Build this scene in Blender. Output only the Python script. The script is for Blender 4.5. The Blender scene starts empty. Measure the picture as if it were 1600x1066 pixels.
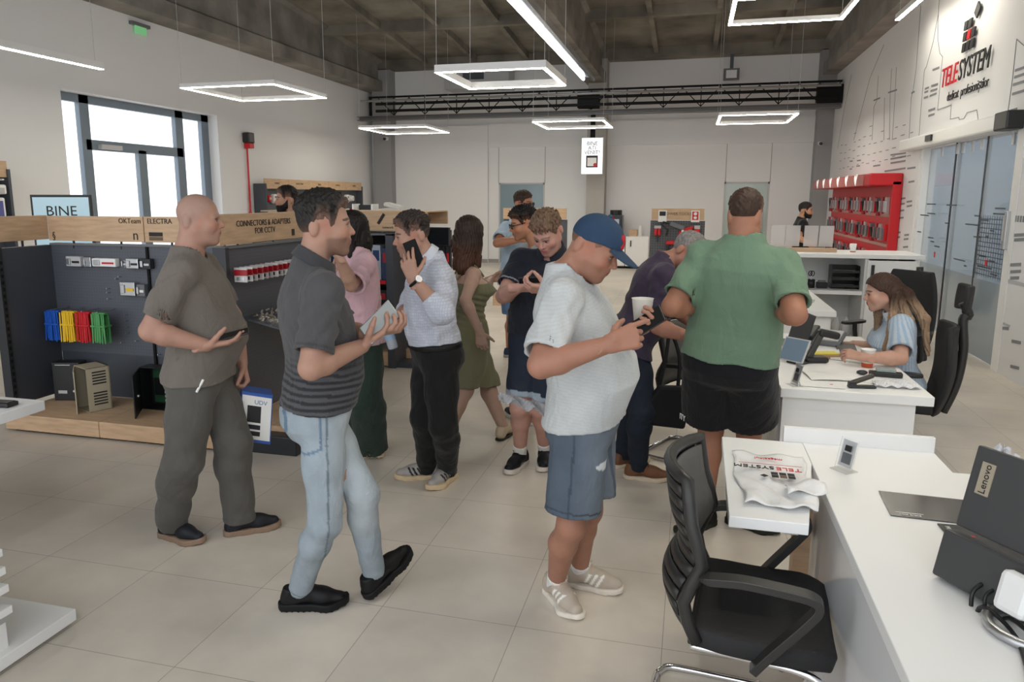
import bpy, math, random
import numpy as np
from mathutils import Vector, Matrix
random.seed(7)
SC = bpy.context.scene
COL = SC.collection
PI = math.pi
# ------------------------------------------------------------------ camera
cam_d = bpy.data.cameras.new('camera')
cam = bpy.data.objects.new('camera', cam_d)
COL.objects.link(cam)
SC.camera = cam
cam_d.sensor_width = 36.0
cam_d.lens = 36.0 * 1153.0 / 1600.0
cam_d.shift_x = (800 - 773.3) / 1600.0
cam_d.shift_y = (508.4 - 533.0) / 1600.0
cam_d.clip_end = 200
YAW, PITCH, ROLL = 0.25810, 0.17172, 0.00116
cam.matrix_world = Matrix.Translation((0, 0, 1.75)) @ Matrix.Rotation(YAW, 4, 'Z') @ Matrix.Rotation(PI / 2 - PITCH, 4, 'X') @ Matrix.Rotation(ROLL, 4, 'Z')
# ------------------------------------------------------------------ daylight and exposure
w = bpy.data.worlds.new('daylight')
SC.world = w
w.use_nodes = True
bgn = w.node_tree.nodes['Background']
bgn.inputs[0].default_value = (0.93, 0.965, 1.0, 1)
bgn.inputs[1].default_value = 1.95
SC.view_settings.view_transform = 'Standard'
SC.view_settings.look = 'None'
SC.view_settings.gamma = 1.0
SC.view_settings.use_curve_mapping = False
SC.view_settings.exposure = -0.02
LED = 54.0
TUBE = 9.0         # strength of the tube light

# ------------------------------------------------------------------ colour and material helpers
def lin(r, g=None, b=None):
    if g is None:
        h = r.lstrip('#'); r, g, b = (int(h[i:i + 2], 16) for i in (0, 2, 4))
    f = lambda c: (c / 255 / 12.92) if c / 255 <= 0.04045 else ((c / 255 + 0.055) / 1.055) ** 2.4
    return (f(r), f(g), f(b))
MATS = {}
def mat(name, c=(.8, .8, .8), rough=.5, metal=0, emit=0, alpha=1, trans=0, noise=0, nscale=8, bump=0, bscale=60, coat=0, stretch=None, spec=.5):
    if name in MATS: return MATS[name]
    if isinstance(c, str): c = lin(c)
    m = bpy.data.materials.new(name); m.use_nodes = True
    nt = m.node_tree; b = nt.nodes['Principled BSDF']
    b.inputs['Base Color'].default_value = (*c, 1)
    b.inputs['Roughness'].default_value = rough
    b.inputs['Metallic'].default_value = metal
    b.inputs['Alpha'].default_value = alpha
    b.inputs['Transmission Weight'].default_value = trans
    b.inputs['Coat Weight'].default_value = coat
    b.inputs['Specular IOR Level'].default_value = spec
    if emit:
        b.inputs['Emission Color'].default_value = (*c, 1); b.inputs['Emission Strength'].default_value = emit
    if noise or bump:
        tc = nt.nodes.new('ShaderNodeTexCoord'); mp = nt.nodes.new('ShaderNodeMapping')
        nt.links.new(tc.outputs['Object'], mp.inputs['Vector'])
        if stretch: mp.inputs['Scale'].default_value = stretch
    if noise:
        n = nt.nodes.new('ShaderNodeTexNoise'); n.inputs['Scale'].default_value = nscale; n.inputs['Detail'].default_value = 6
        nt.links.new(mp.outputs[0], n.inputs['Vector'])
        r = nt.nodes.new('ShaderNodeValToRGB')
        r.color_ramp.elements[0].position = .3; r.color_ramp.elements[1].position = .7
        r.color_ramp.elements[0].color = (*[max(0, x * (1 - noise)) for x in c], 1)
        r.color_ramp.elements[1].color = (*[min(1, x * (1 + noise)) for x in c], 1)
        nt.links.new(n.outputs[0], r.inputs[0]); nt.links.new(r.outputs[0], b.inputs['Base Color'])
    if bump:
        n = nt.nodes.new('ShaderNodeTexNoise'); n.inputs['Scale'].default_value = bscale; n.inputs['Detail'].default_value = 4
        nt.links.new(mp.outputs[0], n.inputs['Vector'])
        bp = nt.nodes.new('ShaderNodeBump'); bp.inputs['Strength'].default_value = bump; bp.inputs['Distance'].default_value = .01
        nt.links.new(n.outputs[0], bp.inputs['Height']); nt.links.new(bp.outputs[0], b.inputs['Normal'])
    MATS[name] = m
    return m
def attr_mat(name, rough=.8, bump=.2, bscale=120, stretch=None, noise=.08, nscale=30, sss=0, sheen=0, wr=0):
    m = bpy.data.materials.new(name); m.use_nodes = True
    nt = m.node_tree; b = nt.nodes['Principled BSDF']; b.inputs['Roughness'].default_value = rough
    b.inputs['Specular IOR Level'].default_value = .3
    b.inputs['Sheen Weight'].default_value = sheen
    if sss:
        b.inputs['Subsurface Weight'].default_value = sss; b.inputs['Subsurface Scale'].default_value = .01
        b.inputs['Subsurface Radius'].default_value = (1, .35, .2)
    a = nt.nodes.new('ShaderNodeAttribute'); a.attribute_name = 'Col'
    tc = nt.nodes.new('ShaderNodeTexCoord'); mp = nt.nodes.new('ShaderNodeMapping')
    nt.links.new(tc.outputs['Object'], mp.inputs['Vector'])
    if stretch: mp.inputs['Scale'].default_value = stretch
    n = nt.nodes.new('ShaderNodeTexNoise'); n.inputs['Scale'].default_value = nscale; n.inputs['Detail'].default_value = 5
    nt.links.new(mp.outputs[0], n.inputs['Vector'])
    mr = nt.nodes.new('ShaderNodeMapRange'); mr.inputs['To Min'].default_value = 1 - noise * 2; mr.inputs['To Max'].default_value = 1 + noise * 2
    nt.links.new(n.outputs[0], mr.inputs['Value'])
    mx = nt.nodes.new('ShaderNodeVectorMath'); mx.operation = 'SCALE'
    nt.links.new(a.outputs['Color'], mx.inputs[0]); nt.links.new(mr.outputs[0], mx.inputs['Scale'])
    nt.links.new(mx.outputs[0], b.inputs['Base Color'])
    n2 = nt.nodes.new('ShaderNodeTexNoise'); n2.inputs['Scale'].default_value = bscale; n2.inputs['Detail'].default_value = 4
    nt.links.new(mp.outputs[0], n2.inputs['Vector'])
    bp = nt.nodes.new('ShaderNodeBump'); bp.inputs['Strength'].default_value = bump; bp.inputs['Distance'].default_value = .006
    nt.links.new(n2.outputs[0], bp.inputs['Height']); nt.links.new(bp.outputs[0], b.inputs['Normal'])
    if wr:   # soft creases of the cloth
        m3 = nt.nodes.new('ShaderNodeMapping'); m3.inputs['Scale'].default_value = (1, 1, .55); m3.inputs['Rotation'].default_value = (.4, .5, .2); nt.links.new(tc.outputs['Object'], m3.inputs['Vector'])
        n3 = nt.nodes.new('ShaderNodeTexNoise'); n3.inputs['Scale'].default_value = 8; n3.inputs['Detail'].default_value = 3; n3.inputs['Distortion'].default_value = 1.6
        nt.links.new(m3.outputs[0], n3.inputs['Vector'])
        b3 = nt.nodes.new('ShaderNodeBump'); b3.inputs['Strength'].default_value = wr; b3.inputs['Distance'].default_value = .05
        nt.links.new(n3.outputs[0], b3.inputs['Height']); nt.links.new(b3.outputs[0], bp.inputs['Normal'])
    MATS[name] = m
    return m

# ------------------------------------------------------------------ object helpers
def tag(o, label=None, cat=None, group=None, kind=None):
    if label: o['label'] = label
    if cat: o['category'] = cat
    if group: o['group'] = group
    if kind: o['kind'] = kind
    return o
def thing(name, label, cat, loc=(0, 0, 0), rz=0, group=None):
    o = bpy.data.objects.new(name, None); COL.objects.link(o)
    o.empty_display_size = .05
    o.location = loc; o.rotation_euler = (0, 0, rz)
    return tag(o, label, cat, group)
def link_mesh(name, V, F, m, parent=None, smooth=False, bevel=0, sub=0):
    me = bpy.data.meshes.new(name)
    me.from_pydata([tuple(map(float, v)) for v in V], [], [tuple(map(int, f)) for f in F])
    me.update()
    o = bpy.data.objects.new(name, me); COL.objects.link(o)
    if m is not None: me.materials.append(m)
    if parent is not None: o.parent = parent
    if smooth: me.polygons.foreach_set('use_smooth', [True] * len(me.polygons))
    if bevel:
        md = o.modifiers.new('bevel', 'BEVEL'); md.width = bevel; md.segments = 2; md.limit_method = 'ANGLE'; md.angle_limit = .6
        md.harden_normals = False
    if sub:
        md = o.modifiers.new('sub', 'SUBSURF'); md.levels = sub; md.render_levels = sub
    return o
def nrm(v):
    v = np.asarray(v, float); return v / (np.linalg.norm(v) + 1e-12)
class MB:
    """collects shapes and links them as one mesh object"""
    def __init__(s): s.V = []; s.F = []
    def add(s, V, F):
        k = len(s.V); s.V += [tuple(map(float, v)) for v in V]; s.F += [tuple(int(i) + k for i in f) for f in F]; return s
    def box(s, x0, x1, y0, y1, z0, z1):
        return s.add([(x0, y0, z0), (x1, y0, z0), (x1, y1, z0), (x0, y1, z0), (x0, y0, z1), (x1, y0, z1), (x1, y1, z1), (x0, y1, z1)],
                     [(3, 2, 1, 0), (4, 5, 6, 7), (0, 1, 5, 4), (1, 2, 6, 5), (2, 3, 7, 6), (3, 0, 4, 7)])
    def obox(s, c, ax, ay, az, sx, sy, sz):
        """oriented box: centre, three axes and full sizes"""
        c = np.array(c, float); ax, ay, az = nrm(ax), nrm(ay), nrm(az)
        V = [c + ax * sx * i / 2 + ay * sy * j / 2 + az * sz * k / 2 for k in (-1, 1) for i, j in ((-1, -1), (1, -1), (1, 1), (-1, 1))]
        F = [(3, 2, 1, 0), (4, 5, 6, 7), (0, 1, 5, 4), (1, 2, 6, 5), (2, 3, 7, 6), (3, 0, 4, 7)]
        if np.dot(np.cross(ax, ay), az) < 0: F = [f[::-1] for f in F]
        return s.add(V, F)
    def bar(s, p, q, wd, ht, up=(0, 0, 1)):
        p, q = np.array(p, float), np.array(q, float); a = nrm(q - p); sd = np.cross(a, up)
        if np.linalg.norm(sd) < 1e-4: sd = np.array((1., 0, 0))
        sd = nrm(sd); u = np.cross(sd, a)
        return s.obox((p + q) / 2, a, sd, u, np.linalg.norm(q - p), wd, ht)
    def tube(s, pts, r, n=8, closed=False, caps=True):
        pts = [np.array(p, float) for p in pts]; N = len(pts)
        rr = r if hasattr(r, '__len__') else [r] * N
        V = []; F = []; prev = None
        for i, p in enumerate(pts):
            if closed: t = nrm(pts[(i + 1) % N] - pts[i - 1])
            else: t = nrm(pts[min(i + 1, N - 1)] - pts[max(i - 1, 0)])
            if prev is None:
                a = np.cross(t, (0, 0, 1)); 
                if np.linalg.norm(a) < .05: a = np.cross(t, (1, 0, 0))
                a = nrm(a)
            else: a = nrm(prev - t * np.dot(prev, t))
            prev = a; b = np.cross(t, a)
            for k in range(n):
                th = 2 * PI * k / n; V.append(p + rr[i] * (math.cos(th) * a + math.sin(th) * b))
        for i in range(N if closed else N - 1):
            j = (i + 1) % N
            for k in range(n):
                k2 = (k + 1) % n; F.append((i * n + k, i * n + k2, j * n + k2, j * n + k))
        if caps and not closed:
            F.append(tuple(range(n))[::-1]); F.append(tuple((N - 1) * n + k for k in range(n)))
        return s.add(V, F)
    def cyl(s, p, q, r0, r1=None, n=16): return s.tube([p, q], [r0, r0 if r1 is None else r1], n)
    def lathe(s, prof, c=(0, 0, 0), n=20):
        V = []; F = []
        for (r, z) in prof:
            for k in range(n): V.append((c[0] + r * math.cos(2 * PI * k / n), c[1] + r * math.sin(2 * PI * k / n), c[2] + z))
        for i in range(len(prof) - 1):
            for k in range(n): F.append((i * n + k, i * n + (k + 1) % n, (i + 1) * n + (k + 1) % n, (i + 1) * n + k))
        F.append(tuple(range(n))[::-1]); F.append(tuple((len(prof) - 1) * n + k for k in range(n)))
        return s.add(V, F)
    def ball(s, c, r, n=12):
        r = r if hasattr(r, '__len__') else (r, r, r); V = []; F = []
        for i in range(n + 1):
            ph = PI * i / n
            for k in range(2 * n):
                th = PI * k / n; V.append((c[0] + r[0] * math.sin(ph) * math.cos(th), c[1] + r[1] * math.sin(ph) * math.sin(th), c[2] + r[2] * math.cos(ph)))
        for i in range(n):
            for k in range(2 * n): F.append((i * 2 * n + k, (i + 1) * 2 * n + k, (i + 1) * 2 * n + (k + 1) % (2 * n), i * 2 * n + (k + 1) % (2 * n)))
        return s.add(V, F)
    def prism(s, poly, o, ax, ay, h):
        """polygon in the plane (ax, ay) at o, extruded by h along ax x ay"""
        o = np.array(o, float); ax, ay = nrm(ax), nrm(ay); nz = np.cross(ax, ay); n = len(poly)
        A = sum(poly[i][0] * poly[(i + 1) % n][1] - poly[(i + 1) % n][0] * poly[i][1] for i in range(n))
        if A < 0: poly = poly[::-1]
        V = [o + ax * a + ay * b for a, b in poly] + [o + ax * a + ay * b + nz * h for a, b in poly]
        F = [tuple(range(n))[::-1], tuple(range(n, 2 * n))] + [(i, (i + 1) % n, n + (i + 1) % n, n + i) for i in range(n)]
        if h < 0: F = [f[::-1] for f in F]
        return s.add(V, F)
    def sheet(s, fn, nu, nv, th):
        """thick surface: fn(u, v) -> point, u and v in 0..1"""
        P = np.array([[fn(i / nu, j / nv) for j in range(nv + 1)] for i in range(nu + 1)], float)
        du = np.gradient(P, axis=0); dv = np.gradient(P, axis=1); N = np.cross(du, dv); N /= np.linalg.norm(N, axis=2, keepdims=True) + 1e-12
        Q = P - N * th; m = nv + 1; K = (nu + 1) * m
        V = list(P.reshape(-1, 3)) + list(Q.reshape(-1, 3)); F = []
        ix = lambda i, j: i * m + j
        for i in range(nu):
            for j in range(nv):
                F.append((ix(i, j), ix(i + 1, j), ix(i + 1, j + 1), ix(i, j + 1)))
                F.append((K + ix(i, j + 1), K + ix(i + 1, j + 1), K + ix(i + 1, j), K + ix(i, j)))
        for i in range(nu):
            F.append((ix(i + 1, 0), ix(i, 0), K + ix(i, 0), K + ix(i + 1, 0))); F.append((ix(i, nv), ix(i + 1, nv), K + ix(i + 1, nv), K + ix(i, nv)))
        for j in range(nv):
            F.append((ix(0, j), ix(0, j + 1), K + ix(0, j + 1), K + ix(0, j))); F.append((ix(nu, j + 1), ix(nu, j), K + ix(nu, j), K + ix(nu, j + 1)))
        return s.add(V, F)
    def build(s, name, m, parent=None, smooth=False, bevel=0, sub=0):
        return link_mesh(name, s.V, s.F, m, parent, smooth, bevel, sub)
def struct(mb, name, m, **k):
    o = mb.build(name, m, **k); o['kind'] = 'structure'; return o
def one(mb, name, m, label, cat, group=None, origin=None, **k):
    """a thing that is one mesh"""
    if origin is not None: mb.V = [(v[0] - origin[0], v[1] - origin[1], v[2] - origin[2]) for v in mb.V]
    o = mb.build(name, m, **k)
    if origin is not None: o.location = origin
    return tag(o, label, cat, group)
def smooth_curve(pts, n=6):
    P = [np.array(p, float) for p in pts]; out = []
    for i in range(len(P) - 1):
        p0, p1, p2, p3 = P[max(i - 1, 0)], P[i], P[i + 1], P[min(i + 2, len(P) - 1)]
        for k in range(n):
            t = k / n
            out.append(.5 * ((2 * p1) + (-p0 + p2) * t + (2 * p0 - 5 * p1 + 4 * p2 - p3) * t * t + (-p0 + 3 * p1 - 3 * p2 + p3) * t ** 3))
    out.append(P[-1]); return out
def text(name, s, size, m, parent, o, ax, ay, ext=.002, align='CENTER', squeeze=1, shear=0, weight=0):
    """lettering as a mesh in the plane (ax, ay) at o"""
    cu = bpy.data.curves.new('lettering', 'FONT'); cu.body = s; cu.size = size; cu.extrude = ext; cu.align_x = align; cu.align_y = 'CENTER'
    cu.space_line = .95; cu.shear = shear; cu.offset = weight; cu.resolution_u = 3
    t = bpy.data.objects.new('lettering', cu); COL.objects.link(t)
    dg = bpy.context.evaluated_depsgraph_get(); me = bpy.data.meshes.new_from_object(t.evaluated_get(dg))
    bpy.data.objects.remove(t); bpy.data.curves.remove(cu)
    o = np.array(o, float); ax, ay = nrm(ax), nrm(ay); nz = np.cross(ax, ay)
    V = [o + ax * v.co.x * squeeze + ay * v.co.y + nz * v.co.z for v in me.vertices]; F = [tuple(p.vertices) for p in me.polygons]
    bpy.data.meshes.remove(me)
    return link_mesh(name, V, F, m, parent)
def copy_tree(o, parent=None):
    c = o.copy(); COL.objects.link(c)
    if parent is not None: c.parent = parent
    for ch in [x for x in bpy.data.objects if x.parent == o]: copy_tree(ch, c)
    return c

# ------------------------------------------------------------------ shared materials
WHITE = mat('white_paint', (.78, .78, .79), .7)
WHITE2 = mat('white_laminate', (.88, .88, .87), .38)
WHITE3 = mat('white_matt_panel', (.84, .84, .83), .35)
DARK = mat('dark_grey_metal', '#4a4e56', .45, .2)
DARK2 = mat('charcoal_metal', '#33353a', .4, .3)
BLACK = mat('black_plastic', (.012, .012, .013), .42)
BLACKM = mat('black_matt', (.010, .010, .011), .75, spec=.2)
GREYP = mat('grey_plastic', '#6a6c70', .5)
LGREY = mat('light_grey', '#b9babb', .5)
CHROME = mat('chrome', (.8, .8, .82), .12, 1)
STEEL = mat('steel', (.55, .56, .57), .35, 1)
RED = mat('red_paint', '#c3121f', .45)
REDD = mat('red_plastic', '#a01420', .4)
PAPER = mat('paper', (.82, .82, .80), .8)
WOOD = mat('light_oak', '#c6a685', .5, noise=.14, nscale=5, stretch=(1.2, 9, 9))
WOODY = mat('light_oak_lengthwise', '#c6a685', .5, noise=.14, nscale=5, stretch=(9, 1.2, 9))
INK = mat('dark_ink', '#2b2622', .7)
INKB = mat('black_ink', (.012, .012, .014), .6)
CONC = mat('raw_concrete', '#86827c', .9, noise=.35, nscale=1.6, bump=.25, bscale=20)
CONCD = mat('dark_concrete', '#7f7a70', .95, noise=.45, nscale=1.1, bump=.25, bscale=12)
GREYC = mat('grey_column', '#9a999a', .8)
YELLOW = mat('yellow', '#e8bd25', .5)
BLUE = mat('blue', '#1f58b8', .45)
GREEN = mat('green', '#4c9355', .5)
BLUEP = mat('blue_print', '#2a57a8', .35)
CLEAR = mat('clear_acrylic', (.95, .97, .97), .05, trans=1, alpha=.35)
FILM = mat('clear_film', (.9, .9, .9), .15, alpha=.45, bump=.6, bscale=25)
LEDM = mat('led_light', (1, .93, .78), .5, emit=LED)
TUBEM = mat('tube_light', (.86, .93, 1), .5, emit=TUBE)
def glass_mat(name, c, alpha, rough=.03):
    return mat(name, c, rough, alpha=alpha, spec=.6)
ART_THIN= [[(11.645, 4.43), (11.611, 4.184), (11.714, 3.856), (11.862, 3.645), (11.928, 3.554), (12.014, 3.521), (12.0, 2.987), (11.967, 2.59)], [(11.611, 4.184), (11.534, 3.857), (11.372, 3.632), (11.236, 3.564), (11.218, 2.892), (10.682, 2.893), (10.663, 2.718), (10.355, 2.711), (10.321, 2.68), (10.165, 2.676), (10.076, 2.735), (9.762, 2.733), (9.679, 2.602), (9.37, 2.602)], [(12.51, 4.491), (12.447, 3.589), (12.498, 3.321), (12.57, 3.211), (12.468, 2.597)], [(14.632, 4.35), (15.524, 3.926), (16.536, 2.891)], [(17.305, 4.272), (17.797, 3.684), (18.234, 2.832)], [(14.857, 3.875), (14.796, 3.439), (14.979, 3.364), (14.916, 2.774)], [(13.616, 3.817), (13.535, 3.352), (13.462, 2.669)], [(13.932, 3.846), (13.858, 3.392), (13.645, 2.682)], [(14.239, 3.418), (14.026, 2.71)], [(8.661, 3.222), (8.853, 3.318), (8.844, 2.94), (8.865, 2.6)]]
ART_DASH= [[(8.796, 3.009), (8.598, 3.004)], [(8.794, 2.943), (8.579, 2.94)], [(8.807, 2.873), (8.559, 2.869)], [(8.797, 2.781), (8.533, 2.779)], [(11.613, 3.458), (11.341, 3.447)], [(11.604, 3.247), (11.33, 3.236)], [(11.614, 3.184), (11.339, 3.174)], [(11.625, 3.121), (11.351, 3.119)], [(11.623, 2.927), (11.346, 2.924)], [(11.598, 2.854), (11.352, 2.853)], [(8.784, 2.619), (8.649, 2.62)], [(11.638, 2.593), (11.356, 2.59)], [(14.006, 3.474), (13.466, 3.446)], [(15.042, 3.473), (14.579, 3.46)], [(11.89, 3.249), (11.729, 3.246)], [(11.894, 3.202), (11.744, 3.198)], [(11.895, 3.127), (11.72, 3.124)], [(12.572, 3.281), (12.427, 3.282)], [(12.747, 1.729), (12.382, 1.746)], [(12.752, 1.647), (12.387, 1.666)], [(12.717, 1.547), (12.385, 1.567)], [(12.678, 1.438), (12.379, 1.458)], [(12.739, 1.215), (12.468, 1.234)], [(12.713, 1.142), (12.476, 1.162)], [(12.265, 1.69), (12.018, 1.703)], [(12.242, 1.625), (11.996, 1.64)], [(12.224, 1.203), (12.006, 1.22)], [(12.234, 1.14), (12.016, 1.159)], [(12.227, 1.025), (11.995, 1.045)], [(12.27, 1.978), (11.993, 1.985)], [(13.473, 2.433), (12.583, 2.415)], [(13.45, 2.369), (12.566, 2.367)], [(13.425, 2.302), (12.576, 2.3)], [(13.773, 2.184), (12.537, 2.189)], [(12.403, 2.179), (12.0, 2.179)], [(16.748, 2.482), (16.485, 2.477)], [(16.683, 2.324), (16.503, 2.322)], [(16.047, 2.461), (15.721, 2.455)], [(16.061, 2.359), (15.766, 2.354)], [(14.631, 2.302), (14.147, 2.301)]]
ART_THICK= [[(8.345, 1.098), (8.129, 1.122)], [(8.325, 1.031), (8.11, 1.057)], [(8.308, 0.971), (8.133, 0.992)], [(8.103, 0.377), (7.918, 0.395)], [(8.062, 0.134), (7.889, 0.155)], [(8.348, 0.463), (8.226, 0.481)], [(8.338, 1.39), (8.107, 1.406)], [(8.325, 1.345), (8.095, 1.363)]]
# ================================================================== the setting
XL, XR, YB, YF = -8.6, 3.07, 19.4, -1.5
def floor_material():
    m = bpy.data.materials.new('floor_tiles'); m.use_nodes = True; nt = m.node_tree; b = nt.nodes['Principled BSDF']
    tc = nt.nodes.new('ShaderNodeTexCoord'); mp = nt.nodes.new('ShaderNodeMapping'); nt.links.new(tc.outputs['Object'], mp.inputs[0])
    mp.inputs['Location'].default_value = (0.63, -2.725, 0)
    br = nt.nodes.new('ShaderNodeTexBrick'); br.offset = 0; br.inputs['Scale'].default_value = 1
    br.inputs['Brick Width'].default_value = .592; br.inputs['Row Height'].default_value = .592; br.inputs['Mortar Size'].default_value = .0016
    br.inputs['Color1'].default_value = (*lin('#dcd3c6'), 1); br.inputs['Color2'].default_value = (*lin('#d6cdc0'), 1); br.inputs['Mortar'].default_value = (*lin('#a09a90'), 1)
    nt.links.new(mp.outputs[0], br.inputs['Vector'])
    n = nt.nodes.new('ShaderNodeTexNoise'); n.inputs['Scale'].default_value = 1.3; n.inputs['Detail'].default_value = 8; n.inputs['Roughness'].default_value = .6
    nt.links.new(tc.outputs['Object'], n.inputs['Vector'])
    mr = nt.nodes.new('ShaderNodeMapRange'); mr.inputs['From Min'].default_value = .3; mr.inputs['From Max'].default_value = .7; mr.inputs['To Min'].default_value = .80; mr.inputs['To Max'].default_value = 1.10
    nt.links.new(n.outputs[0], mr.inputs[0])
    mx = nt.nodes.new('ShaderNodeVectorMath'); mx.operation = 'SCALE'; nt.links.new(br.outputs['Color'], mx.inputs[0]); nt.links.new(mr.outputs[0], mx.inputs['Scale'])
    nt.links.new(mx.outputs[0], b.inputs['Base Color'])
    mr2 = nt.nodes.new('ShaderNodeMapRange'); mr2.inputs['To Min'].default_value = .26; mr2.inputs['To Max'].default_value = .46; nt.links.new(n.outputs[0], mr2.inputs[0])
    nt.links.new(mr2.outputs[0], b.inputs['Roughness'])
    return m
struct(MB().box(XL - .6, 7.5, YF, YB + .3, -.12, 0), 'floor', floor_material())
# left wall with the glazed door opening
WY0, WY1, WZ = 8.80, 12.36, 3.24
m = MB().box(XL - .3, XL, YF, WY0, 0, 6.9).box(XL - .3, XL, WY1, YB, 0, 6.2).box(XL - .3, XL, WY0, WY1, WZ, 6.9)
struct(m, 'wall_left', WHITE)
# back wall
m = MB().box(XL - .3, -5.02, YB, YB + .25, 0, 6).box(-3.77, .74, YB, YB + .25, 0, 6).box(1.80, XR + .2, YB, YB + .25, 0, 6).box(-5.02, -3.77, YB, YB + .25, 2.13, 6).box(.74, 1.80, YB, YB + .25, 2.13, 6)
struct(m, 'wall_back', WHITE)
struct(MB().box(XL, -5.3, YB - .10, YB, 0, 3.62), 'trim_1', WHITE)
m = MB()
for x in (-5.02, -3.77, .76, 1.80): m.box(x - .008, x + .008, YB - .006, YB, 2.13, 3.05)
struct(m, 'trim_2', mat('joint_grey', '#a8a29c', .8))  # grey strips marking the vertical joints of the back wall
struct(MB().box(-5.3, XR, YB - .05, YB, 3.05, 3.66), 'trim_3', WHITE)
struct(MB().box(XL, -5.3, YB - .115, YB - .10, 0, .10).box(-3.77, .74, YB - .015, YB, 0, .10).box(1.8, XR, YB - .015, YB, 0, .1).box(-5.3, -5.02, YB - .015, YB, 0, .1), 'baseboard_back', GREYC)
struct(MB().box(XL, XL + .015, 12.4, YB - .12, 0, .10).box(XL, XL + .015, YF, 8.78, 0, .1), 'baseboard_left', GREYC)
# right wall with the sliding door opening
DY0, DY1, DZ = 8.50, 11.85, 2.42
m = MB().box(XR, XR + .22, YF, DY0, 0, 6.9).box(XR, XR + .22, DY1, YB, 0, 6.2).box(XR, XR + .22, DY0, DY1, DZ, 6.9)
wr = struct(m, 'wall_right', WHITE)
def wall_line(pts, t, m, dep=.004):
    for a, b in zip(pts[:-1], pts[1:]): m.bar((XR - dep / 2 - .001, *a), (XR - dep / 2 - .001, *b), dep, t) if False else m.obox((XR - .003, (a[0] + b[0]) / 2, (a[1] + b[1]) / 2), (0, b[0] - a[0], b[1] - a[1]), (1, 0, 0), np.cross((0, b[0] - a[0], b[1] - a[1]), (1, 0, 0)), math.hypot(b[0] - a[0], b[1] - a[1]) + t * .5, .004, t)
m = MB()
for l in ART_THIN: wall_line(l, .008, m)
for l in ART_DASH: wall_line(l, .026, m)
for l in ART_THICK: wall_line(l, .03, m)
for y in np.arange(8.05, 8.4, .06): m.box(XR - .005, XR - .001, y, y + .03, 1.52, 1.58)
for y in np.arange(12.3, 18, .45):
    for k in range(int(3 + 3 * random.random())):
        z = 2.35 + .16 * k + .05 * random.random(); m.box(XR - .005, XR - .001, y, y + .12 + .1 * random.random(), z, z + .012)
m.build('line_drawing_print', mat('print_grey', '#85878c', .7), wr)
m = MB().box(XR - .005, XR - .001, 7.2, 8.36, .92, .955).box(XR - .005, XR - .001, 8.2, 8.36, .5, .52)
m.build('grey_stripe_print', LGREY, wr)
# left concrete beam with sloped top, roof slab, purlins, ribs
def zc(y): return 5.28 + .083 * (19.5 - y)
def beam(m, x0, x1, fx0, fx1, y0=YF, y1=19.3):
    prof = lambda y: [(x0, 4.85), (fx0, 4.78), (fx0, 4.53), (fx1, 4.53), (fx1, 4.78), (x1, 4.85), (x1, zc(y) - .10), (fx1, zc(y) - .05), (fx1, zc(y)), (fx0, zc(y)), (fx0, zc(y) - .05), (x0, zc(y) - .10)]
    V = [(a, y0, b) for a, b in prof(y0)] + [(a, y1, b) for a, b in prof(y1)]; n = 12
    F = [tuple(range(n)), tuple(range(n, 2 * n))[::-1]] + [(i + n, (i + 1) % n + n, (i + 1) % n, i) for i in range(n)]
    m.add(V, F)
m = MB(); beam(m, -8.58, -8.24, -8.59, -8.12); struct(m, 'trim_4', CONC)
m = MB(); beam(m, -2.58, -2.30, -2.68, -2.20); struct(m, 'trim_5', CONC)
m = MB(); beam(m, 2.86, 3.2, 2.76, 3.25); struct(m, 'trim_6', mat('light_concrete', '#8d8883', .9, noise=.2, nscale=2, bump=.2, bscale=20))
V = [(-9, YF, zc(YF)), (3.4, YF, zc(YF)), (3.4, 19.7, zc(19.7)), (-9, 19.7, zc(19.7))]
V += [(x, y, z + .2) for x, y, z in V]
struct(MB().add(V, [(3, 2, 1, 0)[::1], (4, 5, 6, 7), (0, 1, 5, 4), (1, 2, 6, 5), (2, 3, 7, 6), (3, 0, 4, 7)]), 'ceiling', CONCD)
m = MB()
for x in (-6.9, -5.55, -4.2, -1.0, .35, 1.7):
    for y0, y1 in ((YF, 16.1), (16.1, 19.2)):
        m.bar((x, y0, zc(y0) - .07), (x, y1, zc(y1) - .07), .11, .15)
for y in (3.3, 7.6, 11.85, 16.1):
    m.box(-8.25, -2.6, y - .09, y + .09, zc(y) - .20, zc(y) + .02); m.box(-2.3, 2.87, y - .09, y + .09, zc(y) - .20, zc(y) + .02)
struct(m, 'trim_7', CONCD)
struct(MB().box(-8.3, 2.9, 19.0, 19.4, 5.08, 5.5), 'trim_8', CONCD)
struct(MB().box(-8.43, -7.92, 19.0, YB, 0, 5.1), 'column_left', GREYC)
struct(MB().box(-2.62, -2.16, 18.95, YB, 0, 5.1), 'column_middle', mat('column_paint', '#b3b0ac', .8))
struct(MB().box(2.72, 3.07, 19.0, YB, 0, 5.1), 'column_right', GREYC)
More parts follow.
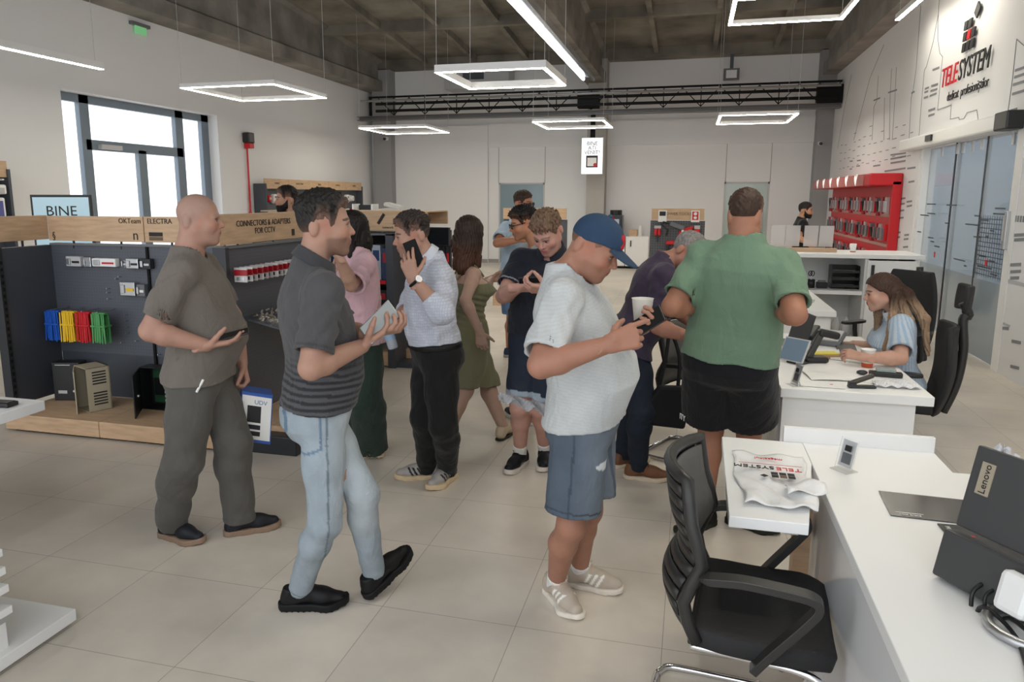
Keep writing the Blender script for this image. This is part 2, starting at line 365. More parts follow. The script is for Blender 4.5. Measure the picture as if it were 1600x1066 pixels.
# window wall glazing (aluminium door and side lights)
ALU = mat('anthracite_aluminium', '#76828e', .45, .3)
XW = -8.85
m = MB(); fw = .16
def fr(y0, y1, z0, z1, t=.08): m.box(XW - .03, XW + .05, y0, y1, z0, z1)
fr(WY0, WY1, WZ - .12, WZ); fr(WY0, WY0 + .16, 0, WZ); fr(WY1 - .20, WY1, 0, WZ); fr(9.32, 9.50, 0, WZ); fr(11.44, 11.64, 0, WZ); fr(9.4, 11.6, 2.45, 2.60); fr(10.48, 10.66, 0, 2.5); fr(9.4, 11.6, 0, .12)
wd = struct(m, 'window_1', ALU)
gl = MB().box(XW, XW + .012, WY0 + .1, WY1 - .1, .1, WZ - .1).build('window_pane', glass_mat('window_glass', (.95, .97, 1), .06), wd)
MB().box(XW + .05, XW + .12, 9.62, 10.05, 2.47, 2.54).build('door_closer', LGREY, wd)
# sliding glass door in the right wall
gm = bpy.data.materials.new('sliding_glass'); gm.use_nodes = True; nt = gm.node_tree; b = nt.nodes['Principled BSDF']
tc = nt.nodes.new('ShaderNodeTexCoord'); sp = nt.nodes.new('ShaderNodeSeparateXYZ'); nt.links.new(tc.outputs['Object'], sp.inputs[0])
cr = nt.nodes.new('ShaderNodeValToRGB'); mr = nt.nodes.new('ShaderNodeMapRange'); mr.inputs['From Max'].default_value = 2.5
nt.links.new(sp.outputs['Z'], mr.inputs[0]); nt.links.new(mr.outputs[0], cr.inputs[0]); cr.color_ramp.interpolation = 'CONSTANT'
cr.color_ramp.elements[0].color = (.85, .85, .85, 1); cr.color_ramp.elements[1].position = .34; cr.color_ramp.elements[1].color = (.42, .42, .42, 1)
nt.links.new(cr.outputs[0], b.inputs['Alpha']); b.inputs['Base Color'].default_value = (*lin('#9fabb3'), 1); b.inputs['Roughness'].default_value = .06
m = MB().box(XR + .02, XR + .16, DY0 - .02, DY0 + .10, 0, DZ).box(XR + .02, XR + .16, DY1 - .10, DY1, 0, DZ)
m.box(XR - .012, XR + .01, DY0 - .14, DY0 + .02, 0, 2.5)
sd = struct(m, 'door_1', WHITE3)
for y0, y1, x in ((8.6, 9.48, .05), (9.46, 10.5, .08), (10.48, 11.75, .11)):
    p = MB().box(XR + x, XR + x + .012, y0, y1, .01, DZ).build('glass_leaf', gm, sd)
m = MB()
for y in (9.47, 10.49): m.box(XR + .045, XR + .06, y - .012, y + .012, .01, DZ)
m.build('leaf_edge', DARK2, sd)
m = MB()
for y in (9.6, 9.9, 10.2, 10.4, 11.0, 8.75): m.box(XR + .03, XR + .05, y - .03, y + .03, DZ - .14, DZ - .02)
m.build('hanger_clamp', STEEL, sd)
m = MB()
for k in range(24):
    y = 8.7 + 2.9 * random.random(); z = .92 + .75 * random.random(); m.box(XR + .040, XR + .044, y, y + .08 + .35 * random.random(), z, z + .016)
for k in range(13): m.box(XR + .040, XR + .043, 8.66, 9.42, .92 + .05 * k, .928 + .05 * k)
for k in range(12): m.box(XR + .040, XR + .043, 8.68 + .065 * k, 8.686 + .065 * k, .90, 1.56)
m.build('glass_print', mat('glass_print_grey', '#4d5157', .6), sd)
m = MB().box(XR + .036, XR + .040, 9.08, 9.13, 1.02, 1.09).box(XR + .036, XR + .040, 10.85, 10.9, .98, 1.05)
m.build('red_mark', RED, sd)
m = MB().box(XR - .16, XR - .01, 8.72, 12.35, 2.42, 2.58)
ob = m.build('door_operator_cover', WHITE3, sd, bevel=.02)
MB().box(XR - .165, XR - .005, 8.40, 8.73, 2.41, 2.59).build('operator_end', BLACK, sd, bevel=.015)
MB().box(XR - .185, XR - .15, 10.74, 10.98, 2.47, 2.545).build('motion_sensor', BLACK, sd)
MB().box(XR - .045, XR, 8.46, 8.51, 1.24, 1.62).build('pull_handle', STEEL, sd, bevel=.006)
MB().box(XR - .03, XR, 8.535, 8.59, 1.32, 1.58).build('lock_plate', LGREY, sd, bevel=.004)
# the lobby beyond the sliding door
struct(MB().box(6.2, 6.35, 5.5, 19.6, 0, 3.4), 'wall_lobby', mat('lobby_paint', '#b9c6d2', .8))
struct(MB().box(XR + .22, 6.2, 16, 16.2, 0, 3.4), 'wall_lobby_end', mat('lobby_paint', '#b9c6d2', .8))
# glazed doors in the back wall
for n, (x0, x1, c, a) in enumerate(((-5.02, -3.77, '#8fa3ad', .75), (.74, 1.80, '#c3d0c9', .7))):
    m = MB().box(x0, x0 + .04, YB, YB + .06, 0, 2.13).box(x1 - .04, x1, YB, YB + .06, 0, 2.13).box(x0, x1, YB, YB + .06, 2.09, 2.13)
    d = struct(m, 'door_%d' % (n + 2), LGREY)
    MB().box(x0 + .03, x1 - .03, YB + .02, YB + .035, .01, 2.1).build('glass_leaf', mat('door_glass_%d' % n, c, .08, alpha=a), d)
    MB().cyl((x1 - .12, YB - .04, .8), (x1 - .12, YB - .04, 1.4), .012).build('pull_handle', STEEL, d)
struct(MB().box(-8.6, 3.3, 21.6, 21.7, 0, 3.2), 'wall_office', mat('office_paint', '#aab4b8', .8))
struct(MB().box(-8.6, 3.3, 19.65, 21.7, -.1, 0), 'floor_office', mat('office_floor', '#a0988c', .5))

# ================================================================== ceiling things
# lattice girder
t = thing('lattice_girder', 'dark steel lattice girder with pipes spanning the back of the hall', 'girder', (0, 18.2, 3.69))
m = MB().box(-8.45, 3.05, -.12, .12, 0, .02).box(-8.45, 3.05, -.12, .12, .09, .11).box(-8.45, 3.05, -.01, .01, .02, .09)
m.build('bottom_flange', mat('grey_steel', '#6f6d6c', .5, .3), t)
MB().box(-8.1, 3.05, -.03, .03, .56, .60).build('top_chord', BLACKM, t)
x = -7.9
while x < 2.7:
    for a, b in ((x, x + .42), (x + .84, x + .42)):
        MB().bar((a, 0, .55), (b, 0, .13), .02, .02).build('diagonal', BLACKM, t)
    MB().box(x + .41, x + .43, -.01, .01, .12, .56).build('post', BLACKM, t)
    x += .84
MB().box(-8.15, -8.09, -.03, .03, .1, .6).build('end_post', BLACKM, t)
for z in (.22, .39): MB().cyl((-7.9, -.16, z), (3.0, -.16, z), .035, n=10).build('dark_pipe', BLACKM, t)
MB().cyl((-8.3, -.2, .47), (3.0, -.2, .47), .028, n=10).build('grey_conduit', mat('conduit', '#8c8a88', .5), t)
MB().box(-2.75, -2.25, -.14, .14, .16, .52).build('dark_junction_box', BLACKM, t)
MB().box(2.55, 3.06, -.14, .14, .1, .5).build('dark_end_plate', BLACKM, t)
# LED frames hung on wires
def led_frame(x0, x1, y0, y1, z, label, wires, h=.06, wd=.05):
    cx, cy = (x0 + x1) / 2, (y0 + y1) / 2
    t = thing('led_frame_light', label, 'ceiling light', (cx, cy, z), 0, 'square pendant lights')
    a, b = (x1 - x0) / 2, (y1 - y0) / 2
    m = MB().box(-a, a, -b, -b + wd, .006, h).box(-a, a, b - wd, b, .006, h).box(-a, -a + wd, -b + wd, b - wd, .006, h).box(a - wd, a, -b + wd, b - wd, .006, h)
    m.build('frame', WHITE3, t)
    i = .004
    m = MB().box(-a + i, a - i, -b + i, -b + wd - i, 0, .006).box(-a + i, a - i, b - wd + i, b - i, 0, .006).box(-a + i, -a + wd - i, -b + wd, b - wd, 0, .006).box(a - wd + i, a - i, -b + wd, b - wd, 0, .006)
    m.build('light_strip', LEDM, t)
    for sx in (-1, 1):
        for sy in (-1, 1):
            yy = cy + sy * (b - .02); MB().cyl((sx * (a - .02), sy * (b - .02), h), (sx * (a - .02), sy * (b - .02), zc(yy) - z), .003, n=5).build('hanging_wire', LGREY, t)
led_frame(-6.78, -5.34, 8.95, 10.40, 3.2, 'square pendant light nearest the left window', 4)
led_frame(-3.02, -1.68, 8.62, 10.05, 3.2, 'large square pendant light hanging below the tube light', 4, h=.09)
led_frame(-6.99, -5.45, 15.0, 16.55, 3.2, 'farthest left square pendant light by the girder end', 4)
led_frame(-3.11, -1.70, 14.6, 16.2, 3.2, 'square pendant light just left of the hanging screen', 4)
led_frame(.39, 1.74, 14.3, 16.0, 3.2, 'square pendant light right of the hanging screen', 4)
led_frame(.35, 1.76, 9.45, 10.8, 4.0, 'square pendant light cut off by the top of the photo', 4)
def led_bar(x, y0, y1, z, label):
    t = thing('led_bar_light', label, 'ceiling light', (x, (y0 + y1) / 2, z), 0, 'bar pendant lights'); b = (y1 - y0) / 2
    MB().box(-.03, .03, -b, b, .006, .08).build('housing', WHITE3, t)
    MB().box(-.027, .027, -b + .003, b - .003, 0, .006).build('light_strip', LEDM, t)
    for s in (-1, 1): MB().cyl((0, s * (b - .1), .08), (0, s * (b - .1), zc((y0 + y1) / 2 + s * b) - z), .003, n=5).build('hanging_wire', LGREY, t)
led_bar(-6.68, 5.9, 7.47, 3.2, 'slim bar light at the left edge near the wall')
# unseen pendant light added to brighten the desks, continuing the lamp grid
led_frame(.35, 1.76, 3.0, 4.45, 3.4, 'added unseen square pendant light brightening the desks', 4)
led_bar(2.66, 9.4, 12.0, 4.2, 'slim bar light along the right wall beam')
# tube light trough
t = thing('tube_light_trough', 'long fluorescent tube trough fixed under the middle concrete beam', 'ceiling light', (-2.47, 12.5, 4.40))
MB().box(-.19, .16, -4.5, 5.3, .09, .13).build('reflector', mat('reflector', (.7, .73, .78), .2, .7), t)
MB().box(.10, .16, -4.5, 5.3, .0, .09).build('reflector_side', mat('reflector', (.7, .73, .78), .2, .7), t)
for k in range(7):
    y0 = -4.45 + k * 1.39; MB().cyl((-.10, y0, .05), (-.10, y0 + 1.34, .05), .035, n=10).build('tube', TUBEM, t)
# exit sign, alarm, cameras, speakers
t = thing('exit_sign_light', 'small green running-man exit light high on the left wall', 'exit sign', (-8.55, 10.45, 4.30))
MB().box(-.05, .02, -.2, .2, .10, .15).build('housing', GREYP, t)
MB().box(-.01, .0, -.13, .13, -.02, .10).build('lit_panel', mat('exit_green', '#8fe0a0', .4, emit=.22), t)
t = thing('alarm_siren', 'black and red alarm siren on a red conduit on the left wall', 'alarm', (-8.56, 13.22, 2.9))
MB().box(-.03, .12, -.1, .1, -.10, .10).build('sounder', BLACK, t, bevel=.02)
MB().box(-.03, .10, -.06, .1, -.2, -.10).build('strobe', RED, t, bevel=.01)
MB().cyl((0, 0, -.2), (0, 0, -1.45), .018, n=8).build('red_conduit', RED, t)
MB().cyl((0, 0, -1.45), (0, 0, -2.88), .035, n=8).build('riser_pipe', RED, t)
for px, nm in (((-8.0, 18.95, 3.30), 'white security camera on the left grey column'), ((2.80, 18.98, 3.0), 'white security camera in the right back corner')):
    t = thing('security_camera', nm, 'camera', px)
    MB().cyl((0, 0, 0), (0, -.16, -.02), .05).build('camera_body', WHITE3, t, smooth=False)
    MB().cyl((0, -.16, -.02), (0, -.19, -.024), .04).build('lens', BLACK, t)
    MB().cyl((0, 0, 0), (0, .12, .06), .02).build('bracket', WHITE3, t)
t = thing('floodlight', 'small white floodlight under the back ceiling beam', 'lamp', (.75, 19.02, 4.62))
MB().box(-.18, .18, -.06, .06, -.13, .13).build('housing', GREYP, t); MB().box(-.12, .12, -.07, -.05, -.09, .09).build('lens', WHITE3, t); MB().box(-.04, .04, 0, .06, .13, .48).build('bracket', DARK, t)
one(MB().box(-.07, .07, -.05, .05, -.18, .18), 'wall_speaker', WHITE3, 'small white speaker fixed to the back ceiling beam', 'speaker', origin=(.75, 18.93, 5.25), bevel=.02)
t = thing('air_unit', 'grey boxed air unit above the girder at the back', 'air unit', (-5.45, 19.0, 4.50))
MB().box(-.85, .85, -.25, .395, -.02, .5).build('casing', LGREY, t, bevel=.02); MB().box(-.35, .2, -.27, -.25, .2, .36).build('grille', DARK, t)
# hanging screen
t = thing('hanging_screen', 'white lit screen with welcome lettering hung before the middle column', 'screen', (-2.38, 18.12, 2.30))
MB().box(-.26, .26, 0, .09, 0, .86).build('casing', WHITE3, t, bevel=.008)
MB().box(-.25, .25, -.006, 0, .01, .85).build('display', mat('screen_white', (.93, .96, 1), .4, emit=.75), t)
for k, s in enumerate(('BINE', 'A\u021aI', 'VENIT!')): text('lettering', s, .125, INK, t, (0, -.007, .72 - .105 * k), (1, 0, 0), (0, 0, 1), .001)
MB().box(-.14, .14, -.010, -.006, .16, .44).build('dark_picture', INKB, t)
MB().box(-.11, .11, -.014, -.010, .19, .39).build('light_picture', WHITE3, t)
MB().cyl((.08, -.015, .22), (.08, -.011, .22), .045).build('red_dot', RED, t)
MB().cyl((0, .05, .86), (0, .05, 1.42), .06).build('hanging_post', BLACKM, t)
# wall logo
t = thing('wall_logo', 'black and red raised company logo on the right wall', 'sign', (XR, 10.2, 3.25))
text('lettering', 'TELE', .34, RED, t, (-.03, .90, 0), (0, -1, 0), (0, 0, 1), .005, 'LEFT', .86, .12, 0)
text('lettering', 'SYSTEM', .34, INKB, t, (-.03, .245, 0), (0, -1, 0), (0, 0, 1), .005, 'LEFT', .86, .12, 0)
text('tagline', 'dedicat', .16, INKB, t, (-.02, .62, -.25), (0, -1, 0), (0, 0, 1), .003, 'LEFT', .92)
text('tagline', 'profesioni\u0219tilor', .16, INKB, t, (-.02, .12, -.25), (0, -1, 0), (0, 0, 1), .003, 'LEFT', .88)
for r in range(3):
    for c in range(3):
        y = .13 - .135 * c; z = .26 + .125 * r
        if r == 2 and c == 2:
            MB().obox((-.03, y - .07, z + .10), (1, 0, 0), (0, 1, .9), (0, -.9, 1), .02, .12, .14).build('emblem_square', INKB, t)
        else: MB().obox((-.03, y, z), (1, 0, 0), (0, 1, 0), (0, -.15, 1), .02, .10, .10).build('emblem_square', RED if (r == 1 and c == 1) else INKB, t)

# ================================================================== smooth-union solids for figures
def q_cone(P, a, b, r0, r1):
    a = np.asarray(a, float); ab = np.asarray(b, float) - a; pa = P - a
    h = np.clip(pa @ ab / (ab @ ab + 1e-12), 0, 1)
    return np.linalg.norm(pa - h[:, None] * ab, axis=1) - (r0 + (r1 - r0) * h)
def q_ell(P, c, r):
    q = (P - np.asarray(c, float)) / np.asarray(r, float); k0 = np.linalg.norm(q, axis=1); k1 = np.linalg.norm(q / np.asarray(r, float), axis=1) + 1e-9
    return k0 * (k0 - 1) / k1
def su(a, b, k):
    h = np.clip(.5 + .5 * (b - a) / k, 0, 1); return b + (a - b) * h - k * h * (1 - h)
def ss(a, b, k):
    return -su(-a, b, k)
def union(ds, k):
    d = ds[0]
    for e in ds[1:]: d = su(d, e, k)
    return d
def surf(fn, lo, hi, h):
    """surface nets of fn < 0 on a grid of pitch h, evaluated only near the surface"""
    lo = np.asarray(lo, float); B = 4; nb = np.ceil((np.asarray(hi) - lo) / (h * B)).astype(int) + 1
    cx = [lo[i] + (np.arange(nb[i]) + .5) * B * h - .5 * h for i in range(3)]
    G = np.stack(np.meshgrid(*cx, indexing='ij'), -1).reshape(-1, 3)
    dc = fn(G); act = np.abs(dc) < B * h * 1.35
    D = np.repeat(dc[:, None], B ** 3, 1)
    off = np.stack(np.meshgrid(*[np.arange(B)] * 3, indexing='ij'), -1).reshape(-1, 3) * h
    A = np.nonzero(act)[0]
    if len(A):
        P = (G[A] - (B / 2 - .5) * h)[:, None, :] + off[None]
        D[A] = fn(P.reshape(-1, 3)).reshape(len(A), -1)
    D = D.reshape(*nb, B, B, B).transpose(0, 3, 1, 4, 2, 5).reshape(nb[0] * B, nb[1] * B, nb[2] * B)
    D[0] = D[-1] = 1; D[:, 0] = D[:, -1] = 1; D[:, :, 0] = D[:, :, -1] = 1
    S = D < 0; n = np.array(D.shape)
    c = sum(S[i:n[0] - 1 + i, j:n[1] - 1 + j, k:n[2] - 1 + k].astype(np.int8) for i in (0, 1) for j in (0, 1) for k in (0, 1))
    I = np.argwhere((c > 0) & (c < 8))
    if len(I) == 0: return np.zeros((0, 3)), []
    ids = -np.ones(c.shape, int); ids[I[:, 0], I[:, 1], I[:, 2]] = np.arange(len(I))
    acc = np.zeros((len(I), 3)); cnt = np.zeros(len(I))
    for ax in range(3):
        o1, o2 = [a for a in range(3) if a != ax]
        for u in (0, 1):
            for v in (0, 1):
                p = I.copy(); p[:, o1] += u; p[:, o2] += v; q = p.copy(); q[:, ax] += 1
                a = D[p[:, 0], p[:, 1], p[:, 2]]; b = D[q[:, 0], q[:, 1], q[:, 2]]
                m = (a < 0) != (b < 0); t = a[m] / (a[m] - b[m])
                x = p[m].astype(float); x[:, ax] += t; acc[m] += x; cnt[m] += 1
    V = lo + (acc / cnt[:, None]) * h
    F = []
    for ax in range(3):
        o1, o2 = [(1, 2), (2, 0), (0, 1)][ax]
        sl0 = [slice(None)] * 3; sl1 = [slice(None)] * 3; sl0[ax] = slice(0, -1); sl1[ax] = slice(1, None)
        E = np.argwhere(S[tuple(sl0)] != S[tuple(sl1)])
        E = E[(E[:, o1] > 0) & (E[:, o2] > 0) & (E[:, o1] < n[o1] - 1) & (E[:, o2] < n[o2] - 1)]
        if len(E) == 0: continue
        s = S[E[:, 0], E[:, 1], E[:, 2]]
        def cell(d1, d2):
            e = E.copy(); e[:, o1] += d1; e[:, o2] += d2; return ids[e[:, 0], e[:, 1], e[:, 2]]
        Q = np.stack([cell(-1, -1), cell(0, -1), cell(0, 0), cell(-1, 0)], 1)
        Q[~s] = Q[~s][:, ::-1]; F.append(Q)
    F = np.concatenate(F); F = F[(F >= 0).all(1)]
    return V, F
def set_col(me, C):
    a = me.color_attributes.new('Col', 'FLOAT_COLOR', 'POINT')
    A = np.ones((len(me.vertices), 4), np.float32); A[:, :3] = C; a.data.foreach_set('color', A.ravel())
def solid(name, pieces, m, parent, col, origin=(0, 0, 0)):
    """pieces: list of (V, F) joined into one mesh; col(P) -> colours at world points"""
    V = np.concatenate([p[0] for p in pieces]); k = 0; F = []
    for v, f in pieces:
        if len(f): F.append(np.asarray(f) + k)
        k += len(v)
    F = np.concatenate(F)
    me = bpy.data.meshes.new(name); L = V - np.asarray(origin)
    me.vertices.add(len(L)); me.vertices.foreach_set('co', L.astype(np.float32).ravel())
    me.loops.add(F.size); me.loops.foreach_set('vertex_index', F.astype(np.int32).ravel())
    me.polygons.add(len(F)); me.polygons.foreach_set('loop_start', np.arange(0, F.size, 4, dtype=np.int32))
    me.polygons.foreach_set('use_smooth', np.ones(len(F), bool))
    me.update(calc_edges=True); me.validate()
    set_col(me, col(V) if callable(col) else np.tile(np.asarray(col, float), (len(V), 1)))
    me.materials.append(m)
    o = bpy.data.objects.new(name, me); COL.objects.link(o)
    if parent is not None: o.parent = parent
    return o
def box_of(pts, r):
    P = np.array(pts, float); return P.min(0) - r, P.max(0) + r
def waves(P, seed, wl, amp):
    """folds of cloth: a few warped sine waves"""
    R = np.random.RandomState(seed); d = np.zeros(len(P)); wp = P + .02 * np.sin(P[:, [1, 2, 0]] * 23 + seed)
    for i in range(4):
        k = R.randn(3); k[2] = abs(k[2]) * 1.3; k = k / np.linalg.norm(k) * 2 * PI / (wl * (.7 + .7 * R.rand()))
        d += np.sin(wp @ k + R.rand() * 6 + 1.5 * np.sin(wp @ (k[[2, 0, 1]] * .37)))
    return d * amp / 2.2

SKIN = attr_mat('skin', .5, .12, 160, noise=.05, nscale=25, sss=.06)
CLOTH = attr_mat('woven_cloth', .85, .25, 240, noise=.05, nscale=14, sheen=.1, wr=.32)
DENIM = attr_mat('denim_cloth', .85, .35, 300, noise=.13, nscale=9, wr=.3)
HAIR = attr_mat('hair', .55, .9, 90, stretch=(1, 1, .25), noise=.22, nscale=60)
SHOE = attr_mat('shoe_leather', .55, .15, 90, noise=.06, nscale=20)
RUBBER = attr_mat('rubber', .6, .1, 60)
ST = lambda x, a, b: (lambda t: t * t * (3 - 2 * t))(np.clip((x - a) / (b - a), 0, 1))

TORSO_M = np.array([  # height above the hip joints, half width, half depth, forward offset
    (-.13, .06, .05, .0), (-.10, .135, .095, -.012), (-.05, .168, .118, -.018), (0, .175, .122, -.015), (.06, .172, .115, -.005), (.14, .163, .108, .004), (.22, .158, .108, .006),
    (.30, .168, .114, .004), (.38, .178, .120, 0), (.44, .172, .112, -.008), (.49, .145, .090, -.018), (.53, .105, .070, -.022), (.57, .068, .058, -.018), (.62, .05, .05, -.01)])
TORSO_F = np.array([
    (-.13, .06, .05, .0), (-.10, .14, .10, -.012), (-.05, .172, .122, -.02), (0, .175, .125, -.02), (.06, .160, .112, -.008), (.14, .135, .098, .004), (.20, .126, .092, .006),
    (.28, .138, .098, .008), (.35, .150, .112, .020), (.40, .150, .104, .010), (.46, .130, .082, -.012), (.51, .092, .062, -.018), (.55, .058, .05, -.014), (.6, .045, .045, -.01)])
class Body:
    def __init__(s, J, p):
        for k, v in J.items(): setattr(s, k, np.array(v, float))
        s.p = p; s.tr = float(np.linalg.norm(s.neck - s.pel)); s.k = s.tr / .58
        T = (TORSO_F if p.get('fem') else TORSO_M).copy(); T[:, 0] *= s.k
        w = p.get('w', 1); T[:, 1] *= w; T[:, 2] *= p.get('dp', w)
        b = p.get('belly', 0); g = np.exp(-((T[:, 0] / s.k - .17) / .13) ** 2); T[:, 2] += b * g * .6; T[:, 3] += b * g * .7; T[:, 1] += b * g * .25
        if p.get('bust'): g = np.exp(-((T[:, 0] / s.k - .36) / .06) ** 2); T[:, 2] += p['bust'] * g * .5; T[:, 3] += p['bust'] * g * .6
        s.T = T; s.hs = p.get('hs', 1.0); s.al = p.get('arm', 1); s.lg = p.get('leg', 1)
        s.hu, s.hf = nrm(s.hu), nrm(s.hf - s.hu * np.dot(s.hf, nrm(s.hu))); s.hr = np.cross(s.hf, s.hu)
        s.G = np.array([*p['G'], 0.])
        s.nb = s.pel + s.up * (.545 * s.k) - s.fwd * .02
        s.nt = s.head - s.hu * .045 * s.hs - s.hf * .025 * s.hs
    def torso(s, P, off=0, wmin=0, prof=None):
        q = P - s.pel; t = q @ s.up; x = q @ s.lat; y = q @ s.fwd; T = s.T if prof is None else prof
        w = np.interp(t, T[:, 0], T[:, 1]) + off; d = np.interp(t, T[:, 0], T[:, 2]) + off; c = np.interp(t, T[:, 0], T[:, 3])
        if wmin: w = np.maximum(w, wmin)
        e = (np.abs(x / w) ** 2.3 + np.abs((y - c) / d) ** 2.3) ** (1 / 2.3)
        return np.maximum((e - 1) * np.minimum(w, d), np.maximum(t - T[-1, 0], T[0, 0] - t))
    def arm_segs(s, S, off=0):
        a = s.al; sh, el, wr = getattr(s, 's' + S), getattr(s, 'e' + S), getattr(s, 'w' + S); f = el + (wr - el) * .25
        return [(sh, sh + (el - sh) * .3, .049 * a + off, .052 * a + off), (sh + (el - sh) * .3, el, .053 * a + off, .042 * a + off), (el, f, .041 * a + off, .045 * a + off), (f, wr, .045 * a + off, .0285 * (.5 + .5 * a) + off)]
    def leg_segs(s, S, off=0):
        g = s.lg; h, k, a = getattr(s, 'h' + S), getattr(s, 'k' + S), getattr(s, 'a' + S); c = k + (a - k) * .3 + nrm(np.cross(np.cross(k - h, s.lat), k - h)) * 0
        b = -s.fwd * .015
        return [(h, h + (k - h) * .5, .092 * g + off, .080 * g + off), (h + (k - h) * .5, k, .080 * g + off, .058 * g + off), (k, c + b, .056 * g + off, .058 * g + off), (c + b, a, .058 * g + off, .038 * g + off)]
    def shoulders(s, P, off=0):
        ds = []
        for S in 'LR':
            sh = getattr(s, 's' + S); n = s.pel + s.up * .53 * s.k - s.fwd * .02
            ds.append(q_cone(P, n, sh + s.up * .004, .043 + off, .05 + off))
        return su(ds[0], ds[1], .03)
    def headq(s, P): return (P - s.head) @ np.stack([s.hr, s.hf, s.hu], 1) / s.hs
    def head_d(s, P):
        Q = s.headq(P); X = Q.copy(); X[:, 0] = np.abs(X[:, 0]); jw = s.p.get('jaw', 1)
        d = q_ell(Q, (0, -.012, .034), (.076, .096, .089))
        d = su(d, q_ell(Q, (0, .028, -.04), (.060 * jw, .062, .074)), .04)
        d = su(d, q_cone(X, (.046 * jw, -.012, -.052), (.012, .068, -.100), .022 * jw, .018), .03)
        d = su(d, q_ell(Q, (0, .070, -.102), (.022, .018, .016)), .02)
        d = su(d, q_ell(X, (.040, .058, -.028), (.024, .022, .022)), .03)
        d = su(d, q_ell(Q, (0, .074, .020), (.050, .016, .012)), .02)
        d = ss(d, q_ell(X, (.031, .094, .002), (.019, .014, .012)), .012)
        d = su(d, q_ell(X, (.031, .074, .002), (.014, .012, .010)), .004)
        d = su(d, q_cone(Q, (0, .083, .010), (0, .106, -.026), .008, .0115), .010)
        d = su(d, q_ell(X, (.012, .094, -.030), (.008, .010, .008)), .006)
        d = su(d, q_ell(Q, (0, .088, -.055), (.024, .012, .0065)), .007)
        d = su(d, q_ell(Q, (0, .086, -.067), (.021, .012, .0075)), .006)
        d = su(d, q_ell(Q, (0, .080, -.058), (.034, .016, .030)), .014)
        e = q_ell(X @ np.array([[.96, -.28, 0], [.28, .96, 0], [0, 0, 1.]]).T, (.0795, -.030, -.008), (.010, .020, .032))
        e = ss(e, q_ell(X, (.093, -.001, -.004), (.008, .010, .016)), .006)
        d = su(d, e, .008)
        if s.p.get('fat_chin'): d = su(d, q_ell(Q, (0, .03, -.095), (.05, .045, .03)), .03)
        return d * s.hs
    def neck_d(s, P):
        r = s.p.get('neck_r', .056); return q_cone(P, s.nb, s.nt, r + .004, r)
    def body_d(s, P):
        d = su(s.torso(P, -.004), s.shoulders(P, -.004), .05)
        for S in 'LR':
            a = union([q_cone(P, *g) for g in s.arm_segs(S)], .018); d = su(d, a, .035)
            d = su(d, union([q_cone(P, *g) for g in s.leg_segs(S)], .025), .04)
            A = getattr(s, 'a' + S); td = getattr(s, 't' + S); d = su(d, q_cone(P, A + (0, 0, -.02), A + td * .13 + (0, 0, -.045), .032, .022), .02)
        d = su(d, s.neck_d(P), .03)
        return d
    def full_head(s, P): return su(s.head_d(P), s.neck_d(P), .025)

FING = ((.034, .088, .072, 0), (.0115, .094, .080, 1), (-.011, .090, .074, 2), (-.032, .080, .060, 3))
def hand_sdf(w, F, N, side, curl=.35, thumb=.4, spread=0, sc=1.0, index=None):
    """right/left hand: wrist, finger direction, palm normal; curl 0 flat .. 1 fist"""
    F = nrm(F); N = nrm(N - F * np.dot(N, F)); T = np.cross(F, N) * (1 if side == 'R' else -1)
    segs = []; palm = []
    at = lambda f, t, n: w + (F * f + T * t + N * n) * sc
    for (t, f, L, i) in FING:
        palm.append((at(.0, t * .55, 0), at(f, t, 0), .0145 * sc, .0125 * sc))
        c = curl[i] if hasattr(curl, '__len__') else curl
        if index is not None and i == 0: c = index
        p = at(f, t, 0); ang = 0; d0 = F + T * (spread * (1.5 - i) * .12); d0 = nrm(d0)
        for l, b, r0, r1 in ((.46, 75, .0100, .0090), (.31, 95, .0090, .0080), (.25, 60, .0080, .0068)):
            ang += math.radians(b * c); d = d0 * math.cos(ang) + N * math.sin(ang); q = p + d * L * l * sc; segs.append((i, p, q, r0 * sc, r1 * sc)); p = q
    p = at(.02, .022, .004); tb = []
    for l, k, r0, r1 in ((.045, 0, .0165, .0125), (.034, .5, .0120, .0105), (.028, .8, .0105, .0082)):
        dd = nrm(T * (.75 * (1 - k * thumb)) + F * (.62 + .3 * k) + N * (.25 + thumb * (.55 + .3 * k))); q = p + dd * l * sc; tb.append((p, q, r0 * sc, r1 * sc)); p = q
    def fn(P):
        d = union([q_cone(P, *g) for g in palm], .014)
        d = su(d, q_cone(P, w - F * .05, w, .027 * sc, .024 * sc), .02)
        for i in range(4):
            f = union([q_cone(P, *g[1:]) for g in segs if g[0] == i], .003); d = su(d, f, .0045)
        return su(d, union([q_cone(P, *g) for g in tb], .006), .007)
    pts = [g[2] for g in segs] + [g[1] for g in segs] + [g[1] for g in tb] + [w - F * .03]
    return fn, box_of(pts, .03 * sc), at

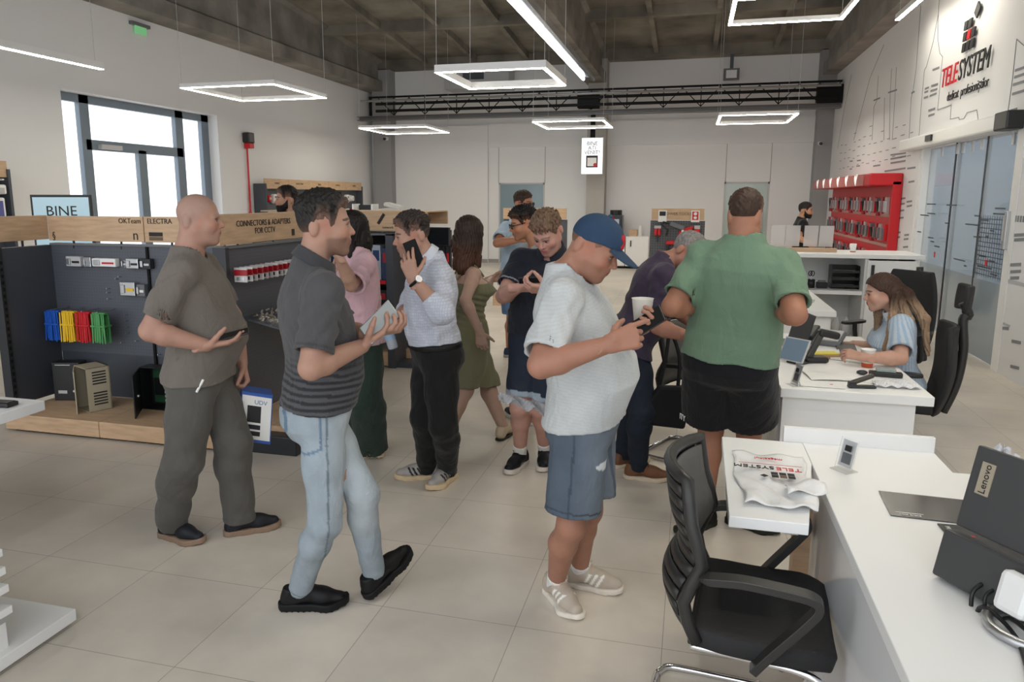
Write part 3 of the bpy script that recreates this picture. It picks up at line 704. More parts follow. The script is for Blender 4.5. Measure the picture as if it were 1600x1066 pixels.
def person(name_label, J, p):
    """p: build dictionary; returns the person's Empty and Body"""
    p = dict(p); b = Body(J, p); G = b.G; near = p.get('near', 1)
    t = thing('person', name_label, 'person', tuple(G)); hb = (.0085, .011, .014)[2 - near] if near < 2 else .0085
    hb = {2: .0095, 1: .012, 0: .017}[near]; hh = {2: .0040, 1: .0048, 0: .0075}[near]; hd = {2: .0038, 1: .0048, 0: .007}[near]
    skin = np.array(lin(p['skin'])); hairc = np.array(lin(p.get('hair', '#2a211d')))
    # ---- body: one mesh of torso and limbs, head, hands
    pts = [b.pel, b.neck] + [getattr(b, x + S) for x in 'sewhka' for S in 'LR']
    lo, hi = box_of(pts, .22); lo[2] = .0
    hc = b.head; hr_ = .16 * b.hs
    hands = []
    for S in 'LR':
        h = p.get('hand' + S, {}); w_ = getattr(b, 'w' + S); fa = nrm(w_ - getattr(b, 'e' + S))
        F = np.array(h.get('F', fa), float); N = np.array(h.get('N', -b.lat * (1 if S == 'R' else -1)), float)
        hands.append((S,) + hand_sdf(w_, F, N, S, h.get('curl', .3), h.get('thumb', .4), h.get('spread', .3), p.get('hand', 1.0), h.get('index')))
    bd = lambda P: np.maximum(b.body_d(P), .012 - np.abs(0) - np.maximum(b.head_d(P), -1e9)) if False else b.body_d(P)
    P1 = surf(bd, lo, hi, hb)
    P2 = surf(b.full_head, hc - .19, hc + .17, hh)
    pieces = [P1, P2] + [surf(h[1], h[2][0], h[2][1], hd) for h in hands]
    lipc = np.array(lin(p['lips'])) if p.get('lips') else skin * (.95, .55, .52)
    beard = p.get('beard'); stub = p.get('stubble', 0)
    def bcol(P):
        C = np.tile(skin, (len(P), 1)); Q = b.headq(P); X = np.abs(Q[:, 0]); y, z = Q[:, 1], Q[:, 2]
        near_h = (np.linalg.norm(Q, axis=1) < .16)
        def put(mask, c, k=1.0):
            mm = np.clip(mask, 0, 1)[:, None] * k * near_h[:, None]; C[:] = C * (1 - mm) + np.array(c) * mm
        put(ST(-q_ell(np.stack([X, y, z], 1), (.045, .07, -.028), (.03, .03, .025)), -.01, .01), skin * (1.08, .84, .80), .5)
        put(ST(-q_ell(np.stack([X, y, z], 1), (0, .11, -.028), (.02, .03, .02)), -.01, .01), skin * (1.08, .82, .78), .4)
        put(ST(-q_ell(np.stack([X, y, z], 1), (.078, -.005, -.006), (.015, .03, .036)), -.01, .01), skin * (1.08, .78, .74), .5)
        st = ST(-z, .038, .055) * ST(y, -.012, .01) * (1 - ST(-z, .128, .14)) * ST(.1 - np.abs(y * .55 + z * .4 + .03), 0, .04)
        if stub: put(st, hairc * .6 + skin * .25, stub)
        if beard: put(st * ST(-z, .045, .055), hairc, .8)
        bal = p.get('scalp', 0)
        if bal: put(ST(z - (.055 * ST(y, .02, .07) + .055 * ST(y, -.01, .02) - .045), 0, .03), hairc * .5 + skin * .5, bal)
        put((q_ell(np.stack([X, y, z], 1), (.031, .084, .0005), (.0145, .012, .0048)) < 0) * 1.0, (.30, .27, .25))
        put((q_ell(np.stack([X, y, z], 1), (.031, .087, .0005), (.0075, .012, .006)) < 0) * 1.0, (.02, .015, .012))
        put((np.abs(z - .0075 + .0) < .0028) * (np.abs(X - .031) < .017) * (y > .06), (.03, .02, .016), .8)
        bz = .024 + .006 * (1 - ((X - .030) / .024) ** 2); put(ST(.0055 - np.abs(z - bz), 0, .003) * (np.abs(X - .031) < .024) * (y > .05), hairc * .8, p.get('brow', .8))
        put(((q_ell(np.stack([X, y, z], 1), (0, .094, -.0595), (.024, .013, .0125)) < 0)) * 1.0, lipc, p.get('lipk', .7))
        put((np.abs(z + .0605) < .0016) * (X < .022) * (y > .08), skin * .25, .9)
        return np.clip(C, 0, 1)
    body = solid('body', pieces, SKIN, t, bcol, G)
    b.hands = {h[0]: h[3] for h in hands}
    # ---- hair
    if p.get('hairstyle') != 'none':
        hs = p.get('hs_side', .006); ht = p.get('hs_top', .02); fr = p.get('front', .072); rough = p.get('tuft', .004); seed = p.get('seed', 1); nape = p.get('nape', -.058); long_ = p.get('long')
        bu = p.get('burn', 0)
        if long_: ZB = lambda y: np.interp(y, [-.10, -.06, -.02, .005, .02, .045, .075, .12], [nape, nape + .004, -.005, -.012 + bu, .018, .045, fr, fr])
        else: ZB = lambda y: np.interp(y, [-.10, -.065, -.052, -.042, .006, .014, .030, .045, .075, .12], [nape, nape + .006, -.02, .022, .026, -.014 + bu, .004 + bu * .5, .045, fr, fr])
        def hd_(P):
            Q = b.headq(P); x, y, z = Q.T; X = np.abs(x)
            th = hs + (ht - hs) * ST(z, .03, .085)
            if not long_: th = th * (.12 + .88 * ST(z - ZB(y), 0, .035))
            n = rough * (np.sin(x * 190 + 3 * np.sin(y * 70) + seed) * np.sin(y * 120 + 2 * np.sin(z * 90 + seed)) + .7 * np.sin((x + y) * 260 + z * 210 + seed))
            d = q_ell(Q, (0, -.012, .034), (.076, .096, .089)) - th - n * ST(z, -.02, .06)
            zb = ZB(y)
            if p.get('recede'): zb = zb + p['recede'] * ST(X, .018, .045) * ST(y, .02, .05)
            if p.get('fringe'): zb = zb - p['fringe'] * ST(y, .05, .08)
            d = np.maximum(d, (zb - z) * .75)
            if long_:
                L = [q_cone(Q, *g) for g in long_(x)] if callable(long_) else [q_cone(Q, *g) for g in long_]
                e = union(L, .03) + .004 * np.sin(x * 260 + y * 180 + 4 * np.sin(z * 22)) + .0025 * np.sin(x * 520 - y * 410)
                d = su(d, e, .03)
            return d * b.hs
        lo, hi = b.head - .16, b.head + .16
        if p.get('hair_box'): lo = lo + np.array(p['hair_box'][0]); hi = hi + np.array(p['hair_box'][1])
        fade = p.get('fade', 0); tip = p.get('tip')
        def hcol(P):
            Q = b.headq(P); C = np.tile(hairc, (len(P), 1)); z = Q[:, 2]
            k = np.clip((fade * 1.7 + .1) * (1 - ST(z - ZB(Q[:, 1]), -.005, .075)), 0, .85)[:, None] * (0 if long_ else 1); C = C * (1 - k) + (skin * .62 + hairc * .3) * k
            if tip: k = ST(-z, .03, .16)[:, None]; C = C * (1 - k) + np.array(lin(tip)) * k
            g = p.get('grey', 0) * (.62 + .38 * np.sin(Q[:, 0] * 300 + 3 * np.sin(Q[:, 1] * 170)) * np.sin(Q[:, 2] * 220 + Q[:, 1] * 140))[:, None]; return C * (1 - g) + np.array((.30, .29, .28)) * g
        solid('hair', [surf(hd_, lo, hi, hh * 1.15)], HAIR, t, hcol, G)
    if beard:
        def be(P):
            Q = b.headq(P); x, y, z = Q.T; d = b.head_d(P) / b.hs - .006 - .0015 * np.sin(x * 300 + z * 250) * np.sin(y * 280)
            d = np.maximum(d, z - np.interp(y, [-.01, .02, .05, .075, .085], [.0, -.034, -.054, -.060, -.052])); d = np.maximum(d, -.118 - z); d = np.maximum(d, -.012 - y)
            d = np.maximum(d, -(q_ell(Q, (0, .1, -.060), (.024, .03, .010)))); 
            return d * b.hs
        solid('beard', [surf(be, b.head - .15, b.head + .14, hh)], HAIR, t, hairc, G)
    # ---- shirt
    s = p.get('shirt')
    if s:
        off = s.get('off', .014); hem = s.get('hem', -.06) * b.k; loose = s.get('loose', .0); sl = s.get('sleeve', .62); sr = s.get('sr', .022); am = s.get('fold', .0045); sd = p.get('seed', 1)
        T = b.T.copy()
        if not s.get('tuck'):
            i = T[:, 0] < .40 * b.k; mw = np.maximum.accumulate(T[::-1][:, 1])[::-1]
            T[i, 1] = np.maximum(T[i, 1], T[:, 1].max() * s.get('drop', .95)); T[T[:, 0] < .0, 3] = np.interp(0, T[:, 0], T[:, 3]); T[T[:, 0] < .02, 2] = np.maximum(T[T[:, 0] < .02, 2], np.interp(.02, T[:, 0], T[:, 2]))
        e0 = T[0].copy(); e0[0] = -.45; e0[1:3] = T[1, 1:3]; T[0] = T[1]; T[0, 0] = -.12; T = np.vstack([[e0], T])
        long_s = s.get('long'); nd = s.get('neck', .010)
        segs = {}
        for S in 'LR':
            sh, el, wr = getattr(b, 's' + S), getattr(b, 'e' + S), getattr(b, 'w' + S); a = b.al
            if s.get('sleeveless'): segs[S] = None; continue
            if long_s: end = el + (wr - el) * long_s; segs[S] = (sh, el, end, [(sh, el, .053 * a + sr * .6, .046 * a + sr), (el, end, .048 * a + sr * .8, .042 * a + sr * .5)], nrm(wr - el))
            else: end = sh + (el - sh) * sl; segs[S] = (sh, el, end, [(sh, end, .057 * a + .009, .048 * a + sr)], nrm(el - sh))
        def sh_(P):
            q = P - b.pel; tt = q @ b.up
            d = b.torso(P, off + loose * .5, prof=T); d = su(d, b.shoulders(P, off), .05)
            fo = waves(P, sd, s.get('wl', .16), am) * (1.3 - ST(tt, .15, .42)) + waves(P, sd + 9, .07, am * .35)
            d = d + fo
            if not s.get('tuck') and p.get('pants'):
                o2 = p['pants'].get('off', .016)
                for S in 'LR': d = su(d, q_cone(P, getattr(b, 'h' + S), getattr(b, 'h' + S) + (getattr(b, 'k' + S) - getattr(b, 'h' + S)) * .5, .092 * b.lg + o2 + .008, .086 * b.lg + o2 + p['pants'].get('flare', 0) * .6 + .008), .03)
                d = np.minimum(d, b.torso(P, o2 * .7 + .009, prof=T))
            d = np.maximum(d, hem - tt + .006 * np.sin((q @ b.lat) * 25))
            for S in 'LR':
                if segs[S] is None: continue
                shp, el, end, sg, ax = segs[S]
                a = np.maximum(q_cone(P, *sg[-1]) + waves(P, sd + 3, .09, am * .8), (P - end) @ ax)
                if len(sg) > 1: a = su(a, q_cone(P, *sg[0]) + waves(P, sd + 3, .09, am * .8), .02)
                r_ = .046 * b.al + sr * .55; inn = q_cone(P, end - ax * .03, end + ax * .05, r_, r_)
                if not long_s: a = np.maximum(a, -inn)
                d = su(d, a, .035)
            n = q_cone(P, b.nb - b.up * .03 + b.fwd * (.012 + .1 * s.get('vneck', 0)), b.nt, p.get('neck_r', .056) + nd - .012, p.get('neck_r', .056) + nd + .022)
            d = np.maximum(d, -n)
            if s.get('sleeveless'):
                d = np.maximum(d, tt - s['sleeveless'] * b.k)
            return d
        lo, hi = box_of([b.pel + b.up * hem, b.neck] + [getattr(b, 's' + S) for S in 'LR'] + [segs[S][2] for S in 'LR' if segs[S]] + ([b.eL, b.eR] if long_s else []), .24)
        base = np.array(lin(s['c'])); pat = s.get('pat')
        def scol(P):
            C = np.tile(base, (len(P), 1)); q = P - b.pel; tt = q @ b.up
            return pat(b, P, q, tt, C, segs) if pat else C
        solid(s.get('name', 't_shirt'), [surf(sh_, lo, hi, {2: .0062, 1: .008, 0: .013}[near])], s.get('mat', CLOTH), t, scol, G)
        if s.get('collar'):
            cc = np.array(lin(s.get('cc', s['c']))); r_ = p.get('neck_r', .056) + .014; ax = nrm(b.nt - b.nb)
            def co(P):
                q = P - (b.nb + ax * .070); h = q @ ax; f = q @ b.fwd; l = q @ b.lat; rad = np.linalg.norm(q - h[:, None] * ax, axis=1)
                d = np.abs(rad - (r_ + .006 - h * .45)) - .0058
                d = np.maximum(d, np.abs(h + f * .30 + .005) - .028)
                gap = .035 - f + np.abs(l) * 1.6 - .020; return np.maximum(d, np.where(f > 0, -(np.abs(l) - (.004 + .35 * np.maximum(0, .02 - h))) * 1.0, -1))
            solid('collar', [surf(co, b.nb - .14, b.nb + .16, {2: .0045, 1: .006, 0: .009}[near])], CLOTH, t, cc, G)
    # ---- trousers or shorts
    s = p.get('pants')
    if s:
        off = s.get('off', .016); wst = s.get('waist', .09) * b.k; sd = p.get('seed', 1) + 20; am = s.get('fold', .004); cut = s.get('cut'); fl = s.get('flare', 0)
        T = b.T.copy(); T[0, 1:3] = (.08, .07)
        legs = {}
        for S in 'LR':
            h, k, a = getattr(b, 'h' + S), getattr(b, 'k' + S), getattr(b, 'a' + S); g = b.lg; c = k + (a - k) * .3 - b.fwd * .012
            if cut is not None: e = h + (k - h) * cut; legs[S] = ([(h, e, .092 * g + off, .076 * g + off + fl)], e, nrm(k - h))
            else: e = a + nrm(a - k) * s.get('len', .01); legs[S] = ([(h, h + (k - h) * .5, .092 * g + off, .080 * g + off + fl * .3), (h + (k - h) * .5, k, .080 * g + off + fl * .3, .062 * g + off + fl * .5), (k, c, .062 * g + off + fl * .5, .060 * g + off * .9 + fl * .7), (c, e, .060 * g + off * .9 + fl * .7, .044 * g + off + fl)], e, nrm(a - k))
        def pa(P):
            q = P - b.pel; tt = q @ b.up
            d = b.torso(P, off * .7, prof=T)
            dl = None
            for S in 'LR':
                sg, e, ax = legs[S]; kk = getattr(b, 'k' + S)
                l = union([q_cone(P, *g) for g in sg], .03)
                w_ = np.exp(-(np.linalg.norm(P - kk, axis=1) / .14) ** 2) + np.exp(-(np.linalg.norm(P - e, axis=1) / .12) ** 2) * s.get('stack', 1)
                l = l + waves(P * (1, 1, .7), sd, .12, am * .7) + waves(P * (.8, .8, 1.3), sd + 5, .06, am * .55) * w_
                l = np.maximum(l, (P - e) @ ax)
                if cut is not None or fl > .02:
                    r_ = sg[-1][3] - .013; l = np.maximum(l, -q_cone(P, e - ax * .04, e + ax * .06, r_, r_))
                dl = l if dl is None else su(dl, l, .012)
            d = su(d, dl, .03)
            return np.maximum(d, tt - wst)
        pts = [b.pel, b.hL, b.hR] + [legs[S][1] for S in 'LR'] + [b.kL, b.kR] * (cut is None)
        lo, hi = box_of(pts, .25); lo[2] = max(lo[2], -.01)
        base = np.array(lin(s['c'])); pat = s.get('pat')
        def pcol(P):
            C = np.tile(base, (len(P), 1)); return pat(b, P, C, legs) if pat else C
        solid(s.get('name', 'trousers'), [surf(pa, lo, hi, {2: .0068, 1: .009, 0: .014}[near])], s.get('mat', CLOTH), t, pcol, G)
        if s.get('belt'):
            def bl(P):
                q = P - b.pel; tt = q @ b.up; d = b.torso(P, off * .7 + .006, prof=T); return np.maximum(d, np.abs(tt - wst + .022) - .017)
            o = solid('belt', [surf(bl, *box_of([b.pel + b.up * wst], .25), .008)], SHOE, t, lin('#151414'), G)
    # ---- shoes
    sh = p.get('shoes')
    if sh:
        for S in 'LR':
            A = getattr(b, 'a' + S); td = nrm(getattr(b, 't' + S)); pit = p.get('pitch' + S, 0); z0 = p.get('lift' + S, 0)
            cp, sp = math.cos(pit), math.sin(pit); f = td * cp + np.array((0, 0, sp)); u = np.array((0, 0, cp)) - td * sp; l = np.cross(f, u); k = p.get('foot', 1.0)
            O = np.array((A[0], A[1], 0)) if not pit else A - u * .085
            O = O + np.array((0, 0, z0)); M = np.stack([l, f, u], 1); th = sh.get('sole_t', .03)
            loc = lambda P: (P - O) @ M / k
            def outline(Q, g=0):
                X = Q[:, :2]; sd_ = 1 if S == 'L' else -1
                c2 = lambda a, b_, r0, r1: q_cone(X, a, b_, r0 + g, r1 + g)
                return union([c2((0, -.055), (.002 * sd_, .02), .034, .034), c2((.002 * sd_, .02), (-.004 * sd_, .115), .034, .047), c2((-.004 * sd_, .115), (.006 * sd_, .165), .047, .036)], .03)
            def sole(P):
                Q = loc(P); d2 = outline(Q, .003 + sh.get('wide', 0)); z = Q[:, 2] - .010 * ST(Q[:, 1], .13, .21); d = np.maximum(d2, np.abs(z - th / 2) - th / 2); 
                if sh.get('tread'): d = np.maximum(d, .002 * np.sin(Q[:, 1] * 260) - z + .002)
                return d * k
            def upper(P):
                Q = loc(P); z = Q[:, 2]
                d = union([q_cone(Q, (0, -.048, .045), (0, -.040, .085), .036, .034), q_cone(Q, (0, -.035, .05), (0, .02, .07), .037, .040), q_cone(Q, (0, .0, .078), (0, .095, .05), .038, .038), q_cone(Q, (0, .09, .045), (0, .165, .036), .040, .030)], .025)
                d = np.maximum(d, outline(Q, .001)); d = np.maximum(d, th - .004 - z); d = np.maximum(d, z - .100 + .10 * (Q[:, 1] + .05) * (Q[:, 1] < .03) - .016 * ST(Q[:, 1], .01, .05))
                d = np.maximum(d, -q_cone(Q, (0, -.012, .082), (0, -.012, .14), .030, .034))
                return d * k
            uc, sc_ = np.array(lin(sh['c'])), np.array(lin(sh['sole']))
            stripes = sh.get('stripes')
            def ucol(P):
                Q = loc(P); C = np.tile(uc, (len(P), 1))
                if stripes:
                    v = (Q[:, 1] - (Q[:, 2] - .03) * .55 - .022) / .028; m_ = (v > 0) & (v < 3) & ((v % 1) < .5) & (np.abs(Q[:, 0]) > .018) & (Q[:, 2] < .082); C[m_] = lin(stripes)
                if sh.get('toe'): m_ = (Q[:, 1] > .135) | (Q[:, 1] < -.055); C[m_] = lin(sh['toe'])
                return C
            hs_ = {2: .0055, 1: .007, 0: .010}[near]; lo, hi = box_of([O - f * .1, O + f * .23, O + u * .12], .06)
            uo = solid('shoe', [surf(upper, lo, hi, hs_)], SHOE, t, ucol, G)
            solid('sole', [surf(sole, lo, hi, hs_)], RUBBER, uo, sc_, G)
            if near and sh.get('lace'):
                m = MB(); W = lambda x, y, z: O + (l * x + f * y + u * z) * k - G
                for i in range(5):
                    y = .035 + .018 * i; zt = .122 - .0155 * i
                    m.tube([W(-.026, y, zt - .016), W(-.012, y + .004, zt), W(.012, y + .008, zt), W(.026, y + .010, zt - .016)], .003, 5)
                m.tube([W(0, .03, .113), W(-.03, .05, .115), W(-.028, .03, .105), W(0, .03, .113), W(.03, .048, .115), W(.026, .028, .105), W(0, .03, .113)], .0025, 5)
                m.build('laces', mat('laces_' + sh['lace'].strip('#'), sh['lace'], .8), uo)
            so = sh.get('sock')
            if so:
                A2 = O + u * .085 * k; kn = getattr(b, 'k' + S); up_ = nrm(kn - A2)
                def sk(P): return np.maximum(np.maximum(q_cone(P, A2 - up_ * .03, A2 + up_ * so[1], .040 * b.lg, .046 * b.lg), (P - A2) @ up_ - so[1]), -((P - A2) @ up_) - .04)
                solid('sock', [surf(sk, *box_of([A2, A2 + up_ * so[1]], .07), .006)], CLOTH, t, lin(so[0]), G)
    return t, b
J = {
 'bald': dict(pel=(-2.384, 3.152, 0.885), neck=(-2.385, 3.151, 1.475), up=(-0.002, -0.001, 1.000), fwd=(0.923, 0.385, 0.002), lat=(0.385, -0.923, -0.001), head=(-2.345, 3.179, 1.641), hu=(0.061, 0.034, 0.998), hf=(0.875, 0.478, -0.070), sR=(-2.308, 2.967, 1.395), eR=(-2.396, 2.836, 1.140), wR=(-2.193, 2.966, 1.056), hR=(-2.345, 3.060, 0.885), kR=(-2.376, 2.970, 0.466), aR=(-2.535, 3.049, 0.085), tR=(0.993, -0.120, 0.000), sL=(-2.462, 3.336, 1.395), eL=(-2.331, 3.375, 1.128), wL=(-2.270, 3.349, 0.882), hL=(-2.422, 3.245, 0.885), kL=(-2.233, 3.178, 0.505), aL=(-2.228, 3.195, 0.085), tL=(0.774, 0.633, 0.000)),
 'jeans': dict(pel=(-1.468, 2.675, 0.880), neck=(-1.461, 2.679, 1.479), up=(0.012, 0.006, 1.000), fwd=(0.769, 0.639, -0.013), lat=(0.639, -0.769, -0.003), head=(-1.414, 2.704, 1.639), hu=(0.030, 0.018, 0.999), hf=(0.850, 0.526, -0.035), sR=(-1.337, 2.528, 1.399), eR=(-1.336, 2.398, 1.128), wR=(-1.236, 2.629, 1.170), hR=(-1.411, 2.605, 0.880), kR=(-1.380, 2.543, 0.455), aR=(-1.560, 2.626, 0.085), tR=(0.932, 0.362, 0.000), sL=(-1.587, 2.828, 1.400), eL=(-1.403, 2.864, 1.165), wL=(-1.214, 2.700, 1.213), hL=(-1.526, 2.744, 0.880), kL=(-1.276, 2.672, 0.537), aL=(-1.281, 2.774, 0.130), tL=(0.426, 0.905, 0.000)),
 'cap': dict(pel=(-0.389, 2.930, 0.870), neck=(-0.463, 2.920, 1.459), up=(-0.123, -0.016, 0.992), fwd=(0.992, -0.007, 0.123), lat=(-0.005, -1.000, -0.017), head=(-0.362, 2.912, 1.558), hu=(0.497, -0.056, 0.866), hf=(0.861, -0.097, -0.500), sR=(-0.454, 2.722, 1.376), eR=(-0.495, 2.516, 1.162), wR=(-0.257, 2.556, 1.244), hR=(-0.390, 2.835, 0.868), kR=(-0.414, 2.780, 0.443), aR=(-0.506, 2.980, 0.085), tR=(0.639, -0.769, 0.000), sL=(-0.452, 3.122, 1.383), eL=(-0.331, 3.075, 1.113), wL=(-0.211, 2.875, 1.217), hL=(-0.389, 3.025, 0.872), kL=(-0.366, 2.927, 0.454), aL=(-0.422, 3.120, 0.085), tL=(0.997, -0.078, 0.000)),
 'phone': dict(pel=(-1.448, 4.099, 0.830), neck=(-1.480, 4.087, 1.393), up=(-0.057, -0.021, 0.998), fwd=(-0.806, -0.589, -0.058), lat=(-0.590, 0.808, -0.017), head=(-1.571, 4.050, 1.531), hu=(-0.187, -0.092, 0.978), hf=(-0.878, -0.432, -0.208), sR=(-1.588, 4.242, 1.310), eR=(-1.704, 4.337, 1.064), wR=(-1.684, 4.093, 1.049), hR=(-1.501, 4.172, 0.829), kR=(-1.497, 4.011, 0.449), aR=(-1.546, 4.178, 0.085), tR=(-0.951, -0.310, 0.000), sL=(-1.364, 3.935, 1.316), eL=(-1.279, 3.720, 1.144), wL=(-1.426, 3.684, 1.320), hL=(-1.395, 4.026, 0.832), kL=(-1.359, 3.959, 0.426), aL=(-1.407, 4.169, 0.085), tL=(-0.248, -0.969, 0.000)),
 'polo': dict(pel=(-0.881, 4.424, 0.850), neck=(-0.815, 4.437, 1.426), up=(0.114, 0.023, 0.993), fwd=(-0.182, -0.982, 0.044), lat=(-0.977, 0.186, 0.107), head=(-0.825, 4.337, 1.543), hu=(-0.195, -0.584, 0.788), hf=(-0.250, -0.747, -0.616), sR=(-1.010, 4.471, 1.367), eR=(-1.078, 4.275, 1.163), wR=(-0.940, 4.085, 1.240), hR=(-0.969, 4.441, 0.860), kR=(-0.994, 4.362, 0.451), aR=(-1.024, 4.538, 0.085), tR=(-0.232, -0.973, 0.000), sL=(-0.638, 4.400, 1.326), eL=(-0.616, 4.135, 1.208), wL=(-0.739, 3.927, 1.258), hL=(-0.793, 4.407, 0.840), kL=(-0.867, 4.424, 0.430), aL=(-0.881, 4.640, 0.085), tL=(0.145, -0.990, 0.000)),
 'dress': dict(pel=(-1.531, 5.047, 0.780), neck=(-1.524, 5.049, 1.297), up=(0.013, 0.004, 1.000), fwd=(0.877, 0.481, -0.013), lat=(0.481, -0.877, -0.003), head=(-1.521, 5.073, 1.482), hu=(0.027, 0.137, 0.990), hf=(0.193, 0.971, -0.139), sR=(-1.446, 4.904, 1.216), eR=(-1.437, 4.667, 1.074), wR=(-1.334, 4.657, 0.864), hR=(-1.490, 4.972, 0.780), kR=(-1.491, 4.825, 0.412), aR=(-1.583, 4.642, 0.085), tR=(0.060, 0.998, 0.000), sL=(-1.604, 5.193, 1.217), eL=(-1.495, 5.407, 1.082), wL=(-1.517, 5.639, 1.111), hL=(-1.572, 5.121, 0.780), kL=(-1.438, 5.189, 0.414), aL=(-1.275, 5.069, 0.085), tL=(0.154, 0.988, 0.000)),
 'pink': dict(pel=(-2.123, 4.513, 0.840), neck=(-2.142, 4.504, 1.408), up=(-0.033, -0.016, 0.999), fwd=(-0.700, -0.713, -0.035), lat=(-0.713, 0.701, -0.013), head=(-2.179, 4.484, 1.527), hu=(-0.057, -0.041, 0.998), hf=(-0.812, -0.580, -0.070), sR=(-2.257, 4.621, 1.326), eR=(-2.396, 4.747, 1.116), wR=(-2.317, 4.551, 1.229), hR=(-2.184, 4.572, 0.839), kR=(-2.125, 4.415, 0.471), aR=(-2.160, 4.488, 0.085), tR=(-0.813, 0.582, 0.000), sL=(-2.022, 4.389, 1.330), eL=(-2.003, 4.132, 1.216), wL=(-2.018, 3.998, 1.414), hL=(-2.063, 4.453, 0.841), kL=(-2.026, 4.325, 0.459), aL=(-2.047, 4.449, 0.085), tL=(-0.946, -0.324, 0.000)),
 'purple': dict(pel=(-0.339, 4.614, 0.882), neck=(-0.132, 4.624, 1.372), up=(0.390, 0.019, 0.921), fwd=(0.915, 0.108, -0.389), lat=(0.107, -0.994, -0.025), head=(-0.013, 4.620, 1.421), hu=(0.642, -0.025, 0.766), hf=(0.765, -0.030, -0.643), sR=(-0.143, 4.434, 1.294), eR=(-0.164, 4.380, 0.999), wR=(0.019, 4.204, 0.980), hR=(-0.329, 4.525, 0.880), kR=(-0.238, 4.383, 0.485), aR=(-0.257, 4.511, 0.085), tR=(1.000, 0.032, 0.000), sL=(-0.183, 4.812, 1.303), eL=(-0.043, 4.772, 1.041), wL=(0.058, 4.754, 0.942), hL=(-0.348, 4.704, 0.885), kL=(-0.301, 4.576, 0.477), aL=(-0.363, 4.714, 0.085), tL=(0.751, 0.660, 0.000)),
 'green': dict(pel=(0.215, 3.851, 0.935), neck=(0.258, 3.849, 1.548), up=(0.070, -0.004, 0.998), fwd=(0.199, 0.980, -0.010), lat=(0.978, -0.199, -0.069), head=(0.255, 3.867, 1.666), hu=(0.021, 0.102, 0.995), hf=(0.198, 0.975, -0.104), sR=(0.441, 3.810, 1.429), eR=(0.478, 3.571, 1.223), wR=(0.429, 3.837, 1.202), hR=(0.313, 3.831, 0.928), kR=(0.350, 4.040, 0.525), aR=(0.335, 3.971, 0.085), tR=(0.932, -0.362, 0.000), sL=(0.060, 3.888, 1.456), eL=(-0.075, 3.728, 1.217), wL=(0.076, 3.950, 1.188), hL=(0.117, 3.871, 0.942), kL=(0.151, 4.022, 0.513), aL=(0.134, 3.901, 0.085), tL=(-0.683, -0.730, 0.000)),
 'glasses': dict(pel=(-1.197, 5.786, 0.830), neck=(-1.188, 5.788, 1.391), up=(0.017, 0.004, 1.000), fwd=(-0.837, -0.548, 0.016), lat=(-0.548, 0.837, 0.006), head=(-1.291, 5.755, 1.543), hu=(-0.219, -0.103, 0.970), hf=(-0.878, -0.413, -0.242), sR=(-1.288, 5.938, 1.312), eR=(-1.362, 6.037, 1.052), wR=(-1.276, 5.821, 1.130), hR=(-1.246, 5.861, 0.831), kR=(-1.286, 5.680, 0.462), aR=(-1.257, 5.539, 0.085), tR=(-0.742, 0.671, 0.000), sL=(-1.091, 5.637, 1.310), eL=(-1.050, 5.417, 1.129), wL=(-1.100, 5.188, 1.198), hL=(-1.148, 5.711, 0.830), kL=(-1.197, 5.486, 0.487), aL=(-1.170, 5.471, 0.085), tL=(-0.773, 0.635, 0.000)),
 'sunglasses': dict(pel=(-1.821, 7.757, 0.900), neck=(-1.791, 7.764, 1.504), up=(0.049, 0.012, 0.999), fwd=(0.894, -0.447, -0.039), lat=(-0.446, -0.894, 0.033), head=(-1.737, 7.767, 1.686), hu=(0.100, -0.030, 0.995), hf=(0.953, -0.284, -0.104), sR=(-1.880, 7.593, 1.430), eR=(-1.911, 7.330, 1.289), wR=(-1.660, 7.345, 1.331), hR=(-1.861, 7.676, 0.903), kR=(-1.839, 7.702, 0.474), aR=(-1.903, 7.846, 0.085), tR=(0.351, 0.936, 0.000), sL=(-1.710, 7.933, 1.418), eL=(-1.656, 8.142, 1.210), wL=(-1.793, 7.936, 1.269), hL=(-1.781, 7.837, 0.897), kL=(-1.744, 7.923, 0.477), aL=(-1.812, 8.057, 0.085), tL=(0.668, 0.744, 0.000)),
 'beard': dict(pel=(-3.859, 6.695, 0.930), neck=(-3.875, 6.688, 1.523), up=(-0.026, -0.013, 1.000), fwd=(-0.803, -0.596, -0.029), lat=(-0.596, 0.803, -0.005), head=(-3.911, 6.669, 1.725), hu=(-0.029, -0.019, 0.999), hf=(-0.842, -0.538, -0.035), sR=(-3.986, 6.841, 1.442), eR=(-4.043, 6.777, 1.139), wR=(-4.029, 6.648, 0.905), hR=(-3.913, 6.768, 0.929), kR=(-3.797, 6.427, 0.506), aR=(-3.626, 6.129, 0.085), tR=(-0.932, 0.362, 0.000), sL=(-3.760, 6.536, 1.444), eL=(-3.706, 6.536, 1.134), wL=(-3.743, 6.349, 0.947), hL=(-3.806, 6.623, 0.930), kL=(-3.681, 6.305, 0.506), aL=(-3.503, 6.031, 0.085), tL=(-0.924, 0.382, 0.000)),
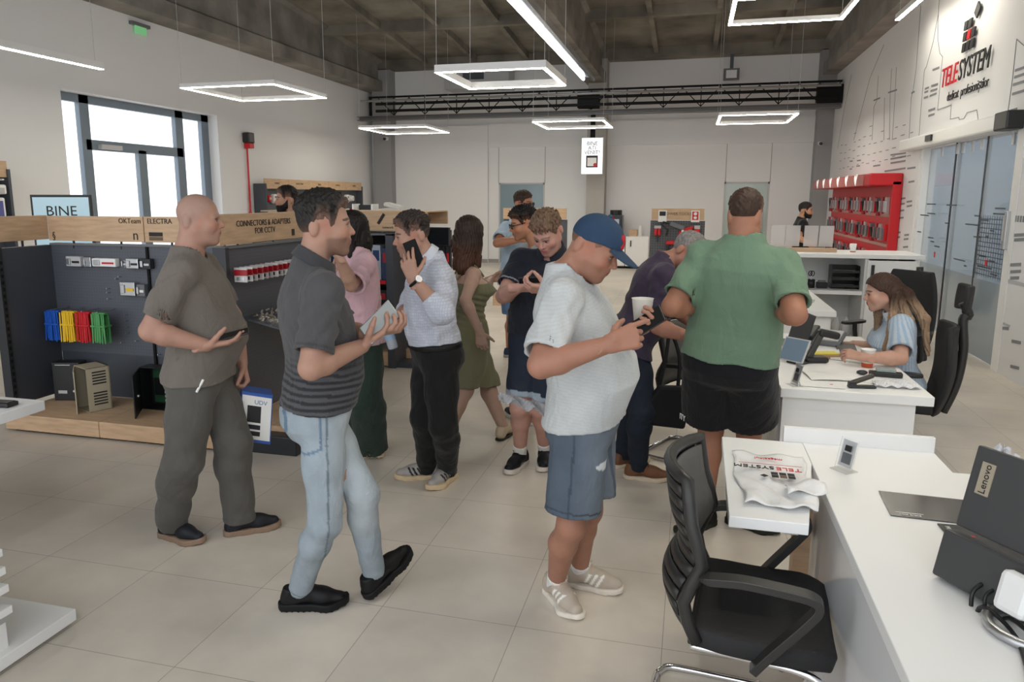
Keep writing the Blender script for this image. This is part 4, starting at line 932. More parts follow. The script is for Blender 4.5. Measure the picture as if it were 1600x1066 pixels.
 'sales': dict(pel=(1.694, 12.640, 0.860), neck=(1.694, 12.640, 1.421), up=(0.000, -0.000, 1.000), fwd=(0.998, -0.066, -0.000), lat=(-0.066, -0.998, -0.000), head=(1.731, 12.634, 1.551), hu=(0.103, -0.016, 0.995), hf=(0.983, -0.152, -0.104), sR=(1.682, 12.455, 1.341), eR=(1.608, 12.261, 1.137), wR=(1.711, 12.045, 1.073), hR=(1.688, 12.550, 0.860), kR=(1.759, 12.710, 0.470), aR=(1.776, 12.873, 0.085), tR=(0.963, 0.271, 0.000), sL=(1.706, 12.824, 1.341), eL=(1.832, 12.939, 1.105), wL=(1.861, 12.704, 1.037), hL=(1.700, 12.729, 0.860), kL=(1.807, 12.891, 0.472), aL=(1.859, 13.055, 0.085), tL=(0.578, 0.816, 0.000)),
 'seated': dict(pel=(1.350, 5.220, 0.560), neck=(1.290, 5.170, 1.030), fwd=(-0.991, 0.059, -0.120), lat=(0.046, 0.993, 0.112), up=(-0.126, -0.105, 0.987), head=(1.190, 5.150, 1.155), hu=(-0.215, 0.000, 0.977), hf=(-0.976, 0.029, -0.215), sR=(1.304, 5.339, 0.999), eR=(1.239, 5.309, 0.759), wR=(1.126, 5.515, 0.744), hR=(1.354, 5.309, 0.570), kR=(0.954, 5.339, 0.540), aR=(0.994, 5.339, 0.100), tR=(-1.000, 0.000, 0.000), sL=(1.289, 5.011, 0.962), eL=(1.242, 4.784, 0.805), wL=(1.018, 4.715, 0.815), hL=(1.346, 5.131, 0.550), kL=(0.946, 5.101, 0.540), aL=(0.986, 5.101, 0.100), tL=(-1.000, 0.000, 0.000)),
}
# ================================================================== the people
def SV(G, r, u, a):
    v = nrm((G[0], G[1], 0)); R = np.array((v[1], -v[0], 0)); return nrm(R * r + np.array((0, 0, 1.)) * u + v * a)
def Gof(j): p = J[j]['pel']; return (round(p[0], 3), round(p[1], 3))
GG = dict(bald=(-2.36, 3.17), jeans=(-1.42, 2.70), cap=(-.39, 2.93), phone=(-1.50, 4.08), polo=(-.90, 4.42), dress=(-1.52, 5.05), pink=(-2.15, 4.50), purple=(-.22, 4.62), green=(.235, 3.85), glasses=(-1.35, 5.75), sunglasses=(-1.85, 7.75), beard=(-3.72, 6.5), sales=(1.80, 12.75), seated=(1.46, 5.22))
def pat_denim(light, mid, seam=None):
    L, M_ = np.array(lin(light)), np.array(lin(mid))
    def f(b, P, C, legs):
        for S in 'LR':
            sg, e, ax = legs[S]; h, k = getattr(b, 'h' + S), getattr(b, 'k' + S); a = nrm(k - h); q = P - h
            fr = ((q - np.outer(q @ a, a)) @ b.fwd) / .09; m_ = ST(fr, -.1, .9) * ST(.36 - np.abs(q @ a - .22), 0, .12); near_ = (q @ b.lat * (1 if S == 'R' else -1) > -.08)
            C[:] = C * (1 - (m_ * near_)[:, None] * .8) + L * (m_ * near_)[:, None] * .8
            side = np.abs((q - np.outer(q @ a, a)) @ b.fwd + .002) < .004
            out = (q @ b.lat * (1 if S == 'R' else -1)) > .03
            C[side & out] = M_
            hem = np.abs((P - e) @ ax + .022) < .0035; C[hem & near_] = M_
        return C
    return f
def pat_stripes(b, P, q, tt, C, segs):
    lo = np.array(lin('#2a2a2c')); hi = np.array(lin('#4c4c50')); up_ = np.array(lin('#4b4a4c'))
    on = (np.sin((tt + .012 * np.sin((q @ b.lat) * 8)) * 2 * PI / .027) > .1); k = 1 - ST(tt, .16, .30)
    C[:] = up_ + (np.where(on[:, None], lo, hi) - up_) * k[:, None]
    for S in 'LR':
        shp, el, end, sg, ax = segs[S]; m_ = np.linalg.norm(P - end, axis=1) < .14; out = (P - b.pel) @ b.lat * (1 if S == 'R' else -1) > .135
        C[m_ & out] = up_; m2 = np.abs((P - end) @ ax + .014) < .004; C[m2 & out] = up_ * .7
    return C
def pat_rib(c2, wl=.011):
    c2 = np.array(lin(c2))
    def f(b, P, q, tt, C, segs):
        on = np.sin((tt + (q @ b.lat) * .15) * 2 * PI / wl) > .2; C[on] = c2; return C
    return f
def pat_check(c2, wl=.016):
    c2 = np.array(lin(c2))
    def f(b, P, q, tt, C, segs):
        on = (np.sin(tt * 2 * PI / wl) > .35) | (np.sin(((q @ b.lat) + (q @ b.fwd)) * 2 * PI / wl) > .45); C[on] = c2; return C
    return f
def pat_vstripe(c2, wl=.018):
    c2 = np.array(lin(c2))
    def f(b, P, q, tt, C, segs):
        on = np.sin(np.arctan2(q @ b.lat, q @ b.fwd) * .16 * 2 * PI / wl) > .1; C[on] = c2; return C
    return f
def pat_trim(c2):
    c2 = np.array(lin(c2))
    def f(b, P, q, tt, C, segs):
        for S in 'LR':
            shp, el, end, sg, ax = segs[S]; out = q @ b.lat * (1 if S == 'R' else -1) > .12
            m2 = (np.abs((P - end) @ ax + .014) < .004) & out & (np.linalg.norm(P - end, axis=1) < .13); C[m2] = c2
        return C
    return f
PP = {}
G = GG['bald']
PP['bald'], B_bald = person('bald smiling man in a grey T-shirt and grey work trousers, phone in hand', J['bald'], dict(G=G, near=2, skin='#ac8473', hair='#8b8078', hairstyle='none', scalp=.6, brow=.35, w=1.16, dp=1.14, belly=.075, arm=1.14, leg=1.06, jaw=1.1, neck_r=.066, fat_chin=1, seed=3, hand=1.05, stubble=.12,
    handR=dict(F=SV(G, 1, .08, -.05), N=SV(G, -.1, 1, .25), curl=.22, thumb=.55), handL=dict(F=SV(G, .15, -1, -.1), N=SV(G, -.9, 0, -.2), curl=.65, thumb=.6),
    shirt=dict(c='#6d665f', off=.014, hem=-.035, sleeve=.80, sr=.021, fold=.0075), pants=dict(c='#56534f', off=.020, fold=.007, stack=1.4, flare=.012, mat=CLOTH),
    shoes=dict(c='#1d1f25', sole='#8d7664', lace='#16171a')))
G = GG['jeans']
def jeans_pat(b, P, C, legs):
    C = pat_denim('#b0b8bd', '#6a757d')(b, P, C, legs)
    q = P - b.pel; x, y, z = q @ b.lat, q @ b.fwd, q @ b.up
    px_ = (y + .085) ; inside = (np.abs(px_ - .0) < .062) & (z < .045) & (z > -.11 - .03 * (1 - np.abs(px_) / .062)) & (x > .02)
    edge = inside & ((np.abs(np.abs(px_) - .057) < .004) | (np.abs(z - .036) < .005) | (z < -.10 - .03 * (1 - np.abs(px_) / .062)))
    C[edge] = lin('#64798d'); return C
PP['jeans'], B_jeans = person('dark-haired man in a striped grey polo shirt and light blue jeans, walking with a phone', J['jeans'], dict(G=G, near=2, skin='#a98270', hair='#15110f', hs_top=.026, hs_side=.008, tuft=.0042, fade=.3, grey=.03, recede=.022, front=.068, burn=-.012, stubble=.55, w=1.02, dp=1.08, belly=.045, arm=1.08, leg=.93, seed=5, neck_r=.060, hand=1.04,
    handR=dict(F=SV(G, .85, .5, .15), N=SV(G, -.45, .8, .2), curl=.32, thumb=.5), handL=dict(F=SV(G, .9, .2, -.4), N=SV(G, 0, .9, .3), curl=.5),
    shirt=dict(c='#4b4a4c', off=.013, hem=.028, sleeve=.80, sr=.022, fold=.0065, collar=1, cc='#3d3d40', pat=pat_stripes, name='polo_shirt', vneck=.12), pants=dict(c='#949fa7', off=.007, fold=.0035, waist=.07, mat=DENIM, name='jeans', pat=jeans_pat, stack=.8),
    shoes=dict(c='#131315', sole='#101012', lace='#0c0c0d', sole_t=.036, tread=1, wide=.003), pitchL=.42))
G = GG['cap']
def shorts_pat(b, P, C, legs):
    C = pat_denim('#747e89', '#3f4853')(b, P, C, legs); q = P - b.hR
    x, y, z = q @ b.lat, q @ b.fwd, q @ b.up; n = np.sin(P[:, 0] * 170 + 3 * np.sin(P[:, 2] * 90)) * .4 + np.sin(P[:, 2] * 230) * .3
    m_ = (((y - .085) / .030) ** 2 + ((z + .165) / .016) ** 2 < 1 + n) & (x > -.05); C[m_] = lin('#d7dbdf')
    m_ = (np.abs(z - .005) < .006) & (y > .0) & (y < .13); C[m_] = lin('#9fb2c4'); return C
PP['cap'], B_cap = person('man in a blue baseball cap, white T-shirt and denim shorts holding a paper cup', J['cap'], dict(G=G, near=2, skin='#a37561', hair='#6b5140', hs_top=.004, hs_side=.004, tuft=.001, fade=.5, front=.05, stubble=.3, w=1.16, dp=1.12, belly=.07, arm=1.12, leg=1.0, jaw=1.08, neck_r=.064, fat_chin=1, seed=8, hand=1.05,
    handR=dict(F=SV(G, .92, .30, .25), N=SV(G, .1, -.35, .9), curl=.65, thumb=.6, index=.12), handL=dict(F=SV(G, .75, .55, -.35), N=SV(G, -.5, .75, -.1), curl=.55, thumb=.5),
    shirt=dict(c='#bfc2c2', off=.016, hem=-.012, sleeve=.84, sr=.028, fold=.006, pat=pat_rib('#b9bcbd')), pants=dict(c='#525d6a', off=.022, cut=.86, flare=.016, mat=DENIM, name='denim_shorts', pat=shorts_pat, fold=.004),
    shoes=dict(c='#b9ad9f', sole='#e4dcd0', stripes='#efece6', lace='#d6b8a8', sock=('#e2e0dc', .045), sole_t=.024)))
G = GG['phone']
PP['phone'], B_phone = person('man in a light checked shirt and black trousers talking on a phone', J['phone'], dict(G=G, near=2, skin='#ac8573', hair='#2f2724', hs_top=.024, hs_side=.006, tuft=.006, fade=.45, front=.07, burn=-.01, stubble=.25, w=1.06, dp=1.12, belly=.03, arm=1.04, leg=1.0, seed=11, jaw=1.05,
    handL=dict(F=SV(G, -.28, .95, .1), N=SV(G, .25, .1, 1), curl=[.12, .2, .3, .4], thumb=.35, spread=.8), handR=dict(F=SV(G, -.85, -.45, -.1), N=SV(G, -.3, .2, -1), curl=.6, thumb=.6),
    shirt=dict(c='#c9ccd6', off=.014, hem=.076, tuck=1, long=.45, sr=.024, fold=.0055, collar=1, pat=pat_check('#b4b9c9'), name='checked_shirt', vneck=.15), pants=dict(c='#111112', off=.018, fold=.004, waist=.085, belt=1, stack=1.0, len=.03),
    shoes=dict(c='#a09b97', sole='#cdb795', stripes='#17181b', lace='#c9c5c0', sole_t=.032, wide=.003)))
G = GG['polo']
PP['polo'], B_polo = person('man in a navy polo shirt and denim shorts looking down at his phone', J['polo'], dict(G=G, near=2, skin='#b98d7f', hair='#6a5442', hs_top=.022, hs_side=.008, tuft=.007, fade=.2, front=.062, fringe=.010, stubble=.1, w=1.10, dp=1.08, belly=.04, arm=1.06, seed=13, jaw=1.04, fat_chin=1, lips='#c4606c',
    handR=dict(F=SV(G, .85, .05, -.15), N=SV(G, .2, .75, .5), curl=.45, thumb=.5), handL=dict(F=SV(G, -.85, .05, -.15), N=SV(G, -.2, .75, .5), curl=.45, thumb=.5),
    shirt=dict(c='#1b1f2a', off=.014, hem=.055, sleeve=.70, sr=.022, collar=1, name='polo_shirt', pat=pat_trim('#8e929b'), vneck=.1), pants=dict(c='#282f3d', off=.012, cut=.82, flare=.006, mat=DENIM, name='denim_shorts', pat=lambda b, P, C, legs: [C.__setitem__(((P - legs[S][1]) @ legs[S][2] > -.035) & (np.linalg.norm(P - legs[S][1], axis=1) < .15), lin('#9aa7b4')) for S in 'LR'] and C),
    shoes=dict(c='#14161b', sole='#cfc6bd', lace='#0f1013', sock=('#dedcd8', .085), sole_t=.03)))
G = GG['green']
PP['green'], B_green = person('broad man in a green T-shirt and black shorts seen from behind at the desk', J['green'], dict(G=G, near=2, skin='#a07059', hair='#3d2c23', hs_top=.010, hs_side=.005, tuft=.003, fade=.45, front=.06, nape=-.072, w=1.17, dp=1.15, belly=.06, arm=1.2, leg=1.12, neck_r=.070, seed=17, hand=1.05, jaw=1.1,
    handL=dict(F=SV(G, .5, -.2, 1), N=SV(G, .3, -1, 0), curl=.4), handR=dict(F=SV(G, -.4, -.3, 1), N=SV(G, -.3, -1, 0), curl=.4),
    shirt=dict(c='#67806a', off=.016, hem=.01, sleeve=.78, sr=.022, fold=.009, wl=.13), pants=dict(c='#131318', off=.030, cut=.80, flare=.034, name='shorts', fold=.004),
    shoes=dict(c='#161614', sole='#23251c')))
G = GG['purple']
PP['purple'], B_purple = person('grey-haired man in a dark purple T-shirt leaning forward over a chair', J['purple'], dict(G=G, near=2, skin='#a87866', hair='#5d5854', hs_top=.009, hs_side=.005, tuft=.003, fade=.25, grey=.75, front=.08, recede=.015, w=1.04, dp=1.06, belly=.03, arm=1.06, seed=19,
    handR=dict(F=SV(G, 1, -.25, .2), N=SV(G, 0, -1, .2), curl=.35), handL=dict(F=SV(G, .9, -.4, 0), N=SV(G, 0, -1, 0), curl=.35),
    shirt=dict(c='#3a3042', off=.014, hem=-.05, sleeve=.80, sr=.024, fold=.008), pants=dict(c='#1d2531', off=.014, fold=.005, mat=DENIM, name='jeans', stack=1.2),
    shoes=dict(c='#6e4a33', sole='#c9b9a4', lace='#3b2a20', sole_t=.026)))
G = GG['dress']
PP['dress'], B_dress = person('long-haired woman in an olive green midi dress turned away', J['dress'], dict(G=G, near=1, fem=1, skin='#b29180', hair='#2c1e18', hs_top=.024, hs_side=.020, tuft=.003, front=.08, nape=-.09, tip='#4a3023', seed=23, bust=.05, w=1.04, hs=.95, neck_r=.045, arm=.86, leg=1.05, hand=.9,
    long=[((.0, -.05, .05), (0, -.075, -.08), .092, .100), ((0, -.075, -.08), (.01, -.085, -.24), .100, .070), ((.065, -.02, 0), (.085, -.02, -.22), .045, .028), ((-.065, -.02, 0), (-.085, -.04, -.24), .045, .03)], hair_box=((-.03, -.03, -.2), (.03, .03, 0)),
    handL=dict(F=SV(G, 1, .15, .2), N=SV(G, 0, -.3, -1), curl=.2, spread=.8), handR=dict(F=SV(G, .15, -1, -.05), N=SV(G, .2, 0, .9), curl=.35),
    shoes=dict(c='#cbb79c', sole='#2d2621', sole_t=.016)))
def add_dress(b, t):
    base = np.array(lin('#706e55'))
    T = b.T.copy(); T = np.vstack([[(-.9, .17, .16, -.01)], [(-.30, .185, .15, -.01)], [(-.12, T[3, 1] + .005, T[3, 2] + .008, -.02)], T[3:]])
    def d_(P):
        q = P - b.pel; tt = q @ b.up
        d = b.torso(P, .010, prof=T)
        for S in 'LR':
            h, k, a = getattr(b, 'h' + S), getattr(b, 'k' + S), getattr(b, 'a' + S); d = su(d, union([q_cone(P, h, k, .12, .085), q_cone(P, k, k + (a - k) * .55, .085, .08)], .04), .05)
        mid_l = (b.kL + b.kR) / 2; d = su(d, q_cone(P, b.pel, mid_l, .13, .09), .07)
        d = d + waves(P * (1, 1, .6), 4, .10, .005) + .004 * np.sin((tt + .25 * (q @ b.fwd)) * 150) * ST(tt, .05, .12) * (1 - ST(tt, .27, .33))
        d = np.maximum(d, tt - .415 * b.k)
        zh = .36 + .16 * ST(q @ b.fwd, -.25, .12) * 0 + .08 * (1 - ST(q @ b.fwd, -.1, .3)); return np.maximum(d, zh - P[:, 2])
    solid('dress', [surf(d_, *box_of([b.pel, b.kL, b.kR, b.neck, b.aL], .25), .0085)], CLOTH, t, base, b.G)
    m = MB()
    for S in (-1, 1): m.tube(smooth_curve([b.neck - b.up * .10 + b.lat * .08 * S + b.fwd * .09 - b.G, b.neck - b.up * .015 + b.lat * .095 * S - b.G, b.neck - b.up * .12 + b.lat * .085 * S - b.fwd * .11 - b.G], 5), .008, 6)
    m.build('shoulder_straps', mat('olive_strap', '#706e55', .8), t)
add_dress(B_dress, PP['dress'])
G = GG['pink']
PP['pink'], B_pink = person('dark-haired woman in a pink blouse and dark green trousers, partly hidden', J['pink'], dict(G=G, near=1, fem=1, skin='#b28c78', hair='#1b1413', hs_top=.024, hs_side=.020, tuft=.003, front=.06, nape=-.09, seed=29, hs=.95, neck_r=.047, arm=.95, leg=1.02, hand=.9, w=1.1,
    long=[((.0, -.05, .05), (0, -.07, -.08), .085, .08), ((0, -.07, -.08), (0, -.08, -.20), .08, .055), ((.06, .0, 0), (.07, .01, -.16), .035, .025), ((-.06, .0, 0), (-.07, .01, -.16), .035, .025)], hair_box=((0, 0, -.14), (0, 0, 0)),
    handL=dict(F=SV(G, -.5, .85, .1), N=SV(G, .4, .2, .8), curl=.5), handR=dict(F=SV(G, .5, .4, -.6), N=SV(G, 0, .5, .8), curl=.4),
    shirt=dict(c='#cfaab2', off=.018, hem=-.05, sleeve=.92, sr=.042, fold=.006, name='blouse', vneck=.1), pants=dict(c='#2d3b33', off=.022, flare=.045, fold=.006, len=.03, waist=.12), shoes=dict(c='#b39268', sole='#d8c5a6', toe='#3a2c22', lace='#2b221c', sole_t=.04, tread=1, wide=.004)))
G = GG['glasses']
PP['glasses'], B_glasses = person('black-haired man with dark-rimmed glasses standing behind the polo shirt man', J['glasses'], dict(G=G, near=1, skin='#b98468', hair='#161312', hs_top=.030, hs_side=.011, tuft=.007, fade=.15, front=.06, stubble=.3, w=.98, seed=31, handL=dict(curl=.4), handR=dict(curl=.4),
    shirt=dict(c='#a9b0b5', off=.014, hem=-.06, sleeve=.7), pants=dict(c='#b3aea6', off=.016), shoes=dict(c='#2f2f33', sole='#d8d4cc', lace='#222222')))
G = GG['sunglasses']
PP['sunglasses'], B_sun = person('man in sunglasses and a pale blue T-shirt standing far back with arms folded', J['sunglasses'], dict(G=G, near=1, skin='#b07a60', hair='#3a2a22', hs_top=.020, hs_side=.007, tuft=.005, front=.066, w=1.04, belly=.04, arm=1.05, seed=37, handR=dict(F=SV(G, 1, .05, .1), N=SV(G, 0, 0, 1), curl=.3), handL=dict(curl=.4),
    shirt=dict(c='#a9bccd', off=.015, hem=-.08, sleeve=.75, sr=.028), pants=dict(c='#5f7b9b', off=.02, cut=.9, flare=.016, mat=DENIM, name='denim_shorts'), shoes=dict(c='#23304a', sole='#8f8f90', lace='#1d2433')))
G = GG['beard']
PP['beard'], B_beard = person('bearded dark-haired man looking left behind the oak header boards', J['beard'], dict(G=G, near=1, skin='#b78c76', hair='#1b1716', hs_top=.022, hs_side=.007, tuft=.004, fade=.3, front=.07, beard=1, w=1.05, seed=41, handL=dict(curl=.4), handR=dict(curl=.4),
    shirt=dict(c='#4a4644', off=.014, hem=-.06, sleeve=.7), pants=dict(c='#2a2b30', off=.016), shoes=dict(c='#202022', sole='#3a3a3c')))
G = GG['sales']
PP['sales'], B_sales = person('bearded man in a black T-shirt standing far behind the white counter', J['sales'], dict(G=G, near=1, skin='#b98a70', hair='#1c1817', hs_top=.016, hs_side=.006, tuft=.003, front=.07, beard=1, w=1.0, seed=43, handL=dict(curl=.4), handR=dict(curl=.4),
    shirt=dict(c='#141416', off=.014, hem=-.06, sleeve=.7), pants=dict(c='#22252d', off=.016), shoes=dict(c='#202022', sole='#3a3a3c')))
G = GG['seated']
PP['seated'], B_seat = person('woman with long fair hair in a blue striped blouse seated at the white desk', J['seated'], dict(G=G, near=2, fem=1, skin='#bd9482', hair='#3d2a20', tip='#937a63', hs_top=.014, hs_side=.012, tuft=.002, front=.074, nape=-.07, seed=47, hs=.93, neck_r=.046, arm=.95, hand=.9, lips='#b01f38', lipk=.95, brow=.9, w=1.0, bust=.02,
    long=[((0, -.09, .04), (-.02, -.15, -.04), .036, .036), ((-.02, -.15, -.04), (-.05, -.225, -.22), .036, .030), ((-.05, -.225, -.22), (-.06, -.215, -.46), .028, .012), ((-.066, -.055, -.02), (-.10, -.03, -.16), .016, .022), ((-.10, -.03, -.16), (-.135, .04, -.36), .022, .020), ((-.135, .04, -.36), (-.14, .075, -.47), .020, .010), ((.06, -.03, .0), (.08, .02, -.15), .024, .026), ((.08, .02, -.15), (.085, .07, -.36), .026, .014), ((-.05, -.08, 0), (-.12, -.12, -.2), .03, .026), ((-.12, -.12, -.2), (-.15, -.09, -.36), .024, .012)], hair_box=((-.1, -.1, -.38), (.22, .1, 0)), burn=.03,
    handL=dict(F=SV(G, -1, .12, .15), N=SV(G, .1, -.8, .5), curl=[.25, .35, .45, .5], thumb=.6), handR=dict(F=SV(G, -1, .05, -.35), N=SV(G, 0, -.9, -.3), curl=.35, thumb=.5),
    shirt=dict(c='#b3bfca', off=.016, hem=-.08, sleeve=.80, sr=.030, fold=.005, name='blouse', pat=pat_vstripe('#94abc6'), collar=1, cc='#d5dde6'), pants=dict(c='#23262e', off=.014), shoes=dict(c='#1b1b1d', sole='#2b2b2d')))

# ================================================================== shop shelving
ORD = 'first second third fourth fifth sixth seventh eighth ninth tenth eleventh twelfth thirteenth fourteenth fifteenth sixteenth seventeenth eighteenth nineteenth twentieth twenty-first twenty-second twenty-third twenty-fourth'.split()
def peg_mat(name, c, sc=40):
    m = bpy.data.materials.new(name); m.use_nodes = True; nt = m.node_tree; b = nt.nodes['Principled BSDF']
    tc = nt.nodes.new('ShaderNodeTexCoord'); br = nt.nodes.new('ShaderNodeTexVoronoi'); br.inputs['Randomness'].default_value = 0; br.inputs['Scale'].default_value = sc
    nt.links.new(tc.outputs['Object'], br.inputs['Vector'])
    lt = nt.nodes.new('ShaderNodeMath'); lt.operation = 'LESS_THAN'; lt.inputs[1].default_value = .22; nt.links.new(br.outputs['Distance'], lt.inputs[0])
    mx = nt.nodes.new('ShaderNodeMix'); mx.data_type = 'RGBA'; nt.links.new(lt.outputs[0], mx.inputs[0]); mx.inputs[6].default_value = (*lin(c), 1); mx.inputs[7].default_value = (.01, .01, .012, 1)
    nt.links.new(mx.outputs[2], b.inputs['Base Color']); b.inputs['Roughness'].default_value = .45
    return m
PEG = peg_mat('pegboard', '#545860')
def header(t, p0, p1, z0, z1, dep, m=WOOD, brackets=2, n=None):
    """oak header board from p0 to p1 (xy), standing on thin brackets"""
    p0, p1 = np.array((*p0, 0.)), np.array((*p1, 0.)); a = nrm(p1 - p0); nn = np.cross(a, (0, 0, 1.))
    c = (p0 + p1) / 2 + (0, 0, (z0 + z1) / 2)
    o = MB().obox(c, a, nn, (0, 0, 1), np.linalg.norm(p1 - p0) - .004, dep, z1 - z0).build('header_board', m, t, bevel=.003)
    for k in range(brackets):
        q = p0 + (p1 - p0) * ((k + .5) / brackets); MB().box(q[0] - .006, q[0] + .006, q[1] - .006, q[1] + .006, z0 - .06, z0 + .02).build('header_bracket', BLACK, t)
    return o
# ---- front gondola: three-sided bay
t = thing('gondola_shelf', 'dark pegboard display bay with cable ties and metal enclosures on an oak plinth', 'display shelf', (0, 0, 0))
MB().box(-5.04, -4.98, 4.40, 4.86, .16, 1.37).build('side_panel', DARK, t, bevel=.003)
MB().box(-5.05, -4.97, 4.36, 4.40, 0, 1.375).build('slotted_post', DARK2, t)
m = MB()
for k in range(24): m.box(-4.976, -4.966, 4.372, 4.388, .1 + k * .05, .125 + k * .05)
m.build('slots', BLACKM, t)
MB().box(-4.98, -4.07, 4.855, 4.90, .50, 1.37).build('peg_panel', PEG, t)
MB().box(-4.06, -3.15, 4.855, 4.90, .50, 1.37).build('peg_panel', PEG, t)
MB().box(-4.98, -3.15, 4.86, 4.90, .14, .50).build('lower_panel', DARK, t)
MB().box(-4.98, -3.15, 4.84, 4.92, 1.37, 1.385).build('top_rail', GREYP, t)
MB().box(-4.075, -4.055, 4.84, 4.86, .2, 1.37).build('panel_joint', BLACKM, t)
MB().box(-4.95, -4.10, 4.25, 4.86, .02, .14).build('oak_plinth', WOOD, t, bevel=.004)
MB().box(-4.095, -3.13, 4.25, 4.86, .02, .14).build('oak_plinth', WOOD, t, bevel=.004)
MB().box(-4.9, -3.15, 4.29, 4.84, 0, .02).build('recessed_base', BLACKM, t)
h = header(t, (-5.01, 3.9), (-5.01, 4.86), 1.415, 1.605, .03, WOODY)
h = header(t, (-4.985, 4.86), (-4.08, 4.86), 1.405, 1.60, .03, WOOD)
text('lettering', 'OKTeam', .055, INK, h, (-4.20, 4.843, 1.565), (1, 0, 0), (0, 0, 1), .001)
text('lettering', 'n', .11, INK, h, (-4.155, 4.843, 1.455), (1, 0, 0), (0, 0, 1), .001)
text('lettering', '\u00a7', .075, INK, h, (-4.93, 4.843, 1.445), (1, 0, 0), (0, 0, 1), .001)
h = header(t, (-4.075, 4.86), (-3.15, 4.86), 1.405, 1.60, .03, WOOD)
text('lettering', 'ELECTRA', .055, INK, h, (-3.93, 4.843, 1.565), (1, 0, 0), (0, 0, 1), .001)
MB().box(-4.03, -3.91, 4.840, 4.844, 1.452, 1.482).build('printed_mark', INK, h); MB().box(-4.03, -3.91, 4.840, 4.844, 1.420, 1.447).build('printed_mark', mat('ink_brown', '#6b5a48', .7), h)
for k in range(13):
    x, z = ((-4.36, 1.11), (-4.33, 1.13), (-4.45, 1.03), (-4.45, 1.0), (-4.45, .95), (-4.30, .83), (-4.30, .78), (-4.30, .73), (-4.30, .68), (-4.22, .62), (-4.12, .66), (-4.02, .52), (-4.36, .60))[k]
    MB().cyl((x, 4.86, z), (x, 4.82, z + .004), .004, n=6).build('peg_hook', STEEL, t)
# small lock hardware hanging on the panel
def gadget(name, x0, x1, z0, z1, m, label, extra=None, dep=.05, grp='lock hardware on the pegboard'):
    g = thing(name, label, 'hardware', ((x0 + x1) / 2, 4.853, z0), 0, grp); w_ = (x1 - x0) / 2; h_ = z1 - z0
    MB().box(-w_, w_, -dep, 0, 0, h_).build('body', m, g, bevel=.006)
    MB().box(-w_ * .8, -w_ * .3, -dep - .012, -dep, h_ * .2, h_ * .8).build('latch', STEEL, g, bevel=.003)
    MB().box(-w_ * .1, w_ * .85, -dep - .006, -dep, h_ * .35, h_ * .55).build('slot_cover', extra or BLACK, g)
    return g
gadget('door_lock', -4.80, -4.66, 1.205, 1.285, LGREY, 'light grey boxed lock with a black corner, leftmost in the top row', BLACK)
gadget('strike_plate', -4.655, -4.58, 1.20, 1.28, STEEL, 'narrow steel strike plate beside the grey boxed lock', STEEL, .03)
gadget('door_closer_body', -4.55, -4.33, 1.21, 1.275, WHITE3, 'white two-bar closer with a red end in the top row', RED)
gadget('clear_bracket', -4.30, -4.25, 1.20, 1.27, CLEAR, 'small clear bracket between the white closer and the steel lock', STEEL, .02)
gadget('steel_lock_case', -4.235, -4.12, 1.20, 1.28, STEEL, 'steel lock case with a dark slot in the top row', BLACK)
gadget('magnet_lock', -4.105, -4.01, 1.20, 1.28, DARK2, 'dark magnetic lock at the right end of the top row', STEEL)
gadget('lock_plate', -4.31, -4.17, .985, 1.095, STEEL, 'large square steel lock plate in the second row', YELLOW)
gadget('slim_strike', -4.155, -4.08, .985, 1.08, GREYP, 'slim grey strike beside the square steel lock plate', WHITE3)
# cable tie bundles
for nm, x, m_, lb in (('blue', -4.86, BLUE, 'bundle of blue cable ties, leftmost on the panel'), ('yellow', -4.71, YELLOW, 'bundle of yellow cable ties hanging between blue and red'), ('red', -4.565, RED, 'bundle of red cable ties hanging beside the green ones'), ('green', -4.42, GREEN, 'bundle of green cable ties, rightmost of the coloured bundles')):
    g = thing('cable_tie_bundle', lb, 'cable ties', (x, 4.70, .62), 0, 'coloured cable tie bundles')
    m = MB()
    for i in range(40):
        xx = -.06 + .12 * (i % 20) / 19; yy = -.03 + .05 * (i // 20) + random.uniform(-.008, .008); m.bar((xx * .95, yy, .235), (xx * 1.06 + random.uniform(-.005, .005), yy + random.uniform(-.012, .012), random.uniform(0, .02)), .010, .003, (0, 1, 0))
    m.build('ties', m_, g)
    MB().box(-.066, .066, -.042, .042, .13, .145).build('band', m_, g, bevel=.004)
    MB().box(-.06, .06, -.02, .02, .225, .245).build('tie_heads', m_, g, bevel=.006)
    MB().cyl((0, .15, .25), (0, -.03, .25), .004, n=6).build('hook', STEEL, g)
# enclosures on the plinth
g = thing('alarm_box', 'closed black metal enclosure behind the beige one', 'enclosure', (-4.78, 4.72, .14), .25)
MB().box(-.11, .11, -.06, .06, 0, .31).build('case', BLACK, g, bevel=.006); MB().box(-.07, .0, -.065, -.06, .06, .085).build('label_print', LGREY, g); MB().box(-.08, .04, -.064, -.06, .29, .295).build('silver_edge', STEEL, g)
def enclosure(name, label, loc, rz, w_, d_, h_, m_, two=False):
    g = thing(name, label, 'enclosure', loc, rz)
    MB().box(-w_, w_, -.01, .0, 0, h_).box(-w_, -w_ + .006, -d_, 0, 0, h_).box(w_ - .006, w_, -d_, 0, 0, h_).box(-w_, w_, -d_, 0, h_ - .006, h_).box(-w_, w_, -d_, 0, 0, .006).build('case', m_, g)
    pc = MB().box(-w_ * .75, w_ * .55, -.025, -.012, h_ * .1, h_ * .9).build('circuit_board', mat('pcb_green', '#2f5a3e', .5), g)
    m = MB()
    for i in range(7): m.box(-w_ * .1 + .0, w_ * .25, -.045, -.025, h_ * (.15 + .1 * i), h_ * (.20 + .1 * i))
    m.build('terminal_block', WHITE3 if two else STEEL, pc)
    MB().box(-w_ * .6, -w_ * .2, -.05, -.025, h_ * .3, h_ * .7).build('transformer', BLACK, pc)
    return g
